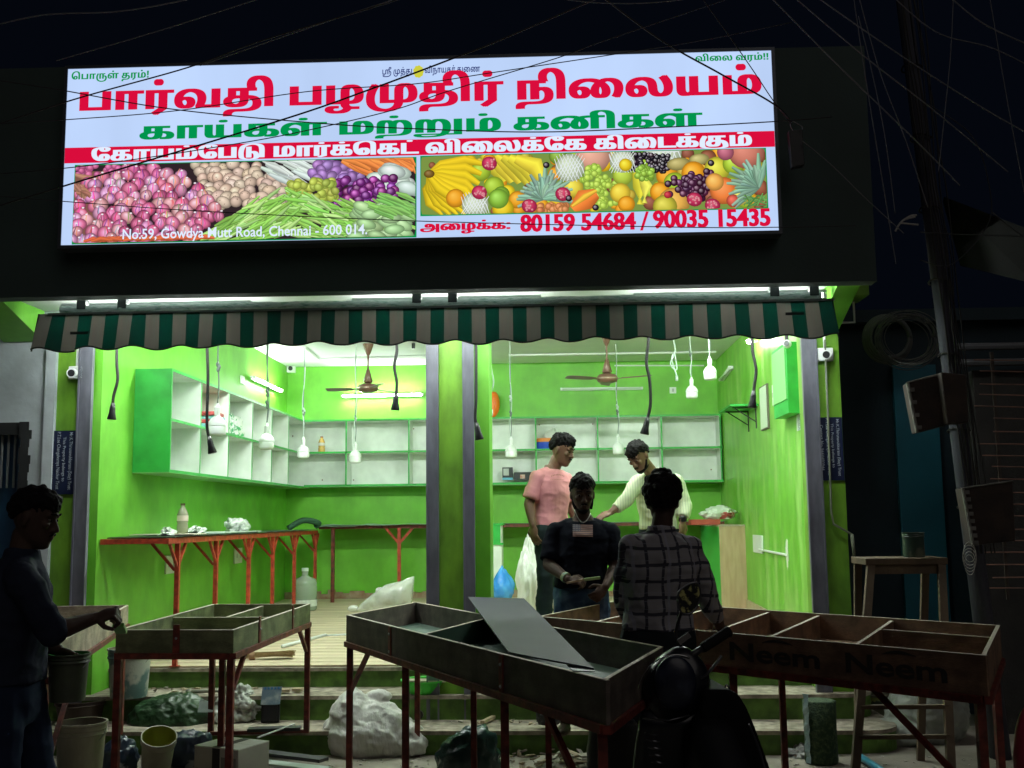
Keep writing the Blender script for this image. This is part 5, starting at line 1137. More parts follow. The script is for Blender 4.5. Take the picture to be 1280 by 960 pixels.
# ceiling conduits
for pts, lb in (([(300+435/5.33, 420+80/5.33), (398, 449)], 'white conduit slanting across the left bay ceiling'), ([(398, 449), (534, 445)], 'white conduit running along the left bay ceiling near the back wall'), ([(636, 444), (895, 440)], 'white conduit running along the right bay ceiling near the back wall')):
    P = [atz(px, py, CEIL-.012) for px, py in pts]
    P = [Vector((q.x, min(q.y, BY-.1), q.z)) for q in P]
    b = MB(); b.tube(P, .012, 8); single(b, 'ceiling_conduit', WHT, lb, 'conduit', 'white conduits on the ceiling')
b = MB(); P = [at(768, 457, BY-.02), at(880, 457, BY-.02)]; b.tube(P, .009, 6); single(b, 'wall_conduit', WHT, 'thin pale conduit high on the right part of the back wall', 'conduit')
q = atz(518, 436, CEIL-.05); b = MB(); b.tube([(q.x, 4.0, CEIL-.001), (q.x, 4.0, CEIL-.06)], .02, 10); single(b, 'ceiling_hook', BLK, 'small black fitting on the ceiling left of the pillar', 'fitting')
# ============================================================ SMALL GOODS INSIDE THE SHOP
BAGW = mat('white_polythene', (.80, .82, .80), .35, (.64, .67, .65), ns=5, bump=.6, bs=14, sub=.1)
def on_shelf_left(px, z, x=-3.18): return atx(px, 540, x).y
# stacked packets: every packet is a thing
y0 = atx(262, 525, -3.10).y; y1 = atx(285, 525, -3.10).y; z = szm+T
cols = [(.40, .05, .05), (.18, .50, .52), (.42, .06, .06), (.22, .55, .58), (.36, .05, .05)]
nm = ['lowest dark red packet', 'second packet, turquoise,', 'middle red packet', 'fourth packet, turquoise,', 'topmost red packet']
for i, c in enumerate(cols):
    b = MB(); M = Matrix.Translation((-3.17+.01*math.sin(i*3), (y0+y1)/2+.02*math.cos(i*2), z)) @ rz(.05*math.sin(i*5)); h = .036
    b.box((-.10, -.20, 0), (.10, .20, h), M); z += h+.001
    single(b, 'packet', mat('packet_%d' % (i % 2), c, .35, tuple(min(1, x*1.5+.05) for x in c), ns=25), nm[i]+' in the stack on the left middle shelf', 'packet', 'packets stacked on the left wall shelf', bevel=.010)
yb = atx(296, 525, -3.12).y
b = blob((-3.15, yb, szm+T+.085), (.08, .12, .13), 9, .35, 3, 1, 4, True)
single(b, 'crumpled_bag', mat('printed_bag', (.75, .80, .74), .4, (.10, .42, .18), ns=22, lo=.52, hi=.58, bump=.4), 'crumpled white bag with green print beside the stacked packets', 'bag', smooth=True)
# clock-like round lid
q = atx(219, 517, LX+.02); b = MB(); b.tube([(LX+.009, q.y, q.z), (LX+.03, q.y, q.z)], .075, 20); b.tube([(LX+.03, q.y, q.z), (LX+.034, q.y, q.z)], .058, 20)
single(b, 'white_disc', WHT, 'round white lid leaning in the first upper pigeonhole of the left shelf', 'lid', auto=40)
def bottle(c, h, r, label, body, liq=None, lid=(.3, .02, .02), lab=None):
    t = thing('bottle', label, 'bottle', c)
    b = MB(); b.lathe([(0, 0), (r*.9, 0), (r, .01), (r, h*.28), (r*.9, h*.33), (r, h*.4), (r, h*.62), (r*.75, h*.76), (r*.36, h*.88), (r*.36, h*.95)], c, 16); b.build('bottle_body', body, t, smooth=True)
    b = MB(); b.lathe([(r*.42, h*.93), (r*.42, h), (0, h)], c, 12); b.build('cap', mat('cap_%d' % int(lid[0]*100), lid, .4), t)
    if lab: b = MB(); b.lathe([(r*1.01, h*.42), (r*1.01, h*.60)], c, 16); b.build('paper_label', mat('label_'+lab[0], lab[1], .5), t, smooth=True)
bottle(Vector((at(402, 566, 5.5).x, 5.5, 2.375+T)), .20, .042, 'bottle of amber liquid standing in the corner pigeonhole of the back shelf', mat('amber_liquid', (.70, .42, .12), .2), lab=('white', (.75, .70, .68)), lid=(.25, .03, .03))
bottle(Vector((-3.0, atx(228, 660, -3.0).y, tz+.025)), .245, .045, 'half empty clear bottle with a dark cap on the left wall table', mat('clear_bottle', (.62, .58, .45), .12, trans=.5), lab=('pink', (.75, .60, .55)), lid=(.10, .05, .04))
q = Vector((-3.02, atx(296, 658, -3.02).y, tz+.06)); single(blob(q, (.09, .19, .09), 4, .35, 3, 1, 4), 'crumpled_bag', BAGW, 'small crumpled white bag lying on the left wall table', 'bag', smooth=True)
for px, s_, lb in ((210, .04, 'crumpled scrap of paper left of the bottle on the wall table'), (246, .045, 'crumpled pinkish scrap right of the bottle on the wall table')):
    q = Vector((-3.0, atx(px, 664, -3.0).y, tz+.035)); single(blob(q, (.05, .09, s_), px, .5, 3, 1, 3), 'paper_scrap', BAGW, lb, 'paper scrap')
q = atx(398, 660, -2.9); b = MB(); b.tube(spline([(-3.1, 4.9, 1.47), (-2.95, 5.0, 1.56), (-2.8, 5.15, 1.53), (-2.84, 5.2, 1.49)], 5), .035, 8); single(b, 'rolled_cloth', mat('dark_green_cloth', (.03, .09, .05), .8), 'rolled dark green cloth lying where the two wall tables meet', 'cloth', smooth=True)
# back shelf goods
c = Vector((at(681, 560, 5.5).x, 5.5, 2.375+T))
t = thing('round_tin', 'round blue tin with an orange lid on the back shelf behind the pink shirt', 'tin', c)
b = MB(); b.lathe([(0, 0), (.105, 0), (.11, .01), (.11, .09)], c, 24); b.build('tin_body', mat('blue_tin', (.02, .06, .50), .3, (.05, .12, .6), ns=9), t, auto=40)
b = MB(); b.lathe([(.113, .088), (.116, .10), (.116, .125), (.105, .135), (0, .136)], c, 24); b.build('lid', mat('orange_lid', (.75, .25, .06), .35), t, auto=40)
single(blob(c+Vector((.10, .05, .12)), (.10, .06, .13), 12, .3, 3, 1, 3), 'crumpled_bag', BAGW, 'white bag bulging behind the round blue tin', 'bag', smooth=True)
BXB = mat('black_carton', (.02, .022, .03), .3)
def carton(px0, px1, py0, py1, y, dpt, label, m, face=None, cat='carton', name='carton', top=None):
    a = at(px0, py1, y); c = at(px1, py0, y); t = thing(name, label, cat, a)
    b = MB(); b.box((a.x, y, a.z), (c.x, y+dpt, c.z)); b.build('carton_body', m, t, bevel=.002)
    if face:
        W_ = c.x-a.x; H_ = c.z-a.z
        for (u0, v0, u1, v1, mm) in face:
            b = MB(); b.box((a.x+u0*W_, y-.002, a.z+v0*H_), (a.x+u1*W_, y-.0003, a.z+v1*H_)); b.build('printed_patch', mm, t)
    return t
GP = mat('print_grey', (.45, .47, .47), .5); BP = mat('print_cyan', (.12, .42, .60), .5); RP = mat('print_red', (.50, .15, .10), .5, (.6, .55, .5), ns=30)
carton(628, 641, 584, 600, 5.45, .12, 'upright black carton with a grey and cyan label on the lower back shelf', BXB, [(.1, .35, .62, .9, GP), (0, 0, 1, .18, BP)])
carton(642.5, 664, 590, 600.5, 5.45, .12, 'low black carton with a small emblem next to the upright carton', BXB, [(.36, .2, .64, .7, RP)])

# bag and red box on the counter
q = Vector((at(884, 655, 4.3).x, 4.3, ctz)); b = MB(); b.box((q.x-.19, 4.2, ctz+.001), (q.x+.13, 4.42, ctz+.06)); single(b, 'box', mat('brick_red_box', (.35, .05, .03), .5, (.45, .09, .06), ns=8), 'flat brick red box on the counter under a plastic bag', 'box', bevel=.004)
q = Vector((at(899, 642, 4.35).x, 4.36, ctz+.15)); single(blob((q.x+.0, 4.36, ctz+.115), (.18, .10, .085), 21, .28, 3, 1, 4), 'carrier_bag', mat('printed_carrier', (.66, .74, .62), .35, (.45, .10, .08), ns=6, lo=.58, hi=.62, bump=.5, bs=15), 'white carrier bag with red print piled on the counter', 'bag', smooth=True)

# low white rack by the pillar with blue and pink bags
t = thing('low_rack', 'low white rack with a green edge standing behind the pillar', 'rack', at(622, 740, 3.4))
a = at(611, 752, 3.4); c = at(629, 654, 3.4)
b = MB(); b.box((a.x-.15, 3.4, fz(3.4)), (c.x-.02, 3.8, c.z-.02)); b.build('rack_body', SHELFW, t)
b = MB(); b.box((a.x-.15, 3.385, c.z-.02), (c.x, 3.81, c.z)); b.box((a.x-.15, 3.39, c.z-.2), (c.x-.03, 3.399, c.z-.02)); b.box((a.x-.15, 3.385, c.z-.22), (c.x, 3.42, c.z-.2)); b.build('drawer', SHELFG, t)
def pyr_bag(px0, px1, py0, py1, y, seed, m, name, label, cat='bag', pinch=.7, sub=4, amp=.2, dp=.15):
    a = at(px0, py1, y); c = at(px1, py0, y)
    return single(blob(((a.x+c.x)/2, y, (a.z*.38+c.z*.62) if False else a.z+(c.z-a.z)*.40), ((c.x-a.x)/2, dp, (c.z-a.z)*.60), seed, amp, 1.7, .55, sub, True, pinch=pinch), name, m, label, cat, smooth=True)
pyr_bag(613, 642, 707, 752, 2.6, 5, mat('blue_polythene', (.02, .22, .70), .25, (.10, .40, .85), ns=6, bump=.5, bs=15), 'carrier_bag', 'bright blue plastic bag standing on the floor right of the pillar')
pyr_bag(597, 615, 731, 760, 1.4, 6, mat('pink_polythene', (.70, .30, .40), .3, (.75, .55, .60), ns=9, bump=.5), 'carrier_bag', 'pinkish translucent bag on the floor at the foot of the pillar')
pyr_bag(647, 676, 664, 765, 1.6, 8, mat('white_sack', (.82, .82, .79), .4, (.70, .70, .66), ns=4, bump=.6, bs=12), 'sack', 'tall white polythene sack beside the legs of the man in pink', 'sack', .62, 5, .22, .18)
carton(655, 668, 712, 760, 1.9, .25, 'tan carton standing behind the white sack', mat('tan_carton', (.55, .42, .28), .7), None)
carton(684, 700, 698, 760, 2.4, .25, 'pale carton with orange print between the two standing men', mat('pale_carton', (.66, .60, .50), .7), [(0, .80, 1, 1, mat('print_orange', (.80, .25, .08), .5))])
# water jug
c = atz(381, 748, fz(4.6)+.0); c = Vector((at(381, 745, 4.3).x, 4.3, fz(4.3)))
t = thing('water_jug', 'clear twenty litre water jug on the floor under the left wall table', 'water jug', c)
JG = mat('clear_jug', (.62, .74, .62), .12, trans=.55, bump=.1)
b = MB(); b.lathe([(0, 0), (.12, 0), (.135, .02), (.135, .12), (.128, .135), (.135, .15), (.135, .26), (.128, .275), (.135, .29), (.12, .34), (.05, .37), (.035, .385), (.035, .45)], c, 28); b.build('jug_body', JG, t, smooth=True)
b = MB(); b.lathe([(.038, .43), (.038, .465), (0, .466)], c, 16); b.build('cap', mat('jug_cap', (.70, .78, .74), .4), t)
b = MB(); b.lathe([(.1365, .05), (.1365, .12)], c, 28); b.build('paper_label', mat('jug_label', (.75, .78, .74), .5, (.5, .55, .5), ns=20), t, smooth=True)
# big clear bag leaning on floor
c = at(474, 745, 2.0)
M = Matrix.Rotation(math.radians(-22), 4, 'Y')
TBG = thing('plastic_bag', 'big bulging clear plastic bag lying on the shop floor behind the dark tray', 'bag', Vector((c.x, 2.0, fz(2))))
k0 = at(437, 765, 2.0); k1 = at(449, 757, 2.0); e0 = at(513, 762, 2.0); e1 = at(517, 722, 2.0)
b = MB(); rr = []
for i in range(26):
    f = i/25; lo_ = at(447+66*f, 764-2*f, 2.0); hi_ = at(447+70*f, 760-18*min(1, f*2.2)**.7-20*f, 2.0)
    c_ = (lo_+hi_)/2; hh = max((hi_.z-lo_.z)/2, .012); dp = .05+.12*math.sin(min(1, f*1.6)*math.pi/2)*(1 if f < .85 else 1-(f-.85)*4.5)
    R_ = ring(c_, Vector((0, 1, 0)), Vector((.12, 0, 1)).normalized(), dp, hh, None, 30, 2.5)
    rr.append([p*1.0+(p-c_)*(.10*noise.noise(p*9)+.07*(1-abs(noise.noise(p*17))*3)) for p in R_])
b.loft(rr); b.sphere(k0+Vector((.03, 0, .03)), (.05, .04, .03), 12, 8)
FILM = mat('clear_film', (.78, .80, .76), .18, (.60, .60, .54), ns=7, lo=.45, hi=.6, bump=.9, bs=11)
nt_ = FILM.node_tree; tr_ = nt_.nodes.new('ShaderNodeBsdfTransparent'); ms_ = nt_.nodes.new('ShaderNodeMixShader'); ms_.inputs[0].default_value = .42
nt_.links.new(nt_.nodes['Principled BSDF'].outputs[0], ms_.inputs[1]); nt_.links.new(tr_.outputs[0], ms_.inputs[2]); nt_.links.new(ms_.outputs[0], nt_.nodes['Material Output'].inputs['Surface'])
b.build('film', FILM, TBG, smooth=True)
b = MB(); a_ = at(470, 756, 2.0); c2_ = at(507, 734, 2.0); b.box((a_.x, 1.95, a_.z), (c2_.x, 2.05, c2_.z), None); b.build('contents', mat('grey_printed_bags', (.32, .30, .28), .6, (.62, .60, .62), ns=16, lo=.45, hi=.6, bump=.4), TBG, bevel=.02)
# broom
P0 = atz(364, 818, fz(.75)+.03); P1 = atz(280, 822, fz(.7)+.02)
t = thing('broom', 'short straw broom lying on the shop floor at the top step', 'broom', P0)
b = MB(); random.seed(8)
for i in range(140):
    a = P0+Vector((random.uniform(-.05, .03), random.uniform(-.05, .05), random.uniform(-.015, .028))); e = P1.lerp(P0, .35)+Vector((random.uniform(-.1, .05), random.uniform(-.022, .022), random.uniform(-.012, .02)))
    b.tube([a, (a+e)/2+Vector((0, 0, .004)), e], .003, 3)
b.build('straw', mat('straw', (.42, .30, .16), .8, (.28, .19, .09), ns=30), t)
b = MB(); b.tube([P1.lerp(P0, .38), P1.lerp(P0, .46)], .034, 12); b.build('binding', mat('binding', (.25, .14, .08), .8), t)
b = MB(); b.tube([P1, P1.lerp(P0, .42)], .017, 8); b.build('handle', mat('straw', (0, 0, 0)), t)
for A, B_, r, lb in (((353, 808), (407, 794), .016, 'white plastic pipe lying slantwise on the shop floor'), ((405, 795), (440, 793), .012, 'short pale pipe lying across the shop floor near the tray corner')):
    a = atz(*A, fz(1)+.02); e = atz(*B_, fz(1.4)+.02); b = MB(); b.tube([a, e], r, 10); single(b, 'plastic_pipe', WHT, lb, 'pipe', smooth=True)

# ============================================================ TRAY TABLES ON THE STREET
def tray(name, label, C4, h, mats, legs, dividers, T_=.016, legm=REDD, braces=(), feet=0.0, rails=None, straps=(), writing=None):
    """C4: near-left, near-right, far-right, far-left top corners; legs: (u, v, foot_z) along/across"""
    A, B_, C_, D_ = [Vector(c) for c in C4]
    t = thing(name, label, 'tray table', Vector(((A.x+C_.x)/2, (A.y+C_.y)/2, 0)), 'shallow wooden tray tables in front of the shop')
    side, inner, edge = mats
    up = Vector((0, 0, 1))
    def P(u, v): return A.lerp(B_, u).lerp(D_.lerp(C_, u), v)
    segs = (((A, B_), 'near'), ((B_, C_), 'right'), ((C_, D_), 'far'), ((D_, A), 'left'))
    cen = (A+B_+C_+D_)/4
    for (p, q), nm_ in segs:
        d = (q-p).normalized(); n_ = Vector((-d.y, d.x, 0)).normalized()
        if n_.dot(cen-p) < 0: n_ = -n_
        ins = T_ if nm_ in ('right', 'left') else 0
        p2 = p+d*ins; q2 = q-d*ins
        b = MB(); b.quadbox([p2, q2, q2+n_*T_, p2+n_*T_], (0, 0, -h)); o = b.build('side_board', [side], t)
        b = MB(); b.quadbox([p2+n_*-.0006+up*.0025, q2-n_*.0006+up*.0025, q2+n_*(T_+.0006)+up*.0025, p2+n_*(T_+.0006)+up*.0025], (0, 0, -.0022)); b.build('cut_edge', edge, t)
    # floor of the tray
    e = .012
    b = MB(); b.quadbox([P(e, e)-up*(h-.02), P(1-e, e)-up*(h-.02), P(1-e, 1-e)-up*(h-.02), P(e, 1-e)-up*(h-.02)], (0, 0, -.012)); b.build('bottom_board', inner, t)
    for u0, v0, u1, v1 in dividers:
        p, q = P(u0, v0), P(u1, v1); d = (q-p).normalized(); n_ = Vector((-d.y, d.x, 0)); p2 = p+d*T_*1.3-up*.012; q2 = q-d*T_*1.3-up*.012
        b = MB(); b.quadbox([p2-n_*T_/2, q2-n_*T_/2, q2+n_*T_/2, p2+n_*T_/2], (0, 0, -(h-.035))); b.build('divider', inner, t)
        b = MB(); b.quadbox([p2-n_*T_*.52+up*.003, q2-n_*T_*.52+up*.003, q2+n_*T_*.52+up*.003, p2+n_*T_*.52+up*.003], (0, 0, -.0027)); b.build('cut_edge', edge, t)
    # angle-iron frame below
    b = MB(); k = .018
    for (p, q), nm_ in segs:
        d = (q-p).normalized(); b.bar(p-up*(h+.016)+d*.001, q-up*(h+.016)-d*.022, .03, .03)
    b.build('frame', legm, t)
    for u, v, fz_ in legs:
        p = P(u, v)-up*(h+.005); b = MB(); b.bar(Vector((p.x, p.y, fz_)), p, .034, up=Vector((0, 1, 0))); b.build('leg', legm, t)
    for (u0, v0, z0_, u1, v1, z1_) in braces:
        p, q = P(u0, v0), P(u1, v1); b = MB(); b.bar((p.x, p.y, z0_), (q.x, q.y, z1_), .022); b.build('brace', legm, t)
    for (u, v, dz0, dz1, side_) in straps:
        p = P(u, v); d = (B_-A).normalized() if side_ in 'nf' else (C_-B_).normalized(); n_ = Vector((d.y, -d.x, 0))*(.004)
        if n_.dot(p-cen) < 0: n_ = -n_
        b = MB(); b.quadbox([p-d*.018+n_*.2+up*dz1, p+d*.018+n_*.2+up*dz1, p+d*.018+n_*1.6+up*dz1, p-d*.018+n_*1.6+up*dz1], (0, 0, -(dz1+h+.02))); b.build('strap', legm, t)
        for zz_ in (-.04, -.13): b = MB(); q = p+n_*1.7+up*zz_; b.sphere(q, .007, 8, 5); b.build('bolt', GRYM, t)
    return t, P
ZR = 1.0
# A, left middle
A_ = [atz(145, 788, ZR), atz(292, 788, ZR), None, None]
dirA = (atz(412, 747, ZR)-A_[1]).normalized(); fA = atz(412, 747, ZR); LA = (Vector((fA.x, min(fA.y, -.45), ZR))-A_[1]).length
C_a = A_[1]+dirA*LA; D_a = atz(298, 747, ZR); D_a = A_[0]+(D_a-A_[0]).normalized()*LA*1.0
tray('tray_table', 'greenish plywood tray table on red legs, left of the big dark one', [A_[0], A_[1], C_a, D_a], .115, (PLYG, PLYG, PLYE),
     [(.0+.02, .01, 0), (.975, .01, 0), (.985, .985, .165), (.02, .985, .165), (.5, .5, .01)], [(0, .50, 1, .5), (.52, .5, .52, 1)], braces=[(.98, .03, .70, .98, .16, .875), (.98, .97, .70, .98, .84, .875), (.02, .97, .16, .98, .99, .175)], straps=[(1, .28, 0, .03, 'r'), (1, .72, 0, .03, 'r'), (.52, 0, 0, .03, 'n')], legm=REDD)
# D, far left (pale side toward us)
Dc = [atz(-60, 830, ZR), atz(40, 838, ZR)]
fr_ = atz(184, 744, ZR); fr_.y = min(fr_.y, fr_.y)
nr = atz(60, 812, ZR)
dr = (fr_-nr).normalized(); Fr = nr+dr*min((fr_-nr).length, 2.6)
wv = Vector((-.72, -.06, 0))
tray('tray_table', 'pale plywood tray table at the far left behind the painting man', [nr+wv, nr, Fr, Fr+wv*1.0], .12, (PLYP, PLYD, PLYE),
     [(.97, .02, 0), (.97, .97, .165), (.03, .97, .165), (.03, .03, 0)], [(0, .55, 1, .55)], straps=[(1, .84, -.03, .0, 'r')], braces=[(.97, .1, .5, .97, .35, .86)], legm=REDD)
# B, large dark one in the centre
Lc = atz(433, 769, ZR); Nc = atz(757, 851, ZR); Rc = atz(829, 809, ZR)
Fc = Lc+(Rc-Nc)*1.0
tray('tray_table', 'big dark tray table in the centre with a grey board lying across it', [Lc, Nc, Rc, Fc], .15, (PLYD, mat('painted_tray_inside', (.03, .075, .05), .5, (.02, .05, .035), ns=4, bump=.1), PLYE),
     [(.01, .03, 0), (.33, .02, 0), (.985, .03, 0), (.985, .97, 0), (.33, .97, .0), (.02, .97, .0), (.72, .03, .0)], [(.40, 0, .40, 1)], braces=[(.01, .03, .55, .13, .03, .83), (.97, .03, .50, .84, .03, .83), (.33, .03, .12, .72, .03, .30)], straps=[(.26, 0, 0, .0, 'n'), (.72, 0, 0, .0, 'n')], legm=REDD)
# C, long right one with the stencilled words
nl = atz(672, 771, ZR); nr_ = atz(1232, 820, ZR); fr2 = atz(1250, 782, ZR); fl2 = atz(660, 749, ZR)
dC = (nr_-nl).normalized(); pC = (fr2-nr_); fl2 = nl+pC*1.0+Vector((0, .0, 0))
tC, PC = tray('tray_table', 'long brown tray table at the right with two faint stencilled words on its front board', [nl, nr_, fr2, fl2], .155, (PLY, PLY, PLYE),
     [(.985, .03, 0), (.985, .97, 0), (.02, .97, .165), (.5, .97, .0), (.02, .03, .0), (.52, .03, .0)], [(.16, 0, .16, 1), (.30, 0, .30, 1), (.47, 0, .47, 1), (.60, 0, .60, 1), (.775, 0, .775, 1), (.775, .62, 1, .62)], braces=[(.97, .03, .45, .80, .03, .83)], legm=REDD)
INK = mat('stencil_ink', (.028, .024, .022), .8)
up = Vector((0, 0, 1)); nC = Vector((dC.y, -dC.x, 0))
# depth of words measured on the board
def on_front(px):            # parameter along the near edge for a photo column
    best = min((abs((lambda q: 640+FPX*q.x/-q.z)(CR.transposed() @ (nl.lerp(nr_, u/400)-CAM))-px), u/400) for u in range(401)); return best[1]
for px0, px1 in ((911, 1024), (1056, 1182)):
    u0, u1 = on_front(px0), on_front(px1); a = nl.lerp(nr_, u0); e = nl.lerp(nr_, u1)
    b = fit(MB(), latin('Neem', .022), a+nC*.002-up*.122, dC, up, (e-a).length, .085); b.build('lettering', INK, tC)
    q0 = a.lerp(e, .38); q1 = a.lerp(e, .72)
    b = MB(); V = []
    for i in range(9):
        f = i/8; c_ = q0.lerp(q1, f)+nC*.002-up*(.028-.012*math.sin(f*math.pi)); hh = .006*math.sin(f*math.pi)+.0008
        V += [c_-up*hh, c_+up*hh]
    b.add(V, [(i*2, i*2+2, i*2+3, i*2+1) for i in range(8)]); b.build('leaf_mark', INK, tC)
# grey sheet across tray B and a small pale offcut
P = [atz(588, 742, ZR+.20), atz(640, 744, ZR+.19)]
S1 = at(585, 746, -.75); S2 = at(655, 748, -.95); S3 = atz(742, 835, ZR+.012); S4 = atz(636, 815, ZR+.012)
b = MB(); b.quadbox([S4, S3, S2, S1], (0, 0, -.006)); single(b, 'grey_board', mat('grey_laminate', (.05, .05, .066), .6, (.04, .041, .054), ns=3, spec=.25), 'smooth grey board leaning across the big dark tray table', 'board')
b = MB(); b.quadbox([atz(705, 827, ZR-.02), atz(722, 826, ZR-.02), atz(744, 839, ZR+.008), atz(716, 838, ZR+.008)], (0, 0, -.004)); single(b, 'board_offcut', mat('pale_offcut', (.40, .42, .46), .5), 'small pale offcut beside the lower end of the grey board', 'offcut')
b = MB(); b.quadbox([atz(572, 797, ZR-.125), atz(598, 800, ZR-.125), atz(604, 790, ZR-.125), atz(582, 788, ZR-.125)], (0, 0, -.003)); single(b, 'board_offcut', mat('pale_offcut', (0, 0, 0)), 'pale offcut lying inside the dark tray left of the grey board', 'offcut')

# ============================================================ THINGS ON THE STEPS AND THE STREET
def gat(px, py, z=.012): return atz(px, py, z)
def bucket(c, r, h, label, outer, inner, tilt=None, fill=None, splat=True, bail=True, name='bucket', rb=.82):
    t = thing(name, label, 'bucket', c)
    M = tilt or Matrix()
    b = MB(); b.lathe([(0, 0), (r*rb, 0), (r*(rb+.02), .006), (r*.95, h*.80), (r*1.0, h*.80), (r*1.03, h*.82), (r*1.0, h*.845), (r*.97, h*.87), (r*1.02, h*.89), (r*1.0, h*.925), (r*.985, h*.95), (r*1.04, h*.965), (r*1.04, h), (r*.97, h)], c, 28, M); b.build('bucket_shell', outer, t, auto=50)
    b = MB(); b.lathe([(r*.97, h), (r*.93, h*.85), (r*rb*.96, .02), (0, .02)], c, 28, M); b.build('inside', inner, t, smooth=True)
    if fill:
        b = MB(); b.lathe([(0, h*fill[0]), (r*.93, h*fill[0])], c, 28, M); b.build('paint', fill[1], t)
    if bail:
        P_ = [c+(M @ Vector((r*1.04*math.cos(a), r*1.02*math.sin(a)*.55-.0, h*.88-abs(math.sin(a))*h*.30))) for a in np.linspace(math.pi, 2*math.pi, 12)]
        b = MB(); b.tube(P_, .003, 5); b.build('handle', GRYM, t)
    return t
OFFW = mat('soiled_white_plastic', (.52, .48, .38), .5, (.30, .27, .20), ns=4, nd=8, lo=.4, hi=.65, bump=.15, stretch=(1, 1, .5))
INN = mat('bucket_inside', (.22, .19, .14), .6, (.13, .11, .08), ns=5)
bucket(gat(90, 985, .02)+Vector((0, .1, 0)), .145, .36, 'tall soiled white bucket at the bottom left in front of the tray leg', OFFW, INN)
bucket(gat(172, 975, .03)+Vector((0, .3, 0)), .105, .24, 'small tilted bucket with a yellow inside under the left tray', OFFW, mat('yellow_inside', (.32, .33, .06), .5), tilt=Matrix.Rotation(math.radians(24), 4, 'X') @ Matrix.Rotation(math.radians(12), 4, 'Y'))
BQ = mat('splashed_bucket', (.48, .48, .44), .5, (.12, .20, .21), ns=7, nd=9, lo=.47, hi=.56, bump=.15)
bucket(Vector((at(150, 874, -.55).x, -.55, .335)) if False else atz(149, 876, .335)+Vector((0, .17, 0)), .15, .34, 'paint splashed white bucket standing on the second step at the left', BQ, INN)
# black planter-like pot behind the man's bucket
c = gat(92, 905, .17); bucket(c+Vector((0, .1, 0)), .17, .15, 'low dark basin on the bottom step behind the held bucket', mat('dark_basin', (.07, .045, .035), .6), INN, bail=False, name='basin')
c = atz(528, 869, .335)+Vector((0, .1, 0))
t = thing('basin', 'bright green plastic basin on the second step behind the dark tray', 'basin', c)
GB = mat('bright_green_plastic', (.05, .50, .04), .35)
b = MB(); b.lathe([(0, 0), (.10, 0), (.15, .085), (.168, .088), (.168, .096), (.148, .092), (.10, .008), (0, .008)], c, 28); b.build('basin_body', GB, t, auto=40)
b = MB(); b.box((c.x-.13, c.y-.09, .42), (c.x+.16, c.y+.02, .432)); single(b, 'wood_strip', PLYP, 'thin wooden strip resting across the green basin', 'wood strip')
# sacks
SACK = mat('woven_sack', (.74, .72, .69), .5, (.60, .58, .55), ns=3.5, nd=6, bump=1.0, bs=22, stretch=(1.8, 1, .6))
c = gat(463, 951)
M = Matrix.Rotation(math.radians(6), 4, 'Y')
b = blob((c.x-.04, c.y+.28, .13), (.31, .22, .23), 17, .10, 1.5, .7, 5, True, M, pinch=.30)
n0 = blob((c.x-.17, c.y+.30, .27), (.15, .15, .16), 18, .14, 1.9, .9, 4, False, pinch=.5); b.add(n0.v, n0.f)
n0 = blob((c.x+.20, c.y+.24, .09), (.15, .15, .12), 19, .16, 2.0, 1, 4, True, pinch=.3); b.add(n0.v, n0.f)
n0 = blob((c.x+.0, c.y+.34, .36), (.09, .05, .045), 20, .12, 1.6, .5, 3, False); b.add(n0.v, n0.f)
SKC = (-1.18, .42)
def sackdisp(V, N):
    d = np.empty(len(V), 'f')
    for k in range(len(V)):
        x, y, z = V[k]; p = Vector((x*6+z*3, y*6, z*8))
        n1 = noise.noise(p+Vector((noise.noise(p*.6)*1.5, 0, 0))); n2 = noise.noise(p*2.3); n3 = noise.noise(p*5)
        d[k] = .008*(1-abs(n1)*3.4)+.0045*(1-abs(n2)*3)+.0022*(1-abs(n3)*3)+.0025*math.sin(math.atan2(x-SKC[0], .3*(z-SKC[1]))*17+n1*3)*min(1, .22/(.08+math.hypot(x-SKC[0], z-SKC[1])))
    return V+N*np.clip(d, -.014, .016)[:, None]
tag(remeshed(b, 'sack', SACK, None, .011, 3, disp=sackdisp), 'full white woven sack slumped on the ground below the dark tray', 'sack')
c = gat(1183, 940)
b = blob((c.x, c.y+.35, .20), (.26, .2, .27), 27, .10, 1.5, .5, 5, True, Matrix.Rotation(math.radians(18), 4, 'Y'))
n0 = blob((c.x-.19, c.y+.28, .08), (.20, .16, .11), 28, .12, 1.5, .5, 4, True); b.add(n0.v, n0.f)
SW = tag(remeshed(b, 'sack', mat('white_cement_sack', (.36, .38, .34), .5, (.25, .27, .24), ns=3.5, bump=.5, bs=16), None, .011, 3, disp=sackdisp), 'white sack leaning behind the trestle legs at the right', 'sack')
# cloth, film and bag bundles under tray A
b = blob(gat(205, 905, .18)+Vector((0, .15, 0)), (.30, .18, .19), 41, .16, 1.5, .35, 5, True)
tag(remeshed(b, 'tarpaulin', mat('dark_green_sheet', (.012, .035, .012), .35, (.02, .055, .02), ns=5, bump=.3), None, .010, 2, disp=sackdisp), 'dark green tarpaulin heaped against the steps under the left tray', 'tarpaulin')
c = atz(284, 905, .165); b = blob(c+Vector((.02, .15, .09)), (.14, .11, .13), 44, .35, 3, 1.2, 5, True); n0 = blob(c+Vector((-.04, .1, .02)), (.13, .10, .07), 45, .3, 3, 1.2, 4, True); b.add(n0.v, n0.f)
tag(remeshed(b, 'plastic_bag', mat('clear_dirty_film', (.48, .49, .45), .25, (.33, .33, .29), ns=8, bump=.7, bs=18), None, .008, 1, disp=sackdisp), 'crumpled clear plastic bag behind the left tray leg', 'bag')
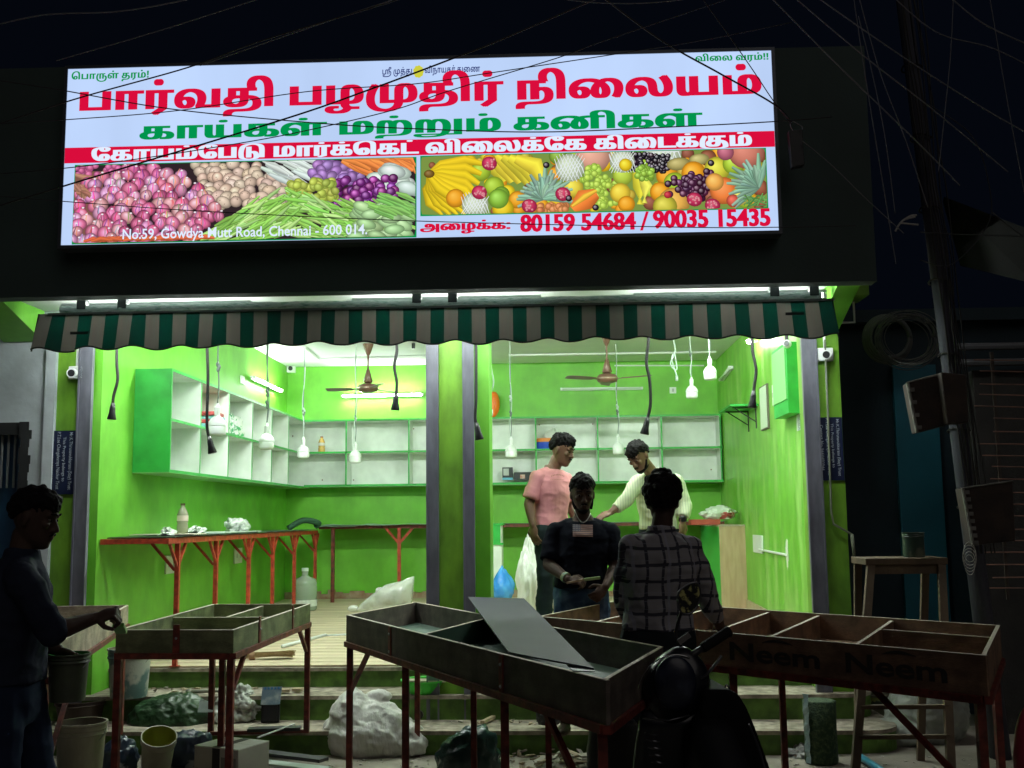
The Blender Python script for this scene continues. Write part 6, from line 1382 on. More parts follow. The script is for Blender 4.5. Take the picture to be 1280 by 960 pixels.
b = MB(); q = atz(247, 890, .30); b.quadbox([q, q+Vector((.10, .01, .0)), q+Vector((.10, .05, .06)), q+Vector((.0, .04, .07))], (0, 0, -.004)); single(b, 'paper_sheet', mat('pale_grey_board', (0, 0, 0)), 'small bent white paper propped on the dark tarpaulin', 'paper')
# carton under tray A
def rotbox(c, sx, sy, sz, ang, name, label, cat, m, top=None, tape=None, front=None):
    t = thing(name, label, cat, c); M = Matrix.Translation(c) @ rz(ang)
    b = MB(); b.box((-sx/2, -sy/2, 0), (sx/2, sy/2, sz), M); b.build('carton_body', m, t, bevel=.003)
    if top:
        for k, (y0_, y1_) in enumerate(((-sy/2, -.002), (.002, sy/2))):
            b = MB(); b.box((-sx/2, y0_, sz+.001), (sx/2, y1_, sz+.006), M); b.build('flap', top, t)
    if tape:
        b = MB(); b.box((-.028, -sy/2-.002, 0), (.028, -sy/2-.0005, sz), M); b.box((-.028, -sy/2, sz+.0065), (.028, sy/2, sz+.0075), M); b.build('tape', tape, t)
    if front:
        for (u0, v0, u1, v1, mm) in front:
            b = MB(); b.box((-sx/2+u0*sx, -sy/2-.003, v0*sz), (-sx/2+u1*sx, -sy/2-.0008, v1*sz), M); b.build('printed_patch', mm, t)
    return t
CB = mat('grey_white_carton', (.46, .43, .39), .7, (.35, .33, .29), ns=4, bump=.08)
rotbox(gat(283, 985, .01)+Vector((0, .10, 0)), .33, .28, .23, math.radians(-24), 'carton', 'closed whitish carton with a dark tape on the ground under the left tray', 'carton', CB, mat('pale_flap', (.70, .70, .64), .6), mat('dark_tape', (.03, .025, .025), .5), [(.62, .2, .95, .8, mat('print_arrow', (.2, .19, .17), .7))])
rotbox(gat(215, 1000, .01)+Vector((0, .1, 0)), .26, .22, .12, math.radians(30), 'carton', 'flattened brown carton at the lower edge beside the yellow bucket', 'carton', mat('brown_board', (.42, .32, .20), .8, (.30, .22, .13), ns=5))
b = blob(gat(128, 960, .10)+Vector((0, .25, 0)), (.11, .10, .14), 51, .2, 2.4, .8, 4); single(b, 'printed_sack', mat('dark_blue_print', (.025, .04, .07), .3, (.36, .38, .40), ns=5.5, lo=.60, hi=.64), 'shiny dark blue printed sack left of the yellow bucket', 'sack', smooth=True)
b = blob(gat(215, 955, .10)+Vector((0, .35, 0)), (.17, .10, .13), 53, .24, 2.4, .9, 4); single(b, 'printed_sack', mat('dark_blue_print', (0, 0, 0)), 'shiny dark blue printed sack behind the whitish carton', 'sack', smooth=True)
# pvc pipe and plaster crumbs on step
a = atz(232, 865, .36); e = atz(300, 862, .36)
t = thing('plastic_pipe', 'grey plastic pipe with a socket lying on the second step', 'pipe', a)
b = MB(); b.tube([a, e], .014, 10); b.build('pipe', mat('grey_pipe', (.28, .28, .22), .5), t, smooth=True)
b = MB(); b.tube([a.lerp(e, .02), a.lerp(e, .10)], .02, 10); b.tube([a.lerp(e, .62), a.lerp(e, .70)], .019, 10); b.build('coupling', mat('grey_pipe', (0, 0, 0)), t, smooth=True)
# dustpan
c = atz(338, 903, .165)
t = thing('floor_scraper', 'dustpan with a pale blue blade standing upright on the bottom step', 'dustpan', c)
M = Matrix.Translation(c) @ rz(.12) @ Matrix.Rotation(math.radians(-8), 4, 'X')
b = MB(); b.box((-.062, -.03, .0), (.062, .03, .13), M); b.box((-.05, -.045, .01), (.05, -.03, .12), M); b.build('body', BLK, t, bevel=.006)
b = MB(); V = [M @ Vector(p) for p in ((-.066, -.046, .12), (.066, -.046, .12), (.075, -.02, .24), (-.060, -.02, .24), (-.066, -.040, .12), (.066, -.040, .12), (.075, -.012, .24), (-.06, -.012, .24))]
b.add(V, [(0, 1, 2, 3), (7, 6, 5, 4), (0, 4, 5, 1), (1, 5, 6, 2), (2, 6, 7, 3), (3, 7, 4, 0)]); b.build('blade', mat('dusty_blue_blade', (.16, .22, .28), .3, (.45, .48, .50), ns=14, lo=.5, hi=.7), t)
for k in range(5): b = MB(); b.box((-.045+k*.023, -.026, .222), (-.033+k*.023, -.018, .236), M); b.build('slot', mat('bright_blue', (.05, .20, .45), .4), t)
for px, py, lb, a_ in ((356, 865, 'small pale wooden block on the second step, left of the pair', .1), (372, 864, 'small pale wooden block on the second step, right of the pair', -.2)):
    c = atz(px, py, .345); M = Matrix.Translation(c) @ rz(a_); b = MB(); b.box((-.035, -.03, 0), (.035, .03, .022), M); single(b, 'wood_block', mat('worn_wood', (.42, .34, .22), .8, (.3, .23, .15), ns=15), lb, 'wooden block', bevel=.003)
# dark strips, wooden and black boards on the ground
def plank(A, B_, w_, h, z, m, name, label, cat='board'):
    a = atz(*A, z); e = atz(*B_, z); b = MB(); b.bar(a, e, w_, h); return single(b, name, m, label, cat)
plank((330, 953), (408, 962), .10, .015, .05, mat('pale_grey_board', (0, 0, 0)), 'board', 'pale board lying along the foot of the steps, upper one')
plank((325, 940), (405, 950), .09, .02, .07, mat('dark_plank', (.05, .05, .055), .6), 'board', 'dark board lying along the foot of the steps between two pale ones')
plank((318, 968), (380, 975), .10, .012, .03, mat('worn_wood', (0, 0, 0)), 'board', 'worn board lying at the lower edge beside the sack')
plank((310, 912), (376, 910), .09, .02, .19, BLK, 'board', 'black strip lying on the bottom step under the left tray', 'strip')
plank((322, 922), (368, 905), .012, .008, .20, WHT, 'flex', 'thin white strip lying on the bottom step by the black strip', 'strip')
plank((603, 903), (617, 896), .03, .02, .19, mat('worn_wood', (0, 0, 0)), 'wood_block', 'small stick of wood on the bottom step below the dark tray', 'stick')
# black bag on bottom step + dark green crate
b = blob(atz(686, 900, .24)+Vector((0, .1, 0)), (.085, .07, .07), 61, .2, 2.4, .8, 4); single(b, 'black_bag', BLK, 'small black bag on the bottom step behind the dark tray leg', 'bag', smooth=True)
b = blob(gat(583, 955, .10)+Vector((0, .2, 0)), (.19, .14, .19), 63, .22, 1.8, .9, 4, True, rz(.3)); single(b, 'dark_bag', mat('dark_teal_film', (.015, .04, .035), .25, (.03, .07, .06), ns=5, bump=.4), 'dark teal plastic bag slumped at the foot of the steps', 'bag', smooth=True)
q = atz(524, 893, .25); b = MB(); b.tube([q, q+Vector((0, -.03, 0))], .03, 14); single(b, 'drain_cap', BLK, 'round black pipe end set in the middle riser', 'pipe end')
# rolled green mat / glossy sheet
c = gat(1040, 965)
t = thing('artificial_grass', 'upright roll of green artificial grass in clear plastic before the steps', 'grass roll', c+Vector((0, .25, 0)))
cc = c+Vector((0, .25, 0)); b = MB(); b.lathe([(.0, 0), (.098, 0), (.103, .02), (.10, .20), (.104, .38), (.09, .385), (0, .38)], cc, 26); b.build('grass_roll', mat('grass_pile', (.012, .04, .012), .7, (.07, .11, .04), ns=40, lo=.45, hi=.7, bump=.9, bs=90), t, smooth=True)
b = MB(); V = []; n = 12
for i in range(n+1):
    z_ = .01+.42*i/n; V += [cc+Vector((-.108+.006*math.sin(i*1.9), -.04, z_)), cc+Vector((-.085+.004*math.sin(i*2.3), -.075, z_))]
b.add(V, [(i*2, i*2+1, i*2+3, i*2+2) for i in range(n)]); b.build('plastic_wrap', mat('glint_film', (.30, .42, .50), .15, (.5, .6, .65), ns=12, bump=.5), t)
b = blob(gat(1003, 942, .02)+Vector((0, 0, .0)), (.10, .09, .05), 71, .4, 2.6, 1.2, 4); single(b, 'crumpled_paper', mat('grey_paper', (.40, .39, .38), .7, (.3, .29, .28), ns=6), 'crumpled pale paper on the ground left of the green grass roll', 'paper', smooth=True)
P0 = gat(1072, 944, .04); P1 = gat(1120, 975, .04); b = MB(); b.tube([P0, P1], .022, 12); single(b, 'plastic_pipe', mat('blue_pipe', (.04, .22, .32), .35), 'light blue plastic pipe lying on the ground below the trestle', 'pipe', smooth=True)
# paint pail on the ground behind trestle
c = gat(1128, 925, .02)+Vector((0, .55, 0)); t = bucket(c, .115, .27, 'lidded white and yellow paint pail behind the trestle', mat('dim_pail', (.30, .29, .22), .5, (.22, .24, .10), ns=3), INN, bail=False, name='paint_pail', rb=.9)
b = MB(); b.lathe([(.12, .268), (.122, .285), (.11, .292), (0, .292)], c, 24); b.build('lid', mat('pail_lid', (.30, .30, .27), .5), t)
b = MB(); b.lathe([(.1135, .13), (.1155, .21)], c, 24); b.build('paper_label', mat('pail_label', (.34, .38, .10), .5, (.05, .07, .05), ns=12, lo=.55, hi=.6), t, smooth=True)
# trestle: tall wooden ladder-stool
TW = mat('old_timber', (.15, .105, .06), .75, (.085, .06, .038), ns=6, nd=8, stretch=(1, 1, .4), bump=.3)
TRT = thing('trestle', 'tall old wooden trestle with rungs standing behind the right tray', 'trestle', gat(1125, 950))
yT = -1.1
ltop = at(1085, 700, yT); rtop = at(1180, 712, yT)
zt = ltop.z
b = MB(); b.box((ltop.x-.02, yT-.02, zt-.03), (rtop.x+.02, yT+.30, zt+.01)); b.build('top_board', TW, TRT, bevel=.004)
b = MB(); b.box((ltop.x, yT-.005, zt-.085), (rtop.x, yT+.02, zt-.031)); b.build('rail', TW, TRT)
fz0 = at(1062, 960, yT-.75); fz1 = at(1188, 960, yT-.75)
LF = [(Vector((ltop.x+.015, yT, zt-.03)), Vector((fz0.x, yT-.75, 0))), (Vector((rtop.x-.015, yT, zt-.03)), Vector((fz1.x+.0, yT-.75, 0)))]
LB = [(Vector((ltop.x+.015, yT+.28, zt-.03)), Vector((ltop.x+.03, yT+.55, 0))), (Vector((rtop.x-.015, yT+.28, zt-.03)), Vector((rtop.x-.06, yT+.45, 0)))]
for p, q in LF+LB: b = MB(); b.bar(q, p, .045, .03, up=Vector((0, 1, 0))); b.build('leg', TW, TRT)
for py in (884, 921):
    # rung where the front legs pass this height
    def onleg(L_):
        return min((abs((lambda q: 480-FPX*q.y/-q.z)(CR.transposed() @ (L_[0].lerp(L_[1], u/200)-CAM))-py), u/200) for u in range(201))[1]
    u = onleg(LF[0]); b = MB(); b.bar(LF[0][0].lerp(LF[0][1], u), LF[1][0].lerp(LF[1][1], u), .032, .022); b.build('rung', TW, TRT)
c = Vector((at(1151, 700, yT).x, yT+.12, zt+.01)); t = bucket(c, .066, .15, 'dark green paint can standing on top of the trestle', mat('dark_green_can', (.03, .06, .045), .35, (.12, .14, .10), ns=8, lo=.52, hi=.6), INN, bail=False, name='paint_can', rb=.97)

# rubble heap at the foot of the steps: loose pieces large enough to pick apart, each its own object
random.seed(21)
bits = [mat('bark_chip', (.26, .20, .13), .9, (.16, .12, .08), ns=12, bump=.3), mat('worn_wood', (0, 0, 0)), mat('plaster_chip', (.40, .37, .31), .9)]
shapes = []
for k in range(6):
    q = MB(); bm = bmesh.new(); bmesh.ops.create_cube(bm, size=1)
    for v in bm.verts: v.co = Vector((v.co.x*random.uniform(.7, 1.2), v.co.y*random.uniform(.6, 1.2), v.co.z*random.uniform(.5, 1.3)))
    q.add([v.co for v in bm.verts], [tuple(v.index for v in f.verts) for f in bm.faces]); bm.free(); shapes.append(q.mesh('rubble_piece', bits[k % 3]))
def bit(x, y, z, s_, lab, grp):
    o = bpy.data.objects.new('rubble_piece', random.choice(shapes)); COL.objects.link(o); o.location = (x, y, z); o.scale = s_; o.rotation_euler = (random.uniform(-.3, .3), random.uniform(-.3, .3), random.uniform(0, 6.3))
    tag(o, lab, 'rubble', grp)
for i in range(90):
    px, py = random.gauss(690, 42), random.gauss(951, 12)
    if py > 985 or py < 932: continue
    c = gat(px, py); k = random.uniform(.5, 1.3); bit(c.x, c.y, .018+random.random()*.035*math.exp(-((px-690)/45)**2), (.075*k, .03*k, .014*k), 'loose chip of wood or plaster in the heap at the foot of the steps', 'chips in the rubble heap')
for i in range(46):
    px = random.uniform(150, 320); py = random.uniform(856, 866); c = atz(px, py, .338); k = random.uniform(.3, .9)
    bit(c.x, c.y, .342, (.05*k, .03*k, .012*k), 'small crumb of plaster scattered along the second step', 'crumbs on the second step')
for i in range(36):
    px = random.uniform(560, 760); py = random.uniform(897, 906); c = atz(px, py, .168); k = random.uniform(.3, .8)
    bit(c.x, c.y, .172, (.05*k, .03*k, .012*k), 'small crumb lying along the bottom step behind the dark tray', 'crumbs on the bottom step')
st = MB()
for i in range(1600):
    x = random.uniform(-3.4, 3.2); y = random.uniform(-3.2, -.55); k = random.uniform(.003, .012); z = .012
    st.box((-k, -k*.7, 0), (k, k*.7, k*.5), Matrix.Translation((x, y, z)) @ rz(random.random()*6))
tag(st.build('grit', bits[2]), kind='stuff')

# ============================================================ RIGHT SIDE OF THE STREET
# leaning concrete pole
PB = at(1250, 940, -.6); PT = at(1128, -10, -.6)
dP = (PT-PB).normalized()
PL = thing('utility_pole', 'grey leaning utility pole rising out of frame at the right', 'pole', Vector((PB.x, PB.y, 0)))
base = PB-dP*(PB.z/dP.z)
b = MB(); b.tube([base, base.lerp(PT, .5), PT+dP*1.5], [.066, .055, .045], 16); b.build('pole_shaft', mat('pole_concrete', (.085, .085, .11), .85, (.05, .05, .068), ns=3, stretch=(1, 1, .3), bump=.3), PL, smooth=True)
random.seed(5)
for k in range(7):
    z_ = 1.6+k*.5; c = base+dP*(z_/dP.z); b = MB(); P_ = [c+Vector((.07*math.cos(a), .07*math.sin(a), .01*math.sin(2*a))) for a in np.linspace(0, 2*math.pi, 14)]; b.tube(P_, .006, 5); b.build('band', CABLE, PL)
# down-leads bundle
for k in range(9):
    P_ = [base+dP*(z_/dP.z)+Vector((-.05+.016*k+random.uniform(-.02, .02), -.09, 0)) for z_ in np.linspace(1.3, 5.2, 9)]
    b = MB(); b.tube(spline(P_, 4), .0045, 5); b.build('down_lead', CABLE, PL, smooth=True)
# meter boxes
def meter(P4, dpt, label, edge_metal, terms):
    q = thing('meter_box', label, 'meter box', P4[3])
    d = Vector((.02, dpt, 0)); b = MB(); V = [Vector(p) for p in P4]+[Vector(p)+d for p in P4]
    b.add(V, [(0, 1, 2, 3), (7, 6, 5, 4), (0, 4, 5, 1), (1, 5, 6, 2), (2, 6, 7, 3), (3, 7, 4, 0)]); b.build('box_body', mat('rusty_dark_box', (.05, .032, .024), .8, (.022, .016, .014), ns=9, bump=.2), q, bevel=.008)
    b = MB(); n = Vector((0, -.006, 0)); b.tube([V[0]+n, V[3]+n], .011, 6); b.tube([V[0]+n, V[1]+n], .005, 6); b.build('rim', edge_metal, q)
    for k in range(terms):
        c = V[0].lerp(V[3], (k+.6)/terms)+Vector((.012, -.012, 0)); b = MB(); b.box(c-Vector((.018, .01, .012)), c+Vector((.018, .006, .012))); b.build('terminal', edge_metal, q)
GL = mat('dull_white_metal', (.22, .21, .19), .6, (.08, .08, .07), ns=14)  # grey metal for the box edging and terminals
m1 = meter([at(1134, 478, -.9), at(1180, 466, -.95), at(1188, 530, -.95), at(1146, 541, -.9)], .16, 'dark slanting meter box on the pole, upper one of two', GL, 4)
b = MB(); V = [at(1176, 465, -1.0), at(1208, 468, -1.0), at(1212, 528, -1.0), at(1184, 530, -1.0)]; b.quadbox(V, (0, .12, 0)); single(b, 'cable_joint', mat('rusty_dark_box', (0, 0, 0)), 'dark joint box strapped to the pole beside the upper meter box', 'joint box', bevel=.01)
m2 = meter([at(1203, 610, -1.1), at(1266, 601, -1.15), at(1270, 676, -1.15), at(1216, 682, -1.1)], .18, 'dark meter box with dangling wires, lower one of two on the pole', GL, 8)
b = MB()
for k in range(5):
    c = at(1212, 690+k*4, -1.12); P_ = [c+Vector((.035*math.cos(a)*(1+.2*math.sin(k)), 0, .06*math.sin(a))) for a in np.linspace(0, 2*math.pi, 16)]; b.tube(P_, .002, 4)
single(b, 'wire_loops', mat('pale_wire', (.45, .43, .40), .5), 'tangle of thin pale wire loops hanging below the lower meter box', 'wires')
# cable coils on the blue wall
b = MB(); c = at(1109, 424, .7)
for k in range(4):
    r = .185-.012*k; P_ = [c+Vector((r*math.cos(a), -.02*k, r*1.02*math.sin(a))) for a in np.linspace(0, 2*math.pi, 40)]; b.tube(P_, .014, 8)
single(b, 'hose_coil', mat('grey_hose', (.17, .18, .17), .6), 'thick grey hose coiled on the wall to the right of the shop', 'hose coil', smooth=True)
b = MB(); c = at(1130, 426, .6)
for k in range(14):
    r = .19+.025*math.sin(k*2.1); P_ = [c+Vector((.02*math.sin(k)+r*1.15*math.cos(a), -.01*k, r*math.sin(a)+.02*math.cos(k*3))) for a in np.linspace(0, 2*math.pi, 36)]; b.tube(P_, .0035, 5)
single(b, 'wire_coil', mat('thin_dark_wire', (.16, .16, .16), .5), 'loops of thin dark wire hanging over the thick hose coil', 'wire coil', smooth=True)
# stacked rods / grille at far right
GRL = thing('iron_grille', 'iron grille of many level rods with painted reddish glints at the far right', 'grille', at(1240, 740, -.2))
RODM = mat('reddish_glint_rod', (.34, .17, .12), .35, (.15, .09, .08), ns=7, metal=.5)  # reddish glints on the iron are put into the rod colour
for k in range(20):
    yy = 448+k*15.2; x0_ = at(1212+random.uniform(-8, 16), yy, -.2).x
    a = at(1228+random.uniform(-12, 14), yy+random.uniform(-2, 2), -.2); e = at(1300, yy+ (k-4)*-.35+4, -.2); b = MB(); b.tube([a, Vector((e.x+.4, -.2, e.z))], .0045, 5); b.build('rod', RODM, GRL)
for px in (1240, 1290): a = at(px, 440, -.18); e = at(px, 750, -.18); b = MB(); b.bar(Vector((a.x, -.17, e.z)), Vector((a.x, -.17, a.z)), .02); b.build('upright', mat('rusty_dark_box', (0, 0, 0)), GRL)
for py, lb in ((434, 'dark steel pipe crossing behind the pole, upper one'), (454, 'dark steel angle crossing behind the pole, lower one')):
    b = MB(); b.tube([at(1178, py, .1), at(1300, py-2, .1)], .028, 8); single(b, 'steel_pipe', mat('dim_steel', (.09, .09, .10), .6), lb, 'pipe')
# pink plastic seat at the bottom right corner
c = at(1278, 925, -3.0)
b = blob((c.x+.045, -3.0, .48), (.085, .06, .26), 81, .06, 1.4, .2, 5, False); PK_ = single(b, 'rider_bag', mat('pink_plastic', (.45, .05, .09), .3, (.35, .03, .06), ns=4), 'pink and black bulging object cut by the right edge', 'bag', smooth=True)
# ============================================================ PEOPLE
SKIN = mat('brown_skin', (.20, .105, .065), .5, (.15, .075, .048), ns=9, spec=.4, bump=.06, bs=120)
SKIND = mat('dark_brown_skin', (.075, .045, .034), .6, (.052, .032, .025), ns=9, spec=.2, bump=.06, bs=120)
HAIR = mat('black_hair', (.006, .005, .005), .75, spec=.12, bump=.5, bs=140)
EYEW = mat('eye_white', (.16, .13, .11), .5)


def cap(b, p, q, r1, r2, n=12):
    p = Vector(p); q = Vector(q)
    b.tube([p, p.lerp(q, .33), p.lerp(q, .66), q], [r1, r1*.67+r2*.33, r1*.33+r2*.67, r2], n)
    b.sphere(p, r1, n, 8); b.sphere(q, r2, n, 8)
def hand(b, wr, d, n, sgn, curl=.5, s=1.0, spread=1.0):
    """d: towards the fingers, n: out of the back of the hand, sgn: side of the thumb"""
    d = d.normalized(); n = (n-d*n.dot(d)).normalized(); s_ = d.cross(n)*sgn
    M = frame3(s_, d, n)
    b.sphere(wr+d*.048*s, (.040*s, .052*s, .016*s), 12, 8, M)
    b.sphere(wr+d*.012*s, (.028*s, .03*s, .019*s), 10, 6, M)
    for o, L in ((.030, .070), (.010, .080), (-.010, .075), (-.029, .058)):
        r0 = wr+d*.088*s+s_*o*s; a = curl*(1.0+.15*(o < 0)); d1 = (d*math.cos(a)-n*math.sin(a)+s_*o*.8*spread).normalized(); a2 = a*2.0; d2 = (d*math.cos(a2)-n*math.sin(a2)).normalized()
        k = r0+d1*L*.5*s; e = k+d2*L*.5*s
        cap(b, r0, k, .0095*s, .0088*s, 8); cap(b, k, e, .0088*s, .0072*s, 8)
    r0 = wr+d*.028*s+s_*.030*s; k = r0+(d*.55+s_*.75-n*.35).normalized()*.040*s; e = k+(d*.85+s_*.15-n*.55).normalized()*.034*s
    cap(b, r0, k, .013*s, .011*s, 8); cap(b, k, e, .011*s, .0085*s, 8)
HEADP = [(-.002, .018, .072, .02), (.012, .036, .086, -.005), (.032, .050, .089, .028), (.055, .058, .086, .050), (.08, .064, .085, .072), (.105, .068, .083, .086),
         (.128, .070, .081, .094), (.15, .072, .084, .098), (.172, .072, .082, .097), (.194, .067, .070, .088), (.21, .055, .052, .070), (.222, .036, .030, .045), (.228, .012, .010, .018)]
def head(b, o, M, s=1.0):
    """o: centre of the skull; M: columns right, forward, up"""
    def T(x, y, z): return Vector(o)+M @ (Vector((x, y, z-.12))*s)
    Rv, Fv, Uv = [M.col[i].to_3d() for i in range(3)]
    b.loft([ring(T(0, 0, z), Rv, Fv, hw*s, hf*s, hb*s, 28, 2.15) for z, hw, hf, hb in HEADP])
    cap(b, T(0, .080, .128), T(0, .101, .088), .0085*s, .0125*s, 8)
    for sx in (-1, 1):
        b.sphere(T(sx*.012, .092, .083), .0095*s, 8, 6); cap(b, T(sx*.014, .083, .141), T(sx*.045, .072, .143), .009*s, .008*s, 8)
        b.sphere(T(sx*.042, .066, .103), (.018*s, .016*s, .016*s), 8, 6)
        b.sphere(T(sx*.073, -.008, .108), (.009*s, .018*s, .031*s), 10, 8, M.to_3x3() @ Matrix.Rotation(-sx*.35, 3, 'Z'))
    b.sphere(T(0, .088, .058), (.022*s, .010*s, .0075*s), 10, 6, M); b.sphere(T(0, .086, .047), (.019*s, .010*s, .0085*s), 10, 6, M)
    b.sphere(T(0, .076, .018), (.018*s, .014*s, .014*s), 10, 6, M)
    return T


def person(label, P, yaw, headM, shirt_m, pants_m, skin, sleeve, hands, hair, pants=True, hem=.0, build=1.0, collar=False, top='shirt', seed=1, beard=None, belly=0.0):
    """P: joints in metres. yaw: where the chest looks. Builds body, clothes, hair."""
    t = thing('person', label, 'person', Vector((P['pelvis'].x, P['pelvis'].y, P.get('ground', 0))))
    F = Vector((math.cos(yaw), math.sin(yaw), 0)); Rv = Vector((math.sin(yaw), -math.cos(yaw), 0))
    pel, neck, hc = P['pelvis'], P['neck'], P['head']; SLt, SRt = P['sl'], P['sr']      # l = his left
    RvT = (SRt-SLt).normalized(); chest = pel.lerp(neck, .68); ax = (neck-pel).normalized(); Ft = ax.cross(RvT); Ft = Ft if Ft.dot(F) > 0 else -Ft
    B = build
    def torso(b, g=0.0, z0=0, hemdrop=0.0):
        rr = [(-.20-hemdrop, .150, .105, .115), (-.06, .168, .115, .125), (.04, .160, .108+belly*.5, .108), (.22, .145, .105+belly, .095), (.42, .155, .112+belly*.4, .098), (.62, .172, .118, .108), (.76, .168, .106, .106), (.88, .128, .080, .090), (.96, .078, .058, .066), (1.04, .055, .052, .055)]
        rings = []
        for f, hw, hf, hb in rr:
            if f < z0: continue
            c = pel+(neck-pel)*f; k = min(max(f, 0), 1); r_ = Rv.lerp(RvT, k).normalized(); f_ = F.lerp(Ft, k).normalized()
            if f > 1.0 and g: continue
            rings.append(ring(c, r_, f_, (hw+g)*B, (hf+g)*B, (hb+g)*B))
        b.loft(rings)
        for S_ in (SLt, SRt):
            S2 = S_-Vector((0, 0, .018))-(S_-neck).normalized()*.012; cap(b, S2, S2.lerp(neck-ax*.035, .62), (.056+g)*B, (.044+g)*B)
    b = MB(); torso(b); T = head(b, hc, headM, P.get('hs', 1.0))
    cap(b, neck-ax*.04, T(0, -.018, .035), .056*B, .051)
    for side, sg in (('l', -1), ('r', 1)):
        S_, E_, W_ = P['s'+side], P['e'+side], P['w'+side]
        cap(b, S_, E_, .050*B, .040*B); cap(b, E_, E_.lerp(W_, .35), .040*B, .038*B); cap(b, E_.lerp(W_, .35), W_, .038*B, .026)
        d, n, thumb, curl = hands[side]
        hand(b, W_, Vector(d) if d else (W_-E_), Vector(n), thumb, curl)
        H_ = pel+Rv*(sg*.085)-Vector((0, 0, .02)); K_ = P['k'+side]; A_ = P['a'+side]
        cap(b, H_, K_, .085*B, .058*B); cap(b, K_, A_, .055*B, .036); fd = (F+Rv*sg*.2).normalized()
        b.sphere(A_+fd*.06-Vector((0, 0, .035)), (.042, .12, .035), 12, 8, frame3(Vector((fd.y, -fd.x, 0)), fd, Vector((0, 0, 1))))
    remeshed(b, 'body', skin, t, .0055, 2)
    rnd = random.Random(seed)
    ph = [rnd.uniform(0, 6) for _ in range(8)]
    def folds(amp):
        o_ = Vector((ph[0], ph[1], ph[2]))
        def f(V, N):
            d = np.empty(len(V), 'f')
            for k in range(len(V)):
                x, y, z = V[k]
                p = Vector((x*5+z*2.5, y*5, z*7.5-x*2))+o_
                n1 = noise.noise(p); n2 = noise.noise(p*2.1+o_)
                d[k] = (1-abs(n1)*3.2)*.65+(1-abs(n2)*3)*.3
            return V+N*(amp*np.clip(d, -1, 1))[:, None]
        return f
    # top
    b = MB(); g = .013; torso(b, g, hemdrop=hem)
    for side in 'lr':
        S_, E_, W_ = P['s'+side], P['e'+side], P['w'+side]
        if sleeve <= 1:
            e = S_.lerp(E_, sleeve); cap(b, S_, S_.lerp(e, .6), .062*B, .060*B); b.tube([S_.lerp(e, .5), e], [.062*B, .064*B], 16)
        else:
            f = sleeve-1; cap(b, S_, E_, .062*B, .055*B); e = E_.lerp(W_, f); b.tube([E_, E_.lerp(e, .5), e.lerp(E_, .06), e], [.055*B, .053*B, .045*B, .043*B], 16)
    if collar:
        cp = neck+ax*.012; b.tube([cp-ax*.035, cp+ax*.012], [.074, .064], 20)
    top_o = remeshed(b, top, shirt_m, t, .007, 2, disp=folds(.010))
    if pants:
        b = MB()
        b.loft([ring(pel+(neck-pel)*f, Rv, F, hw*B, hf*B, hb*B) for f, hw, hf, hb in ((-.28, .135, .10, .12), (-.1, .172, .12, .135), (.02, .168, .112, .12), (.10, .160, .106, .11))])
        for side, sg in (('l', -1), ('r', 1)):
            H_ = pel+Rv*(sg*.085)-Vector((0, 0, .02)); K_ = P['k'+side]; A_ = P['a'+side]
            cap(b, H_, K_, .097*B, .070*B); b.tube([K_, K_.lerp(A_, .5), A_+Vector((0, 0, .03))], [.070*B, .064*B, .060], 16)
        remeshed(b, 'trousers', pants_m, t, .009, 2, disp=folds(.009))
    # hair
    b = MB(); n_, rad, fl, back, off, front = hair
    for i in range(n_):
        z_ = 1-2*(i+.5)/n_; a = i*2.39996; q = math.sqrt(1-z_*z_); dx, dy, dz = q*math.cos(a), q*math.sin(a), z_
        lim = (front if dy > 0 else front-(front+back)*min(1, -dy*1.6)) if abs(dx) < .75 or dy < 0 else front-.1
        if dy > 0: lim = front*(.35+.65*min(1, dy*1.5))
        if dz < lim: continue
        rr = 1+off*(.6+.8*rnd.random())*(.7+.5*max(0, dz))
        edge = min(1, max(0, (dz-lim)/.38)); rr = 1+(rr-1)*(.15+.85*edge); c0 = T(dx*.070*rr, -.006+dy*.091*rr, .133+dz*.090*rr); k = rad*rnd.uniform(.7, 1.2)*(.5+.5*edge)
        v = Vector((rnd.uniform(-1, 1), rnd.uniform(-1, 1), rnd.uniform(-.6, .6)))*.4+Vector((0, fl, 0))
        e = c0+(headM.to_3x3() @ v)*k*1.4
        cap(b, c0, e, k, k*.55, 7)
    b.loft([ring(T(0, -.004, z), headM.col[0].to_3d(), headM.col[1].to_3d(), hw+.004, hf-.003, hb+.006, 20, 2.1) for z, hw, hf, hb in HEADP if z > .165])
    remeshed(b, 'hair', HAIR, t, .0042, 2)
    b = MB()
    for sx in (-1, 1):
        b.tube([T(sx*.013, .0915, .149), T(sx*.028, .0885, .153), T(sx*.047, .077, .149)], [.0035, .0042, .002], 6)
    b.build('eyebrows', HAIR, t, smooth=True)
    for sx in (-1, 1):
        b = MB(); b.sphere(T(sx*.030, .0735, .124), (.012, .0085, .0045), 10, 6, headM); b.build('eye', EYEW, t, smooth=True)
        b = MB(); b.sphere(T(sx*.030, .0805, .123), (.006, .0045, .006), 8, 6, headM); b.build('pupil', HAIR, t)
    if beard:
        b = MB()
        if 'm' in beard:
            for sx in (-1, 1): b.tube([T(0, .0975, .071), T(sx*.012, .096, .069), T(sx*.027, .088, .060)], [.004, .0048, .002], 6)
        if 'b' in beard:
            for z, hw, hf, hb in HEADP[:4]: pass
            b.loft([ring(T(0, .0, z), headM.col[0].to_3d(), headM.col[1].to_3d(), hw+.0035, hf+.003, -.005 if z < .02 else .0, 22, 2.15) for z, hw, hf, hb in HEADP[:3]])
            for sx in (-1, 1): b.tube([T(sx*.050, .05, .03), T(sx*.060, .03, .055), T(sx*.066, .012, .085)], [.010, .009, .007], 8)
        b.build('beard', HAIR, t, smooth=True)
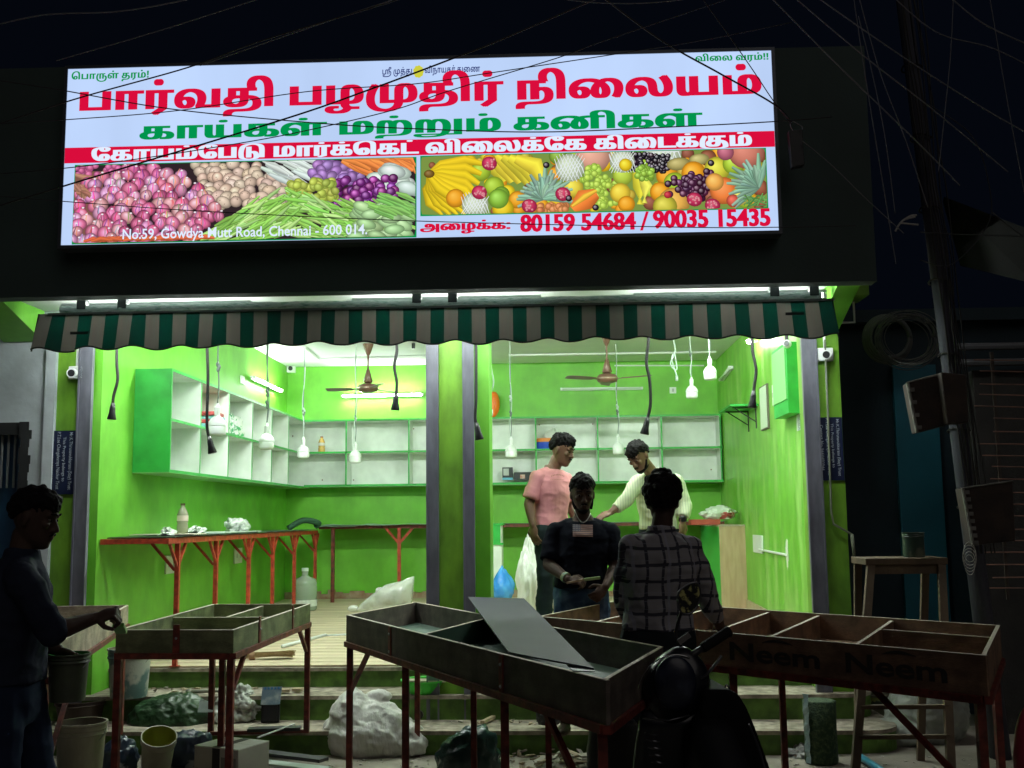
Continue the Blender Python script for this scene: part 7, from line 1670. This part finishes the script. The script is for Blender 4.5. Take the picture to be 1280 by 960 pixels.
    return t, T, top_o
def basis(fwd, roll=0.0):
    f = Vector(fwd).normalized(); r = f.cross(Vector((0, 0, 1))).normalized(); u = r.cross(f)
    M = frame3(r, f, u)
    return (M @ Matrix.Rotation(roll, 3, 'Y'))
def J(d, **k): return {a: at(px, py, d+dy) for a, (px, py, dy) in k.items()}

# plaid shirt material
m = bpy.data.materials.new('plaid_cloth'); m.use_nodes = True; nt = m.node_tree; bs_ = nt.nodes['Principled BSDF']; bs_.inputs['Roughness'].default_value = .9; bs_.inputs['Specular IOR Level'].default_value = .12
tc = _n(nt, 'ShaderNodeTexCoord'); sp = _n(nt, 'ShaderNodeSeparateXYZ'); nt.links.new(tc.outputs['Object'], sp.inputs[0])
def math_(op, a, b_=None):
    n = _n(nt, 'ShaderNodeMath', operation=op)
    for i, v in enumerate((a, b_)):
        if v is None: continue
        if isinstance(v, (int, float)): n.inputs[i].default_value = v
        else: nt.links.new(v, n.inputs[i])
    return n.outputs[0]
nzp = _n(nt, 'ShaderNodeTexNoise'); nzp.inputs['Scale'].default_value = 5; nt.links.new(tc.outputs['Object'], nzp.inputs['Vector'])
wob = math_('MULTIPLY', math_('SUBTRACT', nzp.outputs['Fac'], .5), .05)
def stripes(coord, per, duty, off=0.0):
    q = math_('FRACT', math_('DIVIDE', math_('ADD', math_('ADD', coord, wob), 10+off), per)); return math_('LESS_THAN', q, duty)
xx_ = math_('ADD', sp.outputs['X'], math_('MULTIPLY', sp.outputs['Y'], .55))
dark = math_('MAXIMUM', stripes(xx_, .076, .17), stripes(sp.outputs['Z'], .076, .19))
pale = math_('MAXIMUM', stripes(xx_, .152, .08, .05), math_('MULTIPLY', stripes(sp.outputs['Z'], .038, .10, .01), .5))
mx1 = _n(nt, 'ShaderNodeMix', data_type='RGBA'); mx1.inputs['A'].default_value = (.27, .26, .27, 1); mx1.inputs['B'].default_value = (.055, .055, .07, 1); nt.links.new(dark, mx1.inputs['Factor'])
mx2 = _n(nt, 'ShaderNodeMix', data_type='RGBA'); mx2.inputs['B'].default_value = (.30, .30, .36, 1); nt.links.new(mx1.outputs['Result'], mx2.inputs['A']); nt.links.new(math_('MULTIPLY', pale, .7), mx2.inputs['Factor'])
nt.links.new(mx2.outputs['Result'], bs_.inputs['Base Color'])
PLAID = m

# the man in the plaid shirt, seen from behind
YP = -2.45
P = J(YP, pelvis=(822, 792, .0), neck=(826, 664, 0), head=(828, 626, .02), sl=(788, 684, 0), sr=(862, 686, .02), el=(780, 744, .05), er=(884, 742, .05), wl=(790, 776, .22), wr=(900, 783, .14))
P.update(kl=Vector((P['pelvis'].x-.10, YP+.03, .50)), kr=Vector((P['pelvis'].x+.12, YP+.03, .50)), al=Vector((P['pelvis'].x-.12, YP, .09)), ar=Vector((P['pelvis'].x+.14, YP, .09)))
P['hs'] = .98
DRK = mat('dark_trousers', (.016, .02, .022), .9, spec=.1)
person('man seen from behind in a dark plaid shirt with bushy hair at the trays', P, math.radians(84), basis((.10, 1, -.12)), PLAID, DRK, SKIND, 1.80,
       {'l': (None, (-1, 0, .2), 1, .5), 'r': ((.35, .55, -.55), (.6, -.2, .7), -1, .35)}, (520, .0190, -.25, .62, .34, .2), hem=.02, collar=True, seed=3)

# the man in the black T-shirt, facing us
YB = -.62
P = J(YB, pelvis=(727, 737, .0), neck=(729, 647, 0), head=(728, 617, -.05), sl=(762, 665, 0), sr=(694, 664, 0), el=(769, 709, -.05), er=(686, 706, -.06), wl=(757, 733, -.22), wr=(710, 724, -.24))
P.update(kl=Vector((P['pelvis'].x+.10, YB, .60)), kr=Vector((P['pelvis'].x-.10, YB, .60)), al=Vector((P['pelvis'].x+.12, YB, .25)), ar=Vector((P['pelvis'].x-.12, YB, .25)), ground=.165)
JEAN = mat('blue_jeans', (.035, .07, .13), .85, spec=.12, c2=(.10, .16, .25), ns=13, lo=.45, hi=.75, bump=.15, bs=60)
pb, TB_, tee = person('man in a black t-shirt with a flag print and a neck chain facing the street', P, math.radians(-90), basis((.10, -1, -.22)), mat('black_cotton', (.006, .007, .012), .95, spec=.08, bump=.1), JEAN, SKIND, .86,
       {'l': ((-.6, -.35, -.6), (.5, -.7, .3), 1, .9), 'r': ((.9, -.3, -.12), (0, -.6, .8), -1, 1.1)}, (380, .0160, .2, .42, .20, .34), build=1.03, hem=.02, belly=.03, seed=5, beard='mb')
# flag printed on the shirt: follows the cloth
from mathutils.bvhtree import BVHTree
def on_cloth(o, px, py):
    bv = BVHTree.FromObject(o, bpy.context.evaluated_depsgraph_get()) if not hasattr(on_cloth, 'c') or on_cloth.c[0] is not o else on_cloth.c[1]
    on_cloth.c = (o, bv)
    org = Vector(o['org'])
    d = _ray(px, py).normalized(); h = bv.ray_cast(CAM-org, d)
    return h[0]+org-d*.003 if h[0] is not None else None
bpy.context.view_layer.update()
fx0, fx1, fy0, fy1 = 716, 741, 655.5, 670.5
nx, ny = 26, 13; b = MB(); V = []; ok = True; C_ = []
for j in range(ny+1):
    for i in range(nx+1):
        q = on_cloth(tee, fx0+(fx1-fx0)*i/nx, fy0+(fy1-fy0)*j/ny+.6*i/nx)
        ok = ok and q is not None; V.append(q)
if ok:
    for j in range(ny):
        for i in range(nx):
            a = j*(nx+1)+i; canton = i < 10 and j < 7
            if canton: c = (.10, .10, .14) if not ((i+j) % 2 == 0 and i % 2 == 0 and j % 2 == 0) else (.42, .36, .34)
            else: c = (.42, .25, .21) if j % 2 == 0 else (.12, .09, .09)
            b.add([V[a], V[a+1], V[a+nx+2], V[a+nx+1]], [(3, 2, 1, 0)], c)
    b.build('flag_print', mat('flag_print', (1, 1, 1), .8, attr='Col'), pb)
b = MB(); P_ = [q for q in (on_cloth(tee, 728+11.5*math.sin(a), 637+17.5*(1-math.cos(a))/2*1.0) for a in np.linspace(-2.4, 2.4, 30)) if q is not None]
P_.sort(key=lambda q: q.x)
bodyo = [c_ for c_ in pb.children if c_.name.startswith('body')][0]
def on_either(px, py):
    a = on_cloth(tee, px, py); c2 = on_cloth(bodyo, px, py)
    a = [q for q in (a, c2) if q is not None]
    return min(a, key=lambda q: (q-CAM).length) if a else None
P_ = [q for q in (on_either(px, 632+21*(1-((px-729)/12.5)**2)) for px in np.linspace(717.5, 740.5, 30)) if q is not None]
if len(P_) > 5: b.tube([q+Vector((0, -.004, 0)) for q in P_], .0035, 6); b.build('neck_chain', mat('steel_chain', (.5, .48, .45), .35, metal=.8), pb, smooth=True)
q = P['er'].lerp(P['wr'], .88); d = (P['wr']-P['er']).normalized(); b = MB(); b.tube([q-d*.012, q+d*.012], .034, 14); b.build('bracelet', mat('mottled_bracelet', (.35, .33, .12), .5, (.05, .2, .2), ns=60), pb)
# the brush he works with
c = P['wr']+Vector((.13, -.07, .0)); t = thing('paint_brush', 'flat brush with pale green paint held by the man in the black t-shirt', 'brush', c)
b = MB(); b.bar(c+Vector((-.03, 0, .0)), c+Vector((.07, .0, .012)), .045, .016); b.build('bristles', mat('wet_pale_green', (.30, .42, .20), .4), t); b = MB(); b.bar(c+Vector((-.14, .01, -.02)), c+Vector((-.03, 0, 0)), .02, .012); b.build('handle', mat('worn_wood', (0, 0, 0)), t)

# the man in the pink T-shirt, side on inside the shop
YK = .45
P = J(YK, pelvis=(688, 660, .0), neck=(690, 584, .02), head=(703, 562, -.01), sr=(671, 598, -.10), sl=(706, 600, .16), er=(661, 630, -.12), el=(712, 632, .20), wr=(666, 656, -.18), wl=(722, 654, .10))
P.update(kr=at(682, 708, YK-.08), kl=at(700, 708, YK+.10), ar=at(678, 752, YK-.06), al=at(702, 752, YK+.10), ground=fz(YK))
for k in ('ar', 'al'): P[k].z = fz(YK)+.09
P['hs'] = .97
pk, TK_, _ = person('man in a pink t-shirt and black trousers standing side on in the shop', P, math.radians(-28), basis((.86, -.42, -.34)), mat('pink_cotton', (.80, .34, .37), .9, (.74, .30, .33), ns=4, spec=.1, bump=.1), mat('black_trousers', (.016, .024, .026), .85, spec=.12, c2= (.03, .05, .05), ns=5), SKIN, .78,
       {'r': ((.12, -.1, -.95), (-.6, -.75, .1), 1, .45), 'l': (None, (0, 1, 0), -1, .4)}, (380, .0150, .35, .45, .20, .30), hem=.02, seed=8, build=.95, beard='m')
q = at(676.5, 654, YK-.24); 
bpy.context.view_layer.update()
b = MB(); tk = [c_ for c_ in pk.children if c_.name.startswith('shirt')][0]
for row, (x0_, x1_, y_) in enumerate(((689, 706, 592.5), (688, 706, 599))):
    for i in range(9):
        xa = x0_+(x1_-x0_)*i/9; zz_ = y_+(1.8*((i-4)/4)**2 if row == 0 else 0)
        Q = [on_cloth(tk, xa, zz_), on_cloth(tk, xa+1.3, zz_), on_cloth(tk, xa+1.3, zz_+(1.6 if row == 0 else .7)), on_cloth(tk, xa, zz_+(1.6 if row == 0 else .7))]
        if all(p is not None for p in Q): b.add(Q, [(3, 2, 1, 0)])
if b.v: b.build('faded_print', mat('faded_print', (.50, .17, .17), .8), pk)

# the man in the pale shirt, bending
YW = .95
P = J(YW, pelvis=(826, 664, .05), neck=(818, 590, -.04), head=(798, 570, -.20), sl=(845, 602, 0), sr=(797, 603, -.06), el=(856, 632, -.02), er=(783, 624, -.18), wl=(853, 652, -.12), wr=(764, 640, -.26))
P.update(kr=at(815, 712, YW), kl=at(838, 712, YW), ar=at(812, 755, YW), al=at(840, 755, YW), ground=fz(YW))
for k in ('ar', 'al'): P[k].z = fz(YW)+.09
P['hs'] = 1.0
m = bpy.data.materials.new('pale_striped_cotton'); m.use_nodes = True; nt = m.node_tree; bs_ = nt.nodes['Principled BSDF']; bs_.inputs['Roughness'].default_value = .9; bs_.inputs['Specular IOR Level'].default_value = .12
tc = _n(nt, 'ShaderNodeTexCoord'); sp = _n(nt, 'ShaderNodeSeparateXYZ'); nt.links.new(tc.outputs['Object'], sp.inputs[0])
q_ = math_('LESS_THAN', math_('FRACT', math_('DIVIDE', math_('ADD', sp.outputs['X'], 10), .021)), .22)
mx1 = _n(nt, 'ShaderNodeMix', data_type='RGBA'); mx1.inputs['A'].default_value = (.66, .70, .50, 1); mx1.inputs['B'].default_value = (.45, .50, .36, 1); nt.links.new(q_, mx1.inputs['Factor']); nt.links.new(mx1.outputs['Result'], bs_.inputs['Base Color'])
pw_, TW_, _ = person('bearded man in a pale striped shirt bending over his work inside the shop', P, math.radians(-112), basis((-.55, -.62, -.62), .12), m, DRK, SKIN, 1.72,
       {'l': ((-.05, -.2, -.95), (.6, -.7, .2), -1, .5), 'r': ((-.8, -.3, -.35), (0, -.4, .9), 1, .4)}, (360, .0140, .45, .45, .14, .22), hem=.05, collar=True, seed=9, build=.98, beard='mb')
q = P['el'].lerp(P['wl'], .86); d = (P['wl']-P['el']).normalized(); b = MB(); b.tube([q-d*.012, q+d*.012], .033, 14); b.box((q.x-.018, q.y-.042, q.z-.018), (q.x+.018, q.y-.03, q.z+.018)); b.build('wrist_watch', BLK, pw_)

# the painter at the far left
YL = -3.4
P = J(YL, pelvis=(12, 858, .0), neck=(27, 694, 0), head=(44, 646, 0), sr=(28, 722, -.17), sl=(34, 722, .18), er=(66, 790, -.16), el=(44, 800, .22), wr=(117, 773, -.02), wl=(72, 812, .20))
P.update(kr=Vector((P['pelvis'].x+.02, YL-.10, .5)), kl=Vector((P['pelvis'].x+.08, YL+.12, .5)), ar=Vector((P['pelvis'].x-.02, YL-.10, .09)), al=Vector((P['pelvis'].x+.1, YL+.12, .09)))
NAVY = mat('navy_work_shirt', (.014, .018, .034), .9, (.022, .026, .045), ns=4, spec=.1, bump=.12)
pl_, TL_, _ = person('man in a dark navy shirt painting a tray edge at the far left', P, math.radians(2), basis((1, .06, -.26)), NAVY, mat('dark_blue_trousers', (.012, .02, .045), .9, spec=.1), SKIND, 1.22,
       {'r': ((.93, .05, .25), (0, -.55, .8), 1, 1.3), 'l': ((.8, .1, -.35), (0, .5, .8), -1, 1.2)}, (380, .0145, .35, .40, .13, .28), hem=.06, collar=True, seed=12, build=1.0, beard='m')
c = P['wr']+Vector((.085, .01, -.005)); e = atz(152, 787, ZR+.0); e = at(152, 790, YL+.1)
t = thing('paint_brush', 'brush dripping green paint in the hand of the painter at the left', 'brush', c)
b = MB(); b.bar(c+Vector((-.03, 0, .02)), c.lerp(e, .45), .022, .014); b.build('handle', mat('worn_wood', (0, 0, 0)), t)
b = MB(); b.bar(c.lerp(e, .45), e, .045, .016); b.build('bristles', mat('wet_green', (.10, .34, .05), .3), t)
hb = at(88, 874, YL+.25)
bucket(Vector((hb.x, YL+.22, hb.z)), .085, .195, 'small dirty bucket of green paint held in the painter\'s other hand', mat('greenish_dirty_plastic', (.10, .12, .075), .5, (.06, .07, .05), ns=9), mat('green_paint_inside', (.02, .16, .03), .3), fill=(.82, mat('green_paint_inside', (0, 0, 0))))

# ============================================================ SCOOTER
YS = -3.45
mp_ = 4.35/1350
SC = thing('scooter', 'black scooter parked in front of the trays, its two mirrors sticking up', 'scooter', Vector((at(850, 900, YS).x, YS, 0)))
GLOSS = mat('gloss_black_enamel', (.006, .007, .011), .32, coat=.15, bump=.04, bs=20); RUB = mat('black_rubber', (.008, .008, .008), .8, spec=.2); CHR = mat('chrome', (.5, .5, .5), .2, metal=1)
MIRG = mat('mirror_glass', (.03, .03, .028), .25, (.55, .52, .20), ns=38, nd=6, lo=.54, hi=.64, metal=.3)  # yellow specks are reflections painted into the glass colour
# front cowl: rounded shell seen from behind
def Sx(px, py, dy=0): return at(px, py, YS+dy)
cc = Sx(838, 856); U_ = (Sx(866, 812)-Sx(815, 890)).normalized(); S_ = U_.cross(Vector((0, 1, 0))).normalized()
b = MB(); rr = []
for k in range(13):
    f = k/12; ang = f*math.pi*.97+.03; r = math.sin(ang)**.62; c_ = cc+Vector((0, 0, 1))*(-.155+.30*f)+Vector((.045*f, .0, 0)); rr.append(ring(c_, Vector((1, 0, 0)), Vector((0, -1, 0)), .130*r, .075*r, .16*r, 26, 2.4))
b.loft(rr); remeshed(b, 'front_cowl', GLOSS, SC, .008, 3)
b = MB(); b.sphere(cc+Vector((.012, -.065, .015)), (.082, .03, .105), 18, 12); b.build('instrument_pod', mat('blue_sheen_gloss', (.010, .013, .028), .35, (.03, .035, .06), ns=14, lo=.5, hi=.7, coat=.1), SC, smooth=True)  # blue-grey sheen of the dome put into the pod colour
P_ = [cc+Vector((-.133*math.cos(a)+.02*math.sin(a), -.045, .14*math.sin(a)-.02)) for a in np.linspace(-.5, 2.0, 22)]
b = MB(); b.tube(P_, .0028, 6); b.build('edge_trim', CHR, SC, smooth=True)
b = MB(); b.tube([cc+Vector((-.115, -.06, -.115)), cc+Vector((-.02, -.10, -.118)), cc+Vector((.06, -.09, -.10))], .004, 6); b.build('edge_trim', mat('dim_chrome', (.12, .12, .13), .3, metal=.8), SC, smooth=True)
# leg shield and steering column, down to the wheel
b = MB(); rr = []
for k in range(9):
    f = k/8; c_ = Vector((cc.x+.01-.02*f, YS+.02+.05*f, cc.z-.10-.52*f)); rr.append(ring(c_, Vector((1, 0, 0)), Vector((0, -1, 0)), .125+.03*math.sin(f*3), .045, .05, 22, 3.0))
b.loft(rr); b.build('leg_shield', GLOSS, SC, smooth=True)
b = MB(); c_ = Vector((cc.x-.02, YS+.22, .25)); M = Matrix.Rotation(math.pi/2, 4, 'Y')
b.lathe([(.17, -.04), (.22, -.045), (.245, -.02), (.245, .02), (.22, .045), (.17, .04)], c_, 28, M); b.build('front_wheel', RUB, SC, smooth=True)
b = MB(); b.lathe([(.02, -.05), (.16, -.03), (.17, -.04), (.17, .04), (.16, .03), (.02, .05)], c_, 24, M); b.build('front_rim', GRYM, SC, smooth=True)
# handlebar, grip, lever
g0 = Sx(866, 818, -.02); g1 = Sx(911, 789, .03)
b = MB(); b.tube([cc+Vector((.02, 0, .05)), g0, g0.lerp(g1, .3)], .014, 10); b.build('handlebar', BLK, SC, smooth=True)
b = MB(); b.tube([g0.lerp(g1, .25), g0.lerp(g1, .3), g0.lerp(g1, .92), g1, g1+(g1-g0)*.03], [.017, .020, .020, .023, .018], 14); b.build('grip', RUB, SC, smooth=True)
b = MB(); P_ = [Sx(868, 850, -.04), Sx(880, 846, -.06), Sx(893, 832, -.06), Sx(902, 820, -.05)]; b.tube(spline(P_, 5), .006, 8); b.build('brake_lever', mat('dim_chrome', (0, 0, 0)), SC, smooth=True)
b = MB(); b.bar(Sx(848, 803, -.05), Sx(862, 793, -.05), .012, .022); b.build('switch', CHR, SC)
def mirror(pts, stem, tilt):
    V = [Vector(p) for p in pts]; c = sum(V, Vector())/len(V); n = Vector((tilt, -1, .04)).normalized()
    V = [p-n*n.dot(p-c) for p in V]
    O = spline(V+[V[0]], 4)[:-1]; k = len(O)
    b = MB(); back = [c+(p-c)*.75-n*.035 for p in O]; fr2_ = [p+n*.004 for p in O]
    b.add(O+back, [(i, (i+1) % k, k+(i+1) % k, k+i) for i in range(k)]+[tuple(range(k, 2*k))]); b.build('mirror_shell', GLOSS, SC, smooth=True)
    b = MB(); b.tube([*O, O[0]], .0042, 6); b.build('mirror_rim', mat('dim_chrome', (0, 0, 0)), SC, smooth=True)
    b = MB(); b.add([c+(p-c)*.97+n*.002 for p in O], [tuple(range(k))]); b.build('mirror_glass', MIRG, SC)
    b = MB(); b.tube(spline(stem, 5), .0065, 8); b.build('mirror_stem', BLK, SC, smooth=True)
mirror([Sx(845, 748), Sx(849, 738), Sx(862, 730), Sx(874, 730), Sx(877, 745), Sx(872, 758), Sx(862, 767), Sx(850, 765)], [Sx(852, 764, .02), Sx(847, 780, .02), Sx(845, 795, .02), Sx(852, 808, .01)], .28)
mirror([Sx(763, 876), Sx(768, 873), Sx(780, 876), Sx(790, 886), Sx(789, 898), Sx(780, 906), Sx(771, 903), Sx(763, 889)], [Sx(788, 888, .02), Sx(795, 889, .02), Sx(806, 888, .02)], -.12)
# seat and tail toward the right
b = MB(); prof = [(879, 866), (886, 861), (912, 862), (924, 868), (934, 884), (944, 908), (955, 938), (966, 968), (984, 1030), (880, 1030), (874, 960), (876, 900)]
fr_p = [Sx(px, py, -.10) for px, py in prof]; bk_p = [p+Vector((-.05, .42, .0)) for p in fr_p]; n = len(prof)
b.add(fr_p+bk_p, [tuple(range(n-1, -1, -1)), tuple(range(n, 2*n))]+[(i, (i+1) % n, n+(i+1) % n, n+i) for i in range(n)])
remeshed(b, 'seat', mat('black_seat_vinyl', (.005, .005, .006), .8, spec=.15, bump=.15, bs=80), SC, .009, 9)
b = MB(); a_, e_ = Sx(880, 900, -.05), Sx(935, 1030, -.5)
rr = [ring(a_.lerp(e_, f)-Vector((-.02, 0, .16+.1*f)), Vector((1, 0, 0)), Vector((0, -.1, 1)).normalized(), .10+.03*f, .20, None, 20, 2.8) for f in np.linspace(0, 1, 7)]
b.loft(rr); b.build('rear_body', BLK, SC, smooth=True)
b = MB(); c_ = e_+Vector((0, -.1, 0)); c_.z = .25; b.lathe([(.17, -.05), (.22, -.055), (.245, -.02), (.245, .02), (.22, .055), (.17, .05)], c_, 28, Matrix.Rotation(math.pi/2, 4, 'Y')); b.build('rear_wheel', RUB, SC, smooth=True)
b = MB(); b.box((cc.x-.10, YS-.40, .26), (cc.x+.22, YS+.05, .31)); b.build('floorboard', BLK, SC, bevel=.01)
b = MB(); b.tube(spline([Sx(905, 866, -.03), Sx(908, 856, -.03), Sx(913, 864, -.03)], 5), .004, 6); b.build('grab_hook', CHR, SC, smooth=True)
b = MB(); b.tube(spline([Sx(936, 905, -.2), Sx(950, 940, -.3), Sx(962, 985, -.4)], 6), .004, 6); b.build('edge_trim', mat('dim_chrome', (0, 0, 0)), SC, smooth=True)
# engine bits seen low at the left, and the grey saddle bag behind
b = MB()
for k in range(5): c_ = Sx(806+2*k, 915+9*k, .0); b.tube([c_, c_+Vector((.05, -.01, -.012))], .008, 8)
b.build('cable_ends', mat('dim_chrome', (0, 0, 0)), SC, smooth=True)
b = blob(at(768, 935, -2.7), (.125, .09, .15), 91, .05, 1.4, .2, 5, False)
b = MB(); c_ = at(768, 936, -2.75); rr = [ring(c_+Vector((0, 0, z_)), Vector((1, 0, 0)), Vector((0, 1, 0)), w_, .09, None, 24, 4) for z_, w_ in ((-.16, .10), (-.15, .125), (0, .125), (.11, .105), (.13, .085))]
b.loft(rr); single(b, 'jerrycan', mat('dull_grey_plastic', (.10, .105, .10), .5, (.075, .08, .075), ns=4), 'dull grey plastic can standing behind the scooter below the tray corner', 'can', smooth=True)

# ============================================================ OVERHEAD CABLES
WIRE = mat('weathered_cable', (.030, .030, .034), .6); WIREL = mat('pale_cable', (.17, .17, .18), .55)
def wire(pts, y, th, label, m=WIRE, y2=None):
    n = len(pts); P_ = [at(px, py, y if y2 is None else y+(y2-y)*i/(n-1)) for i, (px, py) in enumerate(pts)]
    b = MB(); b.tube(spline(P_, 10), th*.62, 6); single(b, 'overhead_cable', m, label, 'cable', 'overhead cables crossing the shop front', smooth=True)
wire([(-60, 158), (83, 149.6), (224, 138), (384, 114.5), (520, 104.7), (614, 91), (770, 67.6), (880, 50), (990, 28)], -1.8, .0045, 'thin cable rising gently across the big red lettering to the upper right')
wire([(-60, 175), (87, 126), (236, 84), (330, 50), (480, 5), (520, -10)], -2.4, .006, 'cable crossing only the upper left corner of the signboard')
wire([(-60, 275), (83, 231.6), (353, 149.6), (466, 110.5), (560, 75.4), (625, 50), (760, -8)], -2.2, .0075, 'thick cable crossing the sign from lower left to the top middle')
wire([(-60, 222), (83, 210), (177, 198), (263, 185), (365, 167), (490, 138), (560, 114), (695, 73), (758, 50), (930, -8)], -2.0, .0045, 'thin cable curving up from the red band to the top right of middle')
wire([(-60, 92), (64, 110.5), (212, 136), (392, 153.5), (520, 161), (676, 165), (832, 159), (967, 152), (1040, 146)], -1.7, .0055, 'sagging cable running under the big red lettering')
wire([(-60, 240), (83, 252), (271, 265), (529, 276.5), (852, 284), (975, 284), (1070, 282)], -1.6, .0045, 'cable crossing both printed pictures near their bottom')
wire([(745, -10), (826, 50), (900, 92), (967, 130), (989, 152)], -2.0, .0085, 'thickest cable coming down from the top to the little box right of the sign', y2=-1.3)
wire([(872, -10), (915, 50), (944, 92), (966, 125), (989, 155)], -1.9, .005, 'thinner cable meeting the thick one at the right edge of the sign', y2=-1.3)
wire([(1003, 176), (1040, 207), (1080, 246), (1130, 292)], -1.25, .0045, 'thin cable leaving the little box toward the pole', WIREL)
wire([(957, -10), (1050, 84), (1148, 179), (1200, 232)], -2.2, .005, 'first of the long cables slanting down at the right, leftmost at the top', WIREL)
wire([(985, -10), (1080, 70), (1161, 133), (1260, 215)], -2.0, .005, 'second of the long cables slanting down at the right', WIREL)
wire([(1012, -10), (1130, 72), (1232, 137), (1300, 175)], -2.1, .005, 'third of the long cables slanting down at the right', WIREL)
wire([(1066, -10), (1084, 110), (1107, 250), (1120, 330)], -1.6, .004, 'steep thin cable dropping left of the pole, leftmost of three', WIREL)
wire([(1072, -10), (1100, 90), (1132, 175), (1160, 260)], -1.7, .004, 'steep thin cable dropping left of the pole, ending farthest right', WIREL)
wire([(1073, 20), (1090, 90), (1106, 170), (1119, 267)], -1.5, .004, 'steep thin cable dropping left of the pole, middle of three', WIREL)
wire([(1192, -10), (1188, 70), (1180, 150), (1173, 215)], -1.6, .0045, 'pale cable hanging almost straight to the right of the pole', WIREL)
wire([(1110, -10), (1170, 40), (1240, 60), (1300, 90)], -1.5, .005, 'dim cable crossing behind the pole near the top right', WIREL)
wire([(1180, -10), (1230, 30), (1300, 62)], -1.8, .006, 'dim cable in the very top right corner', WIREL)
wire([(1236, -10), (1258, 120), (1282, 250)], -1.7, .004, 'thin dim cable near the right edge', WIREL)
wire([(1160, 130), (1215, 170), (1236, 230), (1235, 280), (1190, 330), (1150, 325)], -1.3, .005, 'dim cable looping in a wide arc right of the pole')
wire([(1150, 290), (1200, 293), (1300, 296)], -.9, .006, 'dark level cable right of the pole')
wire([(1240, 265), (1262, 283), (1300, 312)], -1.2, .007, 'thick dark cable ending at the right edge')
wire([(-30, 38), (52, 19), (150, 14), (240, -2), (300, -20)], -2.6, .005, 'pale cable across the dark top left corner', WIREL)
wire([(70, 76), (200, 38), (325, -2)], -2.5, .0038, 'faint cable below it in the dark top left', WIREL)
wire([(250, 82), (400, 30), (490, 0)], -2.3, .004, 'faint cable above the left half of the signboard', WIREL)
wire([(660, -8), (740, 3), (820, 3), (900, -8)], -2.3, .004, 'cable just dipping into the top edge above the sign', WIREL)
c = at(994, 165, -1.2); t = thing('junction_box', 'small black box hanging on cables beside the right edge of the sign', 'junction box', c)
b = MB(); V = [at(986, 163, -1.22), at(1003, 161, -1.22), at(1006, 206, -1.22), at(990, 209, -1.22)]; b.quadbox(V, (0, .06, 0)); b.build('box_body', BLK, t, bevel=.004)
b = MB(); b.tube([V[0]+Vector((0, -.003, 0)), V[3]+Vector((0, -.003, 0)), V[3]+Vector((.02, -.003, 0))], .0022, 5); b.build('edge_glint', WIREL, t)
b = MB(); b.tube(spline([at(991, 163, -1.25), at(988, 156, -1.25), at(992, 152, -1.25), at(1002, 158, -1.25), at(1003, 162, -1.25)], 5), .003, 5); b.build('hook', WIREL, t)
b = MB()
for A, B_, C_ in (((1119, 289), (1128, 276), (1144, 271)), ((1126, 279), (1136, 280), (1148, 281)), ((1128, 276), (1138, 270), (1146, 269))): b.tube(spline([at(*A, -1), at(*B_, -1), at(*C_, -1)], 4), .006, 5)
single(b, 'branch_highlight', mat('pale_wire', (0, 0, 0)), 'small branching highlight shaped as pale wires left of the pole', 'highlight')  # pale tubes shaped as a small branching highlight
